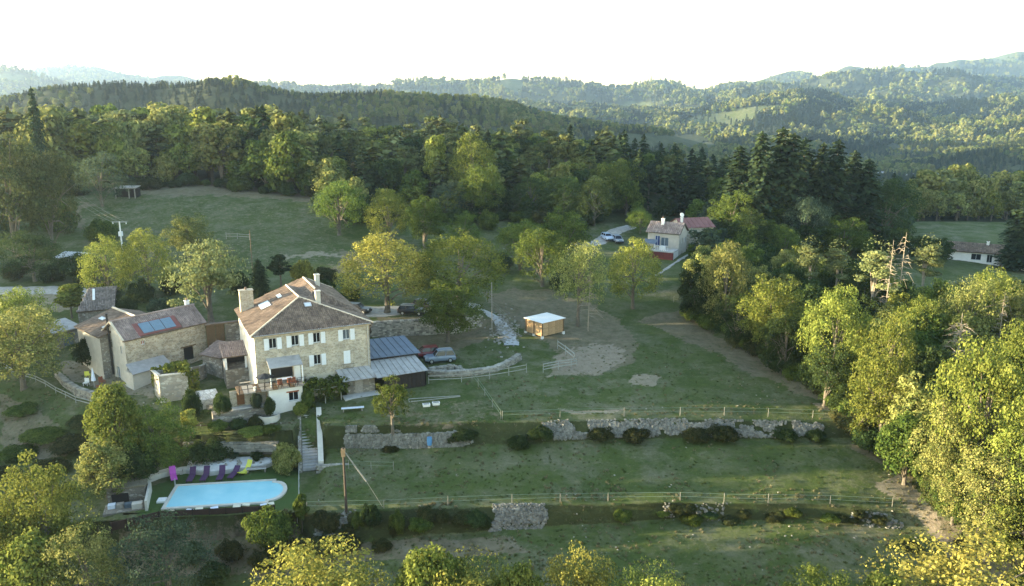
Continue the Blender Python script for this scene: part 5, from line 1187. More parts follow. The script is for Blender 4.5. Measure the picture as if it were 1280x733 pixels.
fl_ = MB(); roof_face(fl_, None, [rp_(2.0, .06) + nb_ * .1, rp_(8.0, .06) + nb_ * .1, rp_(8.0, .70) + nb_ * .1, rp_(2.0, .70) + nb_ * .1], th=.08); fl_.build('red_flashing', REDFL, barn)
for i in range(3):
    a = 2.75 + i * 1.55; q = MB(); roof_face(q, None, [rp_(a, .13) + nb_ * .17, rp_(a + 1.47, .13) + nb_ * .17, rp_(a + 1.47, .63) + nb_ * .17, rp_(a, .63) + nb_ * .17], th=.06); q.build('solar_panel', SOLAR, barn)
chimney(barn, BL - .6, BD / 2 + .5, 7, 8.7, .5, .5, WHITE_RENDER)
q = MB(); q.tube((-.25, 3.6, .6), (-.25, 3.6, 9.0), .13, n=8); q.build('flue_pipe', BLACK, barn)
m_ = MB(); roof_face(m_, None, [(-.6, -2.6, 1.9), (5.0, -2.2, 1.9), (5.0, -.02, 2.7), (-.2, -.02, 2.7)], th=.1); m_.build('low_roof', FIBRO, barn)
m_ = MB(); wall_panel(m_, (-.5, -2.3), (2.0, -2.1), -1.5, 1.85); wall_panel(m_, (-.5, -.02), (-.5, -2.3), -1.5, 1.95); m_.build('low_wall', LIME_RENDER, barn)

# ------------------------------------------------------------------ second stone house
hp = P(170, 397, 7.6); hq = P(141, 385.5, 7.6); hang = atan2(hq[1] - hp[1], hq[0] - hp[0]); HL = float(np.hypot(*(hq - hp)[:2]))
h2 = empty('stone_house', (hp[0], hp[1], 0), hang, 'pale-walled stone house with low brown tile roof behind the barn', 'house')
print('h2', hp, hq, HL, toloc(h2, P(97, 396, 6)), toloc(h2, P(133, 408, 6)), toloc(h2, P(182, 394, 6.5)))
ex = HL + .0; lw_ = 5.4; rw = 3.6
rs = MB(); rt = MB(); roof_face(rs, rt, [(ex, lw_, 6.0), (-.6, lw_, 6.0), (-.6, 0, 7.6), (ex, 0, 7.6)]); roof_face(rs, rt, [(-.6, -rw, 6.5), (ex, -rw, 6.5), (ex, 0, 7.6), (-.6, 0, 7.6)]); rs.build('roof', ROOFBASE, h2); rt.build('roof_tiles', TILE, h2, kind='stuff')
rg = MB(); rg.tube((-.6, 0, 7.72), (ex, 0, 7.72), .17, n=6); rg.build('ridge_caps', MORTAR, h2)
w = MB(); wall_panel(w, (ex - .3, lw_ - .3), (-.3, lw_ - .3), -1, 6.0, [(2.0, 2.6, 4.2, 5.0)]); w.build('side_wall', LIME_RENDER, h2)
window(h2, (ex - .3, lw_ - .3), (-.3, lw_ - .3), 2.3, 4.6, .6, .8)
w = MB()
for a, b in (((-.3, lw_ - .3), (-.3, -rw + .3)), ((-.3, -rw + .3), (ex - .3, -rw + .3)), ((ex - .3, -rw + .3), (ex - .3, lw_ - .3))): wall_panel(w, a, b, -1, 6.0)
for x in (-.3, ex - .3): w.add([(x, lw_ - .3, 6), (x, -rw + .3, 6), (x, -rw + .3, 6.5), (x, 0, 7.5)], [(0, 1, 2, 3)])
w.build('gable_wall', STONE_GREY, h2)
ns = Vector((0, 1.6, 5.4)); 
for x, t, ww in ((ex - 2.4, .55, 1.3), (1.5, .35, .9)): skylight(h2, (x, lw_ * (1 - t), 6 + 1.6 * t), (ns, (-1, 0, 0)), ww, .5, SKYL)
# low shed with grey roof beside it
sp_ = P(67, 416, 3.6); sq_ = P(101, 408, 3.6); sang, SL = frame_from(sp_, sq_)
s3 = empty('garden_shed', (sp_[0], sp_[1], 0), sang, 'small stone shed with flat grey roof and dark doorway, left of the pale house', 'shed')
roof = MB(); roof_face(roof, None, [(-.3, -.3, 3.6), (SL + .1, -.3, 3.6), (SL + .1, 4.2, 4.3), (-.3, 4.2, 4.3)], th=.15); roof.build('roof', FIBRO, s3)
w = MB(); wall_panel(w, (0, 0), (SL, 0), -1, 3.5, [(1.3, 2.9, -.5, 2.9)]); wall_panel(w, (0, 3.9), (0, 0), -1, 3.5); wall_panel(w, (SL, 0), (SL, 3.9), -1, 3.5); w.build('wall', STONE_GREY, s3)
MB().b2(1.3, 2.9, .25, .3, -.5, 2.9).build('dark_doorway', GLASS2, s3)
# tiled outbuilding
op_ = P(97, 390, 5.4); oq_ = P(143, 386, 5.4); oang, OL = frame_from(op_, oq_)
ob = empty('outbuilding', (op_[0], op_[1], 0), oang, 'old low outbuilding with weathered mossy tile roof and white flashing streak by the gravel road', 'outbuilding')
rs = MB(); rt = MB(); roof_face(rs, rt, [(-.2, -.2, 5.4), (OL, -.2, 5.4), (OL + .2, 6.5, 7.5), (1.2, 6.5, 7.5)]); rs.build('roof', ROOFBASE, ob); rt.build('roof_tiles', mat('mossy_tile', (.17, .14, .12), .9, .4, .6, isl=.35), ob, kind='stuff')
w = MB(); wall_panel(w, (0, .1), (OL - .1, .1), 0, 5.3); wall_panel(w, (OL - .1, .1), (OL, 6.3), 0, 5.6); wall_panel(w, (1.2, 6.3), (0, .1), 0, 5.3); w.build('wall', STONE_GREY, ob)
m_ = MB(); m_.beam((2.1, 2.6, 6.45), (1.95, 6.0, 7.5), .35, .06); m_.build('flashing', WHITE_RENDER, ob)

# ------------------------------------------------------------------ stone cistern with ivy
cp_ = P(198, 470, 3.1); cq_ = P(234, 466, 3.1); cang, CL = frame_from(cp_, cq_)
ci_ = empty('cistern', (cp_[0], cp_[1], 0), cang, 'square pale stone cistern with rim coping and ivy crown in front of the barn', 'cistern')
CD = 3.0; w = MB(); wall_panel(w, (0, 0), (CL, 0), -2.6, 3.0); wall_panel(w, (-.8, CD), (0, 0), -2.6, 3.0); wall_panel(w, (CL, 0), (CL, CD), -2.6, 3.0); wall_panel(w, (CL, CD), (-.8, CD), -2.6, 3.0); w.build('wall', stonemat('cistern_stone', (.48, .46, .41), (.36, .33, .27), 2.0, .3, (.42, .38, .31)), ci_)
m_ = MB(); m_.b2(-.1, CL + .05, -.08, .4, 3.003, 3.12); m_.beam((-.85, CD, 3.06), (.1, .1, 3.06), .45, .12); m_.build('coping', LIME_RENDER, ci_)
MB().b2(-.3, CL - .3, .4, CD - .2, 2.4, 2.5).build('earth', STONECORE, ci_)
v, f = leafheap([(.5, CL + .2, .9, CD + .3, 2.9, 3.8), (CL - .9, CL + .5, -.1, 1.2, 2.9, 4.0), (CL - .1, CL + 1.3, -.2, 1.8, -2.5, 3.2), (-1.0, .4, CD - .3, CD + .6, .5, 3.4)], .16, 60); iv = newobj('ivy', arrmesh('ivy', v, f, L_LIME), ci_)
# white rounded wall
rw_ = P(262, 512, -.9); o = empty('rounded_wall', (rw_[0], rw_[1], -1.0), ang, 'whitewashed rough stone buttress with a round step at its foot', 'wall')
m_ = MB(); m_.prism([(-1.5, 0), (-.5, -.3), (.6, -.25), (1.2, .2), (1.0, 1.2), (-1.3, 1.2)], -1, [1.7, 1.5, 1.5, 1.9, 2.3, 2.3]); m_.build('buttress', stonemat('whitewashed_stone', (.66, .65, .62), (.42, .40, .36), 1.8, .15, (.6, .58, .54)), o)
m_ = MB(); n_ = 14; m_.prism([(1.9 * cos(pi + pi * i / n_), -.1 + 1.3 * sin(pi + pi * i / n_)) for i in range(n_ + 1)], -1.4, -.15); m_.build('round_step', LIME_RENDER, o)
# ------------------------------------------------------------------ dry-stone walls
def stonewall(name, path, zb, zt, th, size, label, m=DRY, cat='wall', coping=True, gaps=()):
    """path world xy points; zb/zt bottom and top heights along it; irregular stones laid in courses over a dark core"""
    path = [np.array(p, float)[:2] for p in path]; cum = [0]
    for a, b in zip(path[:-1], path[1:]): cum.append(cum[-1] + float(np.hypot(*(b - a))))
    L = cum[-1]; fr = lambda arr, s: float(np.interp(s, cum, arr)); px_ = [p[0] for p in path]; py_ = [p[1] for p in path]
    root = empty(name, (path[0][0], path[0][1], 0), 0, label, cat); ox, oy = path[0]
    core = MB(); st = MB(); ns = max(2, int(L / 1.2))
    for i in range(ns):
        s0, s1 = L * i / ns, L * (i + 1) / ns; a = (fr(px_, s0) - ox, fr(py_, s0) - oy); b = (fr(px_, s1) - ox, fr(py_, s1) - oy)
        d = Vector((b[0] - a[0], b[1] - a[1])).normalized(); nr = Vector((-d.y, d.x)) * (th * .5 - .07)
        core.prism([(a[0] - nr.x, a[1] - nr.y), (b[0] - nr.x, b[1] - nr.y), (b[0] + nr.x, b[1] + nr.y), (a[0] + nr.x, a[1] + nr.y)], [fr(zb, s0) - .5, fr(zb, s1) - .5] * 2, [fr(zt, s0) - .1, fr(zt, s1) - .1, fr(zt, s1) - .1, fr(zt, s0) - .1])
    core.build('core', STONECORE, root)
    s = 0; hmax = max(t - b for t, b in zip(zt, zb)); rows = int(hmax / (size * .55)) + 1
    for side in (-1, 1):
        for r_ in range(rows):
            s = random.random() * size
            while s < L:
                ln = size * random.uniform(.6, 1.5); sc = min(L, s + ln / 2); z0 = fr(zb, sc) - .15; z1 = fr(zt, sc) + .1 * (vnoise(np.array([sc * .7]), np.array([3.]), 4)[0] - .5) * 4 * .4
                z = z0 + (r_ + .5) * size * .55; s += ln
                if z > z1 or any(g0 < sc < g1 for g0, g1 in gaps): continue
                x = fr(px_, sc) - ox; y = fr(py_, sc) - oy; s2 = min(L, sc + .3); dx = fr(px_, s2) - fr(px_, sc - .3); dy = fr(py_, s2) - fr(py_, sc - .3); a = atan2(dy, dx)
                off = side * (th / 2 - .06) + random.uniform(-.05, .05)
                st.box((x - sin(a) * off, y + cos(a) * off, z + random.uniform(-.03, .03)), (ln * .98, .3, size * .55 * random.uniform(.85, 1.15)), a, random.uniform(-.08, .08), random.uniform(-.1, .1), jit=.09)
    if coping:
        s = 0
        while s < L:
            ln = size * random.uniform(.8, 1.6); sc = min(L, s + ln / 2); s += ln
            x = fr(px_, sc) - ox; y = fr(py_, sc) - oy; a = atan2(fr(py_, min(L, sc + .3)) - fr(py_, sc - .3), fr(px_, min(L, sc + .3)) - fr(px_, sc - .3))
            st.box((x, y, fr(zt, sc) + .02), (ln * .97, th * 1.05, .2), a, random.uniform(-.08, .08), random.uniform(-.08, .08), jit=.1)
    st.build('stones', m, root, kind='stuff'); return root
def fline(k, us, dy=0):
    out = []
    for u in us:
                # find the point of feature line k whose pixel column is u
        ss = np.linspace(-.8, .8, 1601); Y = np.interp(ss, FEAT[k][0], FEAT[k][1]); Z = np.interp(ss, FEAT[k][0], FEAT[k][2]); uu, vv = pix(ss * Y, Y, Z)
        i = int(np.argmin(np.abs(uu - u))); out.append((ss[i] * Y[i], Y[i] + dy, Z[i]))
    return out
def wall_on(kb, us, **k):
    b = fline(kb, us); t = fline(kb + 1, us)
    path = [((p[0] + q[0]) / 2, (p[1] * .55 + q[1] * .45)) for p, q in zip(b, t)]
    return path, [p[2] - .1 for p in b], [q[2] + .12 for q in t]
def rubble_bank(name, k, u0, u1, n, size, label, cover, m=RUBB, t0=-.1, t1=1.05):
    """tumbled stones of a broken terrace wall lying on the bank between feature lines k and k+1"""
    us = np.linspace(u0, u1, 40); b = np.array(fline(k, us)); t = np.array(fline(k + 1, us)); st = MB(); o = b[0]; n_ = 0
    while n_ < n:
        q = random.random() * 39; i = int(q); f = q - i; w = random.uniform(t0, t1)
        p = (b[i] * (1 - f) + b[i + 1] * f) * (1 - w) + (t[i] * (1 - f) + t[i + 1] * f) * w
        cv = .6 * vnoise(np.array([p[0] / 2.6]), np.array([p[1] / .9]), 17)[0] + .4 * vnoise(np.array([p[0] / .9]), np.array([p[1] / .5]), 18)[0] + .6 * max(0, 1 - min(q, 39 - q) / 9)
        if cv > cover: n_ += .25; continue
        n_ += 1; s_ = size * random.uniform(.45, 1.25) * (1.25 if .2 < w < .8 else .8)
        st.box((p[0] - o[0], p[1] - o[1], G(p[0], p[1]) - o[2] + s_ * .0), (s_ * 1.25, s_ * .85, s_ * .7), random.random() * 3.1, random.uniform(-.4, .4), random.uniform(-.3, .3), taper=.85, jit=.11)
    root = empty(name, o, 0, label, 'wall'); st.build('stones', m, root, kind='stuff')
rubble_bank('broken_wall', 4, 408, 615, 3000, .30, 'rough pale stone terrace wall from the stairs to the first brambles', .62, t0=-.05, t1=.6)
rubble_bank('broken_wall', 4, 408, 560, 900, .24, 'thin upper line of loose stones above the rough pale terrace wall', .5, t0=.75, t1=1.15)
rubble_bank('broken_wall', 4, 600, 1085, 4200, .26, 'broken stone bank overgrown with brambles between upper and middle meadow', .62, t0=.15, t1=1.0)
rubble_bank('broken_wall', 2, 598, 700, 1000, .26, 'bare patch of tumbled grey stones in the middle of the lower bank', .62)
rubble_bank('broken_wall', 2, 1030, 1150, 160, .26, 'tumbled grey stones in the lower bank beside the tan path', .46)
rubble_bank('broken_wall', 2, 385, 450, 260, .26, 'few grey stones in the lower bank near the pool corner', .6)
rubble_bank('broken_wall', 2, 700, 1030, 200, .2, 'thin scatter of stones along the long lower bank', .35)
pth, zb, zt = wall_on(8, [462, 485, 510, 540, 575, 600]); stonewall('drive_wall', [(a, b - .2) for a, b in pth], zb, zt, .7, .42, 'tall dry-stone wall holding up the parking drive behind the sheds')
stonewall('garden_wall', [T(u, v)[:2] for u, v in [(535, 470), (560, 471), (590, 469), (618, 464), (640, 455), (648, 450)]], [-.2, -.2, -.1, 0, .1, .2], [.85, .8, .8, .85, .95, 1.0], .7, .36, 'low dry-stone wall curving past the car towards the paddock', DRYP)
stonewall('garden_wall', [T(u, v)[:2] for u, v in [(536, 468), (560, 464), (575, 462)]], [0, 0, 0], [.9, .85, .5], .6, .34, 'short tumbled stone wall beside the car with rubble heap', DRYP)
stonewall('courtyard_wall', [T(u, v)[:2] for u, v in [(72, 470), (85, 484), (100, 494), (120, 501), (142, 502)]], [-.9, -1.2, -1.4, -1.4, -1.3], [.5, .35, .2, .1, .1], .6, .4, 'curved stone wall round the gravel courtyard before the barn', DRYP)
stonewall('low_wall', [P(u, v, -4)[:2] for u, v in [(395, 586), (415, 585), (434, 584)]], [-4.3, -4.3, -4.2], [-3.7, -3.7, -3.7], .4, .35, 'low straight stone edging at the foot of the stairs', DRYP, coping=True)
stonewall('slope_wall', [T(u, v)[:2] for u, v in [(230, 558), (268, 557), (310, 556), (345, 553)]], [-3.4, -3.3, -3.3, -3.2], [-2.5, -2.4, -2.4, -2.3], .6, .42, 'rough grey stones in the slope above the rock bed', DRYP)
stonewall('yard_wall', [T(u, v)[:2] for u, v in [(236, 505), (270, 512), (300, 510), (332, 506)]], [-1.2, -1.3, -1.2, -1], [-.1, -.3, -.2, 0], .5, .4, 'low curved pale wall below the wooden door', DRYP)

# ------------------------------------------------------------------ stone stairs
s0 = P(386, 521, -.7); s1 = P(388, 586, -4.3); v2 = (s1 - s0)[:2]; SLn = float(np.hypot(*v2)); sa = atan2(v2[1], v2[0]) + pi / 2
stt = empty('garden_stairs', (s0[0], s0[1], -.7), sa, 'straight flight of grey stone stairs going down between two pale side walls', 'stairs')
ns = 17
for i in range(ns): MB().b2(-.85, .85, -(i + 1) * SLn / ns, -i * SLn / ns - .01, -.5 - i * 3.55 / ns, -(i + 1) * 3.55 / ns + .05).build('step', FIBRO, stt)
for x in (-1.1, 1.2):
    hw_ = .3 if x > 0 else .2
    m_ = MB(); m_.add([(x - hw_, .9, -1), (x + hw_, .9, -1), (x + hw_, .9, .75), (x - hw_, .9, .75), (x - hw_, -SLn - .2, -4.2), (x + hw_, -SLn - .2, -4.2), (x + hw_, -SLn - .2, -2.75 if x > 0 else -3.4), (x - hw_, -SLn - .2, -2.75 if x > 0 else -3.4)], [(0, 3, 2, 1), (4, 5, 6, 7), (0, 1, 5, 4), (1, 2, 6, 5), (2, 3, 7, 6), (3, 0, 4, 7)]); m_.build('side_wall', LIME_RENDER if x > 0 else STONE_GREY, stt)
MB().b2(-1.2, 1.2, .05, 1.6, -.6, .12).build('landing', LIME_RENDER, stt)

# ------------------------------------------------------------------ pool
pc = [P(u, v, -4.5) for u, v in [(201, 637), (335, 629), (338, 600), (215, 606)]]
pang, PL = frame_from(pc[0], pc[1]); pool = empty('swimming_pool', (pc[0][0], pc[0][1], -4.55), pang, 'pale turquoise swimming pool with white coping and rounded end', 'swimming pool')
lo_ = [toloc(pool, q) for q in pc]; print('pool', lo_); PWd = (lo_[2][1] + lo_[3][1]) / 2; rr_ = PWd * .36; nn_ = 14
basin = [(0.35, .35), (PL - .35, .35), (PL - .35, PWd / 2 - rr_)] + [(PL - .35 + rr_ * .75 * sin(pi * i / nn_), PWd / 2 - rr_ * cos(pi * i / nn_)) for i in range(1, nn_)] + [(PL - .35, PWd / 2 + rr_), (PL - .35, PWd - .35), (.35, PWd - .35)]
outer = [(0, 0), (PL, 0), (PL, PWd / 2 - rr_ - .3)] + [(PL + (rr_ * .75 + .05) * sin(pi * i / nn_), PWd / 2 - (rr_ + .3) * cos(pi * i / nn_)) for i in range(1, nn_)] + [(PL, PWd / 2 + rr_ + .3), (PL, PWd), (0, PWd)]
k = len(basin); m_ = MB(); m_.add([(x, y, .10) for x, y in outer] + [(x, y, .10) for x, y in basin] + [(x, y, -.25) for x, y in outer] + [(x, y, -.3) for x, y in basin],
    [(i, (i + 1) % k, k + (i + 1) % k, k + i) for i in range(k)] + [(i, 2 * k + i, 2 * k + (i + 1) % k, (i + 1) % k) for i in range(k)] + [(k + i, k + (i + 1) % k, 3 * k + (i + 1) % k, 3 * k + i) for i in range(k)]); m_.build('coping', LIME_RENDER, pool)
m_ = MB(); m_.add([(x, y, .03) for x, y in basin], [tuple(range(k))]); m_.build('water', WATER, pool)
MB().b2(-.9, -.05, 1.6, 2.5, -.2, .14).build('diving_block', WHITE_RENDER, pool)
MB().box((.0, PWd - .2, .45), (.12, .12, .8)).build('shower_post', ALU, pool)
# slabs / cushions along the pool front
for i, (u, v, c) in enumerate([(214, 640, CREAM), (237, 638, BLUEW), (249, 636, CREAM), (268, 635, BLUEW), (296, 633, CREAM), (308, 631, CREAM), (330, 631, BLUEW), (338, 630, CREAM)]):
    q = P(u, v, -4.5); o = MB().box((0, 0, 0), (.75, .42, .10), 0).build('lounger_cushion' if c is BLUEW else 'paving_slab', c, None, (q[0], q[1], -4.5)); o.rotation_euler = (random.uniform(-.1, .2), 0, pang + random.uniform(-.4, .4))
    tag(o, ['cream slab nearest the pool house along the pool fence', 'crumpled blue-white cloth next to the big cream slab', 'biggest cream slab between two pale blue cloths', 'pale blue cloth in the middle of the pool front', 'flat cream slab past the middle of the pool front', 'cream slab beside the flat one near the pool front end', 'pale blue cloth at the rounded end of the pool front', 'last cream slab by the pool fence corner'][i], 'cloth' if c is BLUEW else 'slab')
# loungers
def lounger(u, v, c, label, rz=0, back=.9, group='purple loungers on the pool lawn'):
    q = P(u, v, -4.6); o = empty('sun_lounger', (q[0], q[1], -4.6), pang + rz, label, 'sun lounger', group)
    m_ = MB(); m_.b2(-.33, .33, -1.2, .3, .30, .38); m_.build('seat', c, o)
    bk = MB(); bk.add([(-.33, .31, .31), (.33, .31, .31), (.33, .31 + .85 * cos(back), .31 + 1.0 * sin(back)), (-.33, .31 + .85 * cos(back), .31 + 1.0 * sin(back)), (-.33, .38, .31), (.33, .38, .31), (.33, .38 + .85 * cos(back), .31 + 1.0 * sin(back)), (-.33, .38 + .85 * cos(back), .31 + 1.0 * sin(back))], [(0, 1, 2, 3), (7, 6, 5, 4), (0, 4, 5, 1), (1, 5, 6, 2), (2, 6, 7, 3), (3, 7, 4, 0)]); bk.build('backrest', c, o)
    for x in (-.27, .27):
        for y in (-1.1, .2): MB().b2(x - .03, x + .03, y - .03, y + .03, 0, .3).build('leg', BLACK, o)
    return o
lounger(217, 598, MAGENTA, 'bright magenta lounger by the curved path wall', .35, group=None)
lounger(240, 599, PURPLE, 'first dark purple lounger, nearest the magenta one', .0)
lounger(257, 598, PURPLE, 'second dark purple lounger from the magenta one', -.05)
lounger(277, 597, PURPLE, 'third dark purple lounger, in front of the rock bed shrub', .0)
lounger(293, 595, PURPLE, 'fourth dark purple lounger, folded low beside the yellow one', -.2, .45)
# yellow curved lounger
q = P(307, 591, -4.6); o = empty('sun_lounger', (q[0], q[1], -4.6), pang - .5, 'curved lime-yellow lounger on the pool lawn', 'sun lounger'); prof = [(-1.0, .45), (-.6, .3), (-.1, .22), (.3, .35), (.7, .8), (.9, 1.2)]
for (a, za), (b, zb_) in zip(prof[:-1], prof[1:]): MB().add([(-.32, a, za), (.32, a, za), (.32, b, zb_), (-.32, b, zb_), (-.32, a, za - .07), (.32, a, za - .07), (.32, b, zb_ - .07), (-.32, b, zb_ - .07)], [(0, 1, 2, 3), (7, 6, 5, 4), (0, 4, 5, 1), (1, 5, 6, 2), (2, 6, 7, 3), (3, 7, 4, 0)]).build('seat_shell', YELLOW, o)
MB().b2(-.25, .25, -.3, .1, 0, .14).build('base', YELLOW, o)
q = P(321, 590, -4.6); o = empty('garden_bench', (q[0], q[1], -4.6), pang, 'grey slatted bench with pale top at the end of the lounger row', 'bench')
for k in range(3): MB().b2(-1.1, 1.1, -.3 + k * .2, -.12 + k * .2, .42, .5).build('slat', GREYW if k else CONC, o)
for x in (-.95, .95): MB().b2(x - .06, x + .06, -.25, .25, 0, .42).build('leg', GREYW, o)
# rock bed behind
rb = [(232, 588), (236, 577), (250, 570), (300, 569), (335, 570), (345, 577), (330, 582), (300, 586), (262, 591)]
rbw = [P(u, v, -4.2) for u, v in rb]; o_ = empty('rock_bed', (rbw[0][0], rbw[0][1], -4.6), 0, 'white gravel bed with boulders and dark kerb behind the loungers', 'rock bed')
loc_ = [(q[0] - rbw[0][0], q[1] - rbw[0][1]) for q in rbw]; MB().prism(loc_, -.3, .42).build('kerb', CONC, o_)
cx_, cy__ = np.mean([p[0] for p in loc_]), np.mean([p[1] for p in loc_]); MB().prism([(cx_ + (p[0] - cx_) * .93, cy__ + (p[1] - cy__) * .9) for p in loc_], .3, .48).build('gravel_top', mat('white_gravel', (.66, .65, .63), .95, .15, 2, .6, 8), o_)
for i in range(26):
    t = random.random(); x = cx_ + random.uniform(-4.6, -1.0) if i < 18 else cx_ + random.uniform(-1, 4.5); y = cy__ + random.uniform(-.9, .8); s_ = random.uniform(.2, .42)
    MB().box((x, y, .48 + s_ * .3), (s_ * 1.5, s_ * 1.1, s_ * .8), random.random() * 3, taper=.7, jit=.12).build('boulder', DRYP if i % 3 else DRY, o_)
for u, v, r, lm, lab in [(276, 577, .45, L_DARK, 'round dark plant on the white gravel, left one'), (291, 574, .55, L_BLUE, 'spreading blue-green plant on the white gravel'), (322, 575, .6, L_DARK, 'clipped dark green ball plant at the end of the rock bed')]:
    q = P(u, v, -4.15); o = tree('shrub', 'rock_plant', q[0], q[1], r * 1.6, r * 2.4, lm, lab, 'plant', z=-4.18)
# curved path wall + pool house
stonewall('curved_path_wall', [P(u, v, -4.3)[:2] for u, v in [(168, 608), (182, 600), (197, 594), (212, 590), (232, 587)]], [-4.7] * 5, [-4.1, -4.15, -4.2, -4.2, -4.2], .7, .5, 'smooth pale curved wall leading from the pool house to the rock bed', LIME_RENDER)
q = P(160, 628, -4.6); ph = empty('pool_house', (q[0], q[1], -4.6), pang + .2, 'small stone pool house with mossy roof and dark opening', 'pool house')
m_ = MB(); m_.b2(-1.9, 1.7, .2, 2.6, -1, 1.5); m_.build('wall', STONE_GREY, ph); MB().b2(-2.1, 1.9, .0, 2.8, 1.503, 1.72).build('roof', mat('mossy_slab', (.16, .14, .10), .95), ph); MB().b2(-1.5, .1, .15, .198, -.1, 1.0).build('dark_opening', BLACK, ph)
MB().b2(1.9, 2.15, -2.6, 2.0, -.6, 1.1).build('side_wall', LIME_RENDER, ph)
for i, (x, y, z) in enumerate([(-1.4, -.9, 0), (-.6, -1.0, 0), (.2, -1.2, 0), (.9, -1.3, 0)]):
    c_ = MB().b2(-.35, .35, -.3, .3, 0, .42).build('seat_block', [BLUEW, GREYW, GLASS2, GREYW][i], ph, (x, y, z + .05))
m_ = MB(); m_.b2(-2.1, 1.88, -2.2, .0, -.9, .05); m_.build('paved_floor', STONE_GREY, ph)
MB().b2(.6, 1.6, -2.0, -1.3, .052, .6).build('sink_block', LIME_RENDER, ph)
# brown pool fence
def boardfence(name, pts, h, label, m, step=1.6, zoff=0, post=WOOD, cat='fence', zbase=None):
    path = [np.array(p, float) for p in pts]; root = empty(name, (path[0][0], path[0][1], path[0][2]), 0, label, cat); o = path[0]
    for a, b in zip(path[:-1], path[1:]):
        L = float(np.hypot(*(b - a)[:2])); n = max(1, round(L / step))
        for i in range(n):
            p = a + (b - a) * i / n - o; q = a + (b - a) * (i + .97) / n - o
            pn = MB(); pn.beam((p[0], p[1], p[2] + h / 2), (q[0], q[1], q[2] + h / 2), .05, h - .05); pn.build('panel', m, root)
            MB().b2(p[0] - .05, p[0] + .05, p[1] - .14, p[1] - .04, p[2] - .3, p[2] + h + .08).build('post', post, root)
    return root
f0 = P(150, 655, -4.9); f1 = P(200, 650, -4.9); f2 = P(345, 642, -4.9)
boardfence('pool_fence', [(P(140, 664, -5.3)), f1, f2], .95, 'long dark brown board fence below the swimming pool', mat('dark_brown_board', (.045, .028, .024), .8, .2, 3, objvar=.15), post=BLACKW)
ga = P(232, 542, -2.2); gb = P(372, 538, -1.7)
boardfence('garden_fence', [ga, gb], 1.0, 'brown brushwood fence with pale posts above the pool slope', mat('brushwood', (.085, .055, .04), .95, .3, 6, .4, 14, objvar=.15), 1.9, post=PALEWOOD)
# stair-side fence rails
def railfence(name, pxs, h, label, rails=(.5, .95), step=2.4, m=PALEWOOD, r=.035, pr=.05, cat='fence', group=None, world_pts=None, wire=False):
    P3 = world_pts or [T(*p) for p in pxs]; root = empty(name, P3[0], 0, label, cat, group); o = np.array(P3[0], float); prev = None
    posts = []
    for a, b in zip(P3[:-1], P3[1:]):
        a = np.array(a, float); b = np.array(b, float); L = float(np.hypot(*(b - a)[:2])); n = max(1, round(L / step))
        for i in range(n): posts.append(a + (b - a) * i / n)
    posts.append(np.array(P3[-1], float)); posts = [np.array([p[0], p[1], G(p[0], p[1])]) - o for p in posts]
    for p in posts: MB().tube((p[0], p[1], p[2] - .3), (p[0], p[1], p[2] + h * random.uniform(.9, 1.1)), pr * (.6 if wire else 1), pr * (.5 if wire else .85), 6).build('post', GREYW if wire else m, root)
    for z in rails:
        for a, b in zip(posts[:-1], posts[1:]): MB().beam((a[0], a[1], a[2] + z), (b[0], b[1], b[2] + z), r, r * 1.6 if not wire else r).build('wire' if wire else 'rail', TAPE if wire else m, root)
    return root
railfence('paddock_rail', [(679, 466), (698, 462), (714, 460), (721, 458)], 1.3, 'pale wooden rail fence section in front of the pale trampled earth', (.45, .85, 1.2), 1.9, r=.07)
railfence('paddock_rail', [(697, 436), (707, 443), (718, 452)], 1.3, 'pale wooden rails slanting down from the paddock shelter', (.6, 1.15), 2.6, r=.07)
railfence('paddock_rail', [(536, 480), (577, 478), (612, 474), (636, 470), (658, 466)], 1.2, 'thin pole fence running along the outside of the low stone wall', (.55, 1.1), 3.2, r=.05)
railfence('wire_fence', [(590, 474), (606, 495), (626, 524)], 1.1, 'diagonal pale tape fence crossing the yard meadow', (.6, 1.05), 3.5, r=.022, wire=True)
railfence('wire_fence', [(628, 525), (700, 522), (780, 521), (850, 520), (960, 521), (1072, 524)], 1.1, 'tape fence with thin posts along the top of the upper wall', (.6, 1.05), 5.5, r=.02, wire=True)
railfence('wire_fence', [(384, 638), (480, 636), (560, 632), (640, 629), (760, 627), (850, 626), (960, 629), (1115, 634)], 1.0, 'tape fence with thin posts along the top of the lower bank', (.5, .95), 5.5, r=.022, wire=True)
railfence('wire_fence', [(600, 372), (625, 392), (648, 418)], 1.1, 'thin wire fence between the stone path and the paddock', (.6, 1.0), 3.5, r=.018, wire=True)
railfence('wire_fence', [(842, 378), (880, 386), (920, 398)], 1.1, 'wire fence along the top of the brown bank', (.6, 1.0), 4, r=.018, wire=True)
railfence('curved_rail', [(-10, 452), (15, 468), (45, 478), (70, 492), (95, 504), (125, 512)], .9, 'double pale rail curving round the rough field under the courtyard', (.45, .85), 3, r=.06)
railfence('wire_fence', [(436, 586), (492, 588)], 1.0, 'short wire fence beside the brace of the wooden pole', (.5, .95), 3, r=.02, wire=True)
railfence('meadow_rail', [(283, 299), (297, 299), (312, 300)], 1.3, 'weathered horse pen rails standing on the high meadow', (.6, 1.1), 2.2, m=GREYW, r=.07, pr=.07)
railfence('garden_rail', [(374, 590), (374, 640), (372, 655)], 1.0, 'pale post-and-rail fence going down from the stairs beside the pool', (.5, .95), 2.0, r=.06)

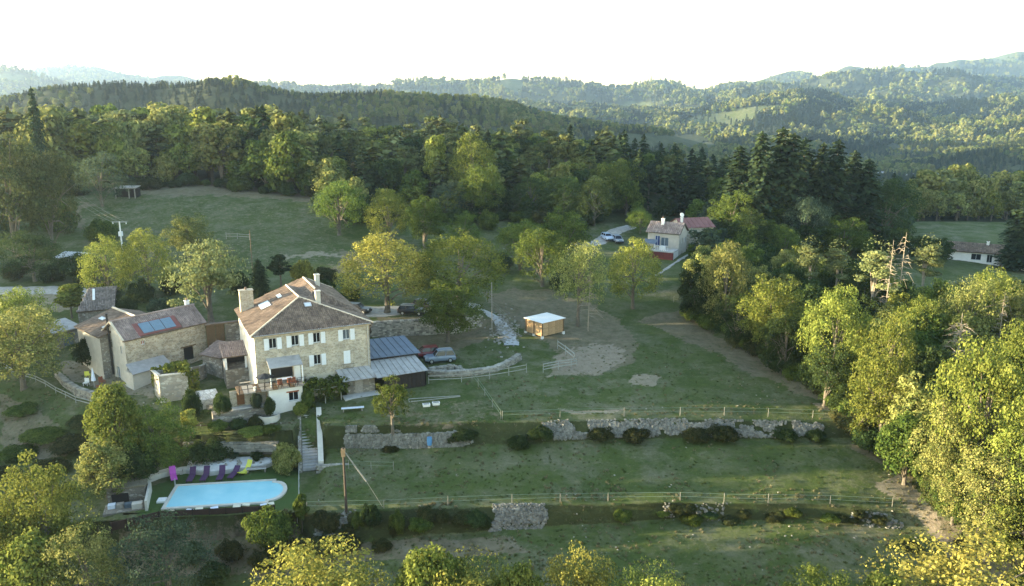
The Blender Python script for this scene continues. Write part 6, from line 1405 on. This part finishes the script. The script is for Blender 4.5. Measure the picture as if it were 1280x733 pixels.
# ------------------------------------------------------------------ poles
def pole(u, vt, vb, label, m=WOOD, r=.14, name='utility_pole', extra=None):
    g = T(u, vb); zt_ = PY(u, vt, g[1])[2] - g[2]; o = empty(name, g, 0, label, 'pole'); MB().tube((0, 0, -.5), (0, 0, zt_), r, r * .7, 8).build('shaft', m, o)
    if extra: extra(o, zt_, g)
    return o, g, zt_
def brace(o, h, g): MB().tube((.1, 0, h - .4), (2.1, .4, .15 + 3.0), .07, .08, 7).build('brace', GREYW, o); MB().tube((2.1, .4, 3.16), (3.6, .7, .1), .02, .02, 6).build('brace_wire', GREYW, o); MB().b2(-.2, .2, -.2, .2, h - .9, h - .1).build('pole_collar', mat('tan_band', (.24, .17, .10)), o)
pole(433, 560, 640, 'dark wooden utility pole with slanting brace on the middle meadow', mat('dark_pole', (.06, .045, .035)), .15, extra=brace)
pole(615, 353, 415, 'plain wooden utility pole beside the crushed stone path', GREYW, .08)
pole(316, 288, 342, 'slim wooden pole on the high meadow behind the farmhouse', WOOD, .07)
pole(863, 284, 316, 'pale thin pole in front of the white house gable', PALEWOOD, .10)
def arms(o, h, g):
    MB().beam((-1.5, 0, h - .1), (1.5, 0, h - .1), .16, .16).build('cross_arm', PALEWOOD, o)
    for x in (-1.3, 0, 1.3): MB().tube((x, 0, h - .5), (x, 0, h - .18), .09, .09, 6).build('insulator', WHITE_RENDER, o)
    MB().b2(-.3, .3, -.35, .3, h - 2.9, h - 2.0).build('transformer', WHITE_RENDER, o)
pyl, pg_, ph_ = pole(154, 277, 320, 'white concrete power pole with cross-arm at the edge of the high meadow', WHITE_RENDER, .17, 'power_pole', arms)
for k, x in enumerate((-1.3, 0, 1.3)):
    e0 = Vector((pg_[0] + x, pg_[1], pg_[2] + ph_ - .2)); e1 = Vector([float(a) for a in PY(60 + x * 6, 214 - k, 240)]); m_ = MB(); pr_ = e0 - e0
    for i in range(14):
        a = e0.lerp(e1, i / 14) - Vector((0, 0, 3 * 4 * (i / 14) * (1 - i / 14) * .5)); b = e0.lerp(e1, (i + 1) / 14) - Vector((0, 0, 3 * 4 * ((i + 1) / 14) * (1 - (i + 1) / 14) * .5)); m_.tube(a, b, .022, n=4)
    o = m_.build('power_line', GREYW, None); tag(o, 'overhead power line climbing from the white pole to the wood', 'cable', 'power lines from the white pole')

# ------------------------------------------------------------------ cars
def car(u, v, body, label, rz, L=4.4, W_=1.85, Hc=1.55, suv=False, name='parked_car', z=None):
    g = T(u, v); o = empty(name, (g[0], g[1], g[2] if z is None else z), rz, label, 'car')
    paint = mat('car_paint_' + label.split()[0], body, .28, .05, 2, spec=.6)
    zb = .32; hood = .92 if not suv else 1.02; st = [(-.5, .55, .62), (-.485, .5, .85), (-.40, .46, hood * .98), (-.24, .45, hood), (-.13, .44, hood + .02), (0, .44, hood + .02), (.22, .44, hood + .02), (.40, .45, hood), (.47, .47, hood * .95), (.5, .55, .7)]
    V = []; Fs = []
    for (t, zl, zt_) in st:
        x = t * L; hw = W_ / 2 * (.86 if abs(t) > .48 else (.94 if abs(t) > .42 else 1))
        V += [(x, -hw * .92, zb if abs(t) < .48 else zb + .12), (x, -hw, zb + .2), (x, -hw, (zb + zt_) / 2 + .1), (x, -hw * .93, zt_ - .05), (x, -hw * .8, zt_), (x, hw * .8, zt_), (x, hw * .93, zt_ - .05), (x, hw, (zb + zt_) / 2 + .1), (x, hw, zb + .2), (x, hw * .92, zb if abs(t) < .48 else zb + .12)]
    n = 10
    for i in range(len(st) - 1):
        for k in range(n): Fs.append((i * n + k, i * n + (k + 1) % n, (i + 1) * n + (k + 1) % n, (i + 1) * n + k))
    Fs += [tuple(range(n - 1, -1, -1)), tuple(range((len(st) - 1) * n, len(st) * n))]; b = MB(); b.add(V, [f[::-1] for f in Fs]); b.build('body', paint, o, smooth=False)
    x0, x1, x2, x3 = (-.20, -.06, .36, .46) if not suv else (-.20, -.08, .40, .47); hw = W_ / 2; ht = Hc
    c = MB(); c.add([(x0 * L, -hw * .82, hood), (x3 * L, -hw * .82, hood), (x3 * L, hw * .82, hood), (x0 * L, hw * .82, hood), (x1 * L, -hw * .66, ht - .06), (x2 * L, -hw * .66, ht - .06), (x2 * L, hw * .66, ht - .06), (x1 * L, hw * .66, ht - .06)], [(3, 2, 1, 0), (4, 5, 6, 7), (0, 1, 5, 4), (1, 2, 6, 5), (2, 3, 7, 6), (3, 0, 4, 7)]); c.build('windows', GLASS, o)
    MB().b2(x1 * L - .05, x2 * L + .04, -hw * .70, hw * .70, ht - .058, ht).build('car_roof', paint, o)
    pl = MB()
    for sgn in (-1, 1):
        for xa, xb in ((x0, x1), (x3, x2), ((x0 + x3) / 2 + .02, (x1 + x2) / 2 + .02)): pl.beam((xa * L, sgn * hw * .83, hood), (xb * L, sgn * hw * .68, ht - .04), .07, .07)
    pl.build('pillars', paint, o)
    for x in (-.31 * L, .30 * L):
        for sgn in (-1, 1):
            wh = MB().tube((x, sgn * (hw - .22), .34), (x, sgn * (hw + .015), .34), .34, n=14).build('wheel', RUBBER, o); MB().tube((x, sgn * (hw + .016), .34), (x, sgn * (hw + .035), .34), .20, n=10).build('rim', ALU, wh)
    for sgn in (-1, 1):
        MB().b2(-.5 * L - .02, -.5 * L + .12, sgn * hw * .62 - .18, sgn * hw * .62 + .18, .68, .82).build('headlight', SKYL, o); MB().b2(.5 * L - .1, .5 * L + .02, sgn * hw * .66 - .12, sgn * hw * .66 + .12, .72, .92).build('tail_light', REDFL, o)
        MB().b2(x0 * L + .25, x0 * L + .42, sgn * (hw + .02) - .08 + sgn * .08, sgn * (hw + .02) + .08 + sgn * .08, hood, hood + .14).build('wing_mirror', paint, o)
    MB().b2(-.5 * L - .03, .5 * L + .03, -hw * .75, hw * .75, .30, .48).build('bumper', BLACK, o)
    if suv:
        for sgn in (-1, 1): MB().beam((x1 * L + .2, sgn * hw * .6, ht + .06), (x2 * L - .1, sgn * hw * .6, ht + .06), .04, .05).build('roof_rail', ALU, o)
    return o
car(550, 452, (.17, .21, .26), 'light blue-grey off-road car parked on the grass behind the sheds', radians(16), suv=True, Hc=1.75)
car(532, 446, (.15, .02, .025), 'dark red car half hidden behind the light blue-grey one', radians(14))
car(515, 393, (.012, .013, .016), 'black estate car parked under the golden tree', radians(172), suv=True)
car(532, 386, (.015, .015, .02), 'dark car nearly hidden by the green bushy tree on the drive', radians(160))
car(447, 391, (.02, .02, .022), 'black car whose tail shows beside the farmhouse roof', radians(165))
car(759, 300, (.45, .53, .66), 'pale blue car parked on the lane near the white house', radians(105), suv=True)
car(772, 303, (.20, .24, .30), 'grey-blue car half behind the round tree on the lane', radians(100))

# ------------------------------------------------------------------ paddock shelter
g = T(679, 420); sA = P(678, 405, g[2] + 2.3); sB = P(704, 399, g[2] + 2.3); sC = P(656, 399, g[2] + 2.1)
san, SLs = frame_from(sA, sB); shl = empty('paddock_shelter', (sA[0], sA[1], g[2]), san, 'small plank horse shelter with bright white metal roof in the bare paddock', 'shelter'); lc = toloc(shl, sC); print('shelter', SLs, lc)
DP = 3.8; WS = max(3.0, SLs)
for k in range(4): MB().b2(-.3 + k * (WS + .6) / 4, -.3 + (k + .985) * (WS + .6) / 4, -.3, DP + .3, 0, .06).build('roof_panel', METAL_W, shl, (0, 0, 2.45))
zz = [i * .24 for i in range(9)]
for i, x in enumerate(np.arange(0, WS - .1, .3)): MB().b2(x, x + .27, 0, .05, .25, 2.38).build('plank', WOODP, shl)
for i, y in enumerate(np.arange(.06, DP - .1, .3)): MB().b2(0, .05, y, y + .27, .25, 2.38).build('plank', WOODP, shl)
for x, y in ((-.06, -.06), (WS + .02, -.06), (-.06, DP), (WS + .02, DP), (-.06, DP / 2)): MB().b2(x - .05, x + .07, y - .05, y + .07, .12, 2.42).build('corner_post', WOOD, shl); MB().b2(x - .15, x + .17, y - .15, y + .17, -.5, .3).build('footing', WHITE_RENDER, shl)
for z in (.7, 1.4): MB().b2(-.04, WS, -.045, -.005, z, z + .1).build('brace_rail', WOODP, shl)

# ------------------------------------------------------------------ white house with red-roofed neighbour
g = T(850, 322); gz = g[2]; wa = P(810, 291, gz + 4.6); wb = P(845, 292, gz + 4.6); wan, WL = frame_from(wa, wb); wan = -.5; WL = 6.9
wh = empty('white_house', (wa[0], wa[1], gz), wan, 'pale two-storey house with brown tile roof and raised terrace on the far bank', 'house'); print('white', WL, gz, toloc(wh, P(862, 275, gz + 4.6)), toloc(wh, P(816, 268, gz + 7)))
WD = 5.6; EZ_ = 4.8
w = MB(); wall_panel(w, (0, 0), (WL, 0), -3, EZ_, [(1.6, 2.7, 1.9, 4.1), (2.9, 4.6, 1.9, 3.8)]); wall_panel(w, (WL, 0), (WL, WD), -3, EZ_, [(2.0, 2.7, 2.4, 3.6), (4.4, 5.1, 2.4, 3.6), (2.0, 2.7, -.3, .9)]); wall_panel(w, (WL, WD), (0, WD), -3, EZ_); wall_panel(w, (0, WD), (0, 0), -3, EZ_)
w.add([(WL, 0, EZ_), (WL, WD, EZ_), (WL, WD / 2, 6.75)], [(0, 1, 2)]); w.add([(0, 0, EZ_), (0, WD, EZ_), (0, WD / 2, 6.75)], [(0, 2, 1)]); w.build('wall', mat('grey_beige_render', (.40, .375, .33), .9, .12, 1.1, .2), wh)
for x, z, q in ((2.35, 3.0, 1.2), (4.75, 3.0, 1.2), (2.35, .3, 1.2)): window(wh, (WL, 0), (WL, WD), x, z, .7, q, GLASS2)
window(wh, (0, 0), (WL, 0), 2.15, 3.0, 1.1, 2.2, mat('blue_door', (.03, .06, .18))); window(wh, (0, 0), (WL, 0), 3.75, 2.85, 1.7, 1.9, GLASS2)
rs = MB(); rt = MB(); roof_face(rs, rt, [(-.4, -.4, EZ_), (WL + .4, -.4, EZ_), (WL + .4, WD / 2, 6.85), (-.4, WD / 2, 6.85)], sp=.4, row=.6, r=.18); roof_face(rs, rt, [(WL + .4, WD + .4, EZ_), (-.4, WD + .4, EZ_), (-.4, WD / 2, 6.85), (WL + .4, WD / 2, 6.85)], sp=.4, row=.6, r=.18); rs.build('roof', ROOFBASE, wh); rt.build('roof_tiles', TILE_PINK, wh, kind='stuff')
chimney(wh, 2.6, WD / 2 - .8, 6, 7.6, .6, .6, WHITE_RENDER)
MB().b2(-.2, WL, -3.6, -.01, 1.3, 1.55).build('terrace_floor', CONC, wh); MB().b2(1.8, WL, -3.6, -3.4, -3, 1.29).build('terrace_wall', mat('dark_red_shutter', (.10, .022, .022)), wh); MB().b2(WL - .22, WL - .02, -3.38, -.01, -3, 1.29).build('terrace_side_wall', WHITE_RENDER, wh)
sheet_roof(wh, [(-.1, -3.4, 2.9), (2.8, -3.4, 2.9), (2.8, -1.4, 3.5), (-.1, -1.4, 3.5)], 5, SLATE, 'awning_sheet')
for x in (0, 2.7): MB().b2(x - .05, x + .05, -3.35, -3.25, 1.553, 2.88).build('awning_post', WHITE_RENDER, wh)
for i in range(7): MB().b2(2.9 + i * .45, 2.96 + i * .45, -3.55, -3.49, 1.553, 2.4).build('railing_post', WHITE_RENDER, wh)
MB().b2(3.4, 4.6, -2.4, -1.5, 1.553, 2.3).build('garden_table', WHITE_RENDER, wh)
rd = empty('red_roofed_house', world(wh, WL - 1.5, WD + 2.0, 0), wan + .75, 'stone house with dull red sheet roof joined behind the white house', 'house')
w = MB(); wall_panel(w, (0, 0), (7.5, 0), -3, 5.0, [(3.4, 4.2, 2.6, 3.8)]); wall_panel(w, (7.5, 0), (7.5, 7), -3, 5.0); wall_panel(w, (0, 7), (0, 0), -3, 5.0); wall_panel(w, (7.5, 7), (0, 7), -3, 5); w.add([(0, 0, 5), (0, 7, 5), (0, 3.5, 6.5)], [(0, 2, 1)]); w.add([(7.5, 0, 5), (7.5, 7, 5), (7.5, 3.5, 6.5)], [(0, 1, 2)]); w.build('wall', STONE_FARM, rd)
window(rd, (0, 0), (7.5, 0), 3.8, 3.2, .8, 1.2)
REDROOF = mat('dull_red_sheet', (.19, .09, .085), .8, .15, .7)
sheet_roof(rd, [(-.3, -.4, 5.0), (7.8, -.4, 5.0), (7.8, 3.5, 6.7), (-.3, 3.5, 6.7)], 7, REDROOF); sheet_roof(rd, [(7.8, 7.4, 5.0), (-.3, 7.4, 5.0), (-.3, 3.5, 6.7), (7.8, 3.5, 6.7)], 7, REDROOF)
chimney(rd, .6, 2.0, 5.6, 7.1, .45, .45, WHITE_RENDER)
dsh = MB(); dsh.tube((0, 0, 0), (0, 0, .1), .5, .45, 12); o = dsh.build('satellite_dish', WHITE_RENDER, rd, (.6, 2.0, 7.6)); o.rotation_euler = (1.2, 0, 0)

# ------------------------------------------------------------------ bungalow
g = T(1222, 328); gz = g[2]; ba = P(1186, 313, gz + 2.6); bb = P(1252, 318, gz + 2.6); ban, BLn = frame_from(ba, bb); print('bung', gz, BLn)
bu = empty('bungalow', (ba[0], ba[1], gz), ban, 'long low white bungalow with brown roof showing above the bright treetops', 'bungalow')
w = MB(); wall_panel(w, (0, 0), (BLn, 0), -2, 2.6, [(5.0, 7.2, .6, 2.2), (8.4, 9.6, .2, 2.2)]); wall_panel(w, (BLn, 0), (BLn, 8), -2, 2.6); wall_panel(w, (BLn, 8), (0, 8), -2, 2.6); wall_panel(w, (0, 8), (0, 0), -2, 2.6); w.add([(0, 0, 2.6), (0, 8, 2.6), (0, 4, 4.1)], [(0, 2, 1)]); w.add([(BLn, 0, 2.6), (BLn, 8, 2.6), (BLn, 4, 4.1)], [(0, 1, 2)]); w.build('wall', WHITE_RENDER, bu)
window(bu, (0, 0), (BLn, 0), 6.1, 1.4, 2.2, 1.6); window(bu, (0, 0), (BLn, 0), 9.0, 1.2, 1.2, 2.0)
rs = MB(); rt = MB(); roof_face(rs, rt, [(-.5, -.6, 2.6), (BLn + .5, -.6, 2.6), (BLn + .5, 4, 4.3), (-.5, 4, 4.3)], sp=.45, row=.6, r=.2); roof_face(rs, rt, [(BLn + .5, 8.6, 2.6), (-.5, 8.6, 2.6), (-.5, 4, 4.3), (BLn + .5, 4, 4.3)], sp=.45, row=.6, r=.2); rs.build('roof', ROOFBASE, bu); rt.build('roof_tiles', TILE, bu, kind='stuff')
chimney(bu, BLn - 3, 3.4, 3.6, 5.0, .6, .6, WHITE_RENDER)
MB().b2(BLn + .1, BLn + 5, -3, 1.5, -1.5, .2).build('terrace', CONC, bu)
for i in range(7): MB().b2(BLn + .2 + i * .8, BLn + .28 + i * .8, -2.95, -2.87, .203, 1.1).build('railing_post', WHITE_RENDER, bu)
MB().beam((BLn + .2, -2.9, 1.13), (BLn + 5, -2.9, 1.13), .06, .06).build('railing_bar', WHITE_RENDER, bu)

# ------------------------------------------------------------------ small things
g = T(157, 248); o = empty('log_shelter', g, .1, 'small open log shelter with dark inside at the wood edge', 'shelter')
for x in (-2.3, 0.9, 2.3): MB().tube((x, 0, -.3), (x, 0, 2.3), .16, .14, 7).build('post', GREYW, o)
MB().beam((-2.6, 0, 2.4), (2.6, 0, 2.4), .25, .25).build('beam', GREYW, o); MB().b2(-2.6, 2.6, 1.4, 3.2, -.3, 2.2).build('dark_back', BLACKW, o); roof_ = MB(); roof_face(roof_, None, [(-2.8, -.4, 2.55), (2.8, -.4, 2.55), (2.8, 3.4, 2.8), (-2.8, 3.4, 2.8)], th=.12); roof_.build('roof', GREYW, o)
g = T(92, 328); o = empty('tin_roof_shed', g, -.25, 'low shed with pale corrugated tin roof half hidden by the dark oak', 'shed')
MB().b2(-2.6, 2.6, -1.2, 1.2, -.5, 1.0).build('wall', GREYW, o); sheet_roof(o, [(-3, -1.6, 1.05), (3, -1.6, 1.05), (3, 1.5, 1.75), (-3, 1.5, 1.75)], 8, mat('dull_tin', (.42, .43, .44), .6))
g = T(441, 514); o = empty('garden_bench', g, .2, 'long pale blue-grey bench on the lawn below the farmhouse', 'bench')
for k in range(3): MB().b2(-1.35, 1.35, -.3 + k * .21, -.11 + k * .21, .42, .48).build('slat', BLUEW if k < 2 else GREYW, o)
for x in (-1.1, 1.1): MB().b2(x - .05, x + .05, -.28, .28, 0, .42).build('leg', GREYW, o)
g = T(537, 556); o = empty('water_barrel', g, 0, 'blue plastic water barrel standing at the foot of the garden wall', 'barrel'); MB().tube((0, 0, 0), (0, 0, .45), .30, .33, 12).build('lower_drum', BLUEP, o); MB().tube((0, 0, .452), (0, 0, .95), .33, .29, 12).build('upper_drum', BLUEP, o)
for u, v, lab in ((533, 508, 'white tub on the yard grass, nearer the garden wall tree'), (545, 506, 'white tub on the yard grass, further from the garden wall tree')):
    g = T(u, v); o = empty('feed_tub', g, .2, lab, 'tub', 'white tubs on the yard grass'); MB().box((0, 0, .15), (.85, .55, .3), taper=1.1).build('tub', WHITE_RENDER, o); MB().box((0, 0, .303), (.7, .4, .02)).build('contents', GREYW, o)
g1 = T(511, 500); o = empty('goal_frame', g1, .18, 'flat rectangular frame of pale poles lying on the yard grass', 'frame')
for a, b in (((0, 0), (6.4, 0)), ((0, -1.0), (6.4, -.3)), ((0, 0), (0, -1.0)), ((6.4, 0), (6.4, -.3))): MB().beam((a[0], a[1], .12), (b[0], b[1], .12), .08, .08).build('rail', PALEWOOD, o)
# courtyard: white closed parasol, chairs
g = T(118, 484); o = empty('parasol', g, 0, 'closed white and blue parasol in the gravel courtyard', 'parasol'); MB().tube((0, 0, 0), (0, 0, 2.7), .03).build('pole', ALU, o); MB().tube((0, 0, .9), (0, 0, 2.6), .30, .06, 8).build('canopy', BLUEW, o)
for i, (u, v, m, lab) in enumerate([(108, 482, WHITE_RENDER, 'white garden chair beside the closed parasol'), (128, 480, TERRA, 'orange garden chair on the barn side of the closed parasol'), (124, 486, TERRA, 'orange stool in front of the closed parasol'), (110, 472, YELLOW, 'lime green garden chair behind the closed parasol')]):
    g = T(u, v); o = empty('garden_chair', g, i * 1.1, lab, 'chair'); MB().b2(-.3, .3, -.3, .3, .36, .44).build('seat', m, o)
    if i != 2: MB().b2(-.3, .3, .24, .3, .45, .95).build('backrest', m, o)
    for a in (-.25, .25):
        for b in (-.25, .25): MB().b2(a - .025, a + .025, b - .025, b + .025, 0, .36).build('leg', m, o)
# loose stones where the crushed stone path fans out
rb_ = MB(); g = T(636, 426)
for i in range(260):
    q = T(random.gauss(628, 9) + (0 if i % 3 else 6), random.gauss(416, 10)); s_ = random.uniform(.12, .34); rb_.box((q[0] - g[0], q[1] - g[1], q[2] - g[2] + .06), (s_ * 1.3, s_, s_ * .6), random.random() * 3, jit=.15)
o = rb_.build('scattered_stones', DRYP, None, g); tag(o, 'loose pale stones scattered round the end of the crushed stone path', 'stones', kind='stuff')
# rubble slope beside the car
rb_ = MB(); g = T(562, 465)
for i in range(160): 
    a = random.random() * 6.28; d_ = random.random() ** .7; s_ = random.uniform(.15, .4); rb_.box((d_ * 2.8 * cos(a), d_ * 1.2 * sin(a), .9 * (1 - d_) + .1), (s_, s_ * .8, s_ * .6), random.random() * 3, jit=.15)
o = rb_.build('rubble_heap', DRYP, None, g); tag(o, 'pale rubble heap against the low wall near the car', 'rubble', kind='stuff')

# ------------------------------------------------------------------ haze
hz = bpy.data.materials.new('haze'); hz.use_nodes = True; n = hz.node_tree.nodes; n.remove(n['Principled BSDF'])
pv_ = n.new('ShaderNodeVolumePrincipled'); pv_.inputs['Color'].default_value = (.58, .76, 1.0, 1); pv_.inputs['Density'].default_value = HAZE; pv_.inputs['Anisotropy'].default_value = .6
hz.node_tree.links.new(pv_.outputs[0], n['Material Output'].inputs['Volume'])
bx_ = MB().b2(-5600, 5600, -600, 6700, -140, 360); o = bx_.build('haze', hz); o['kind'] = 'stuff'
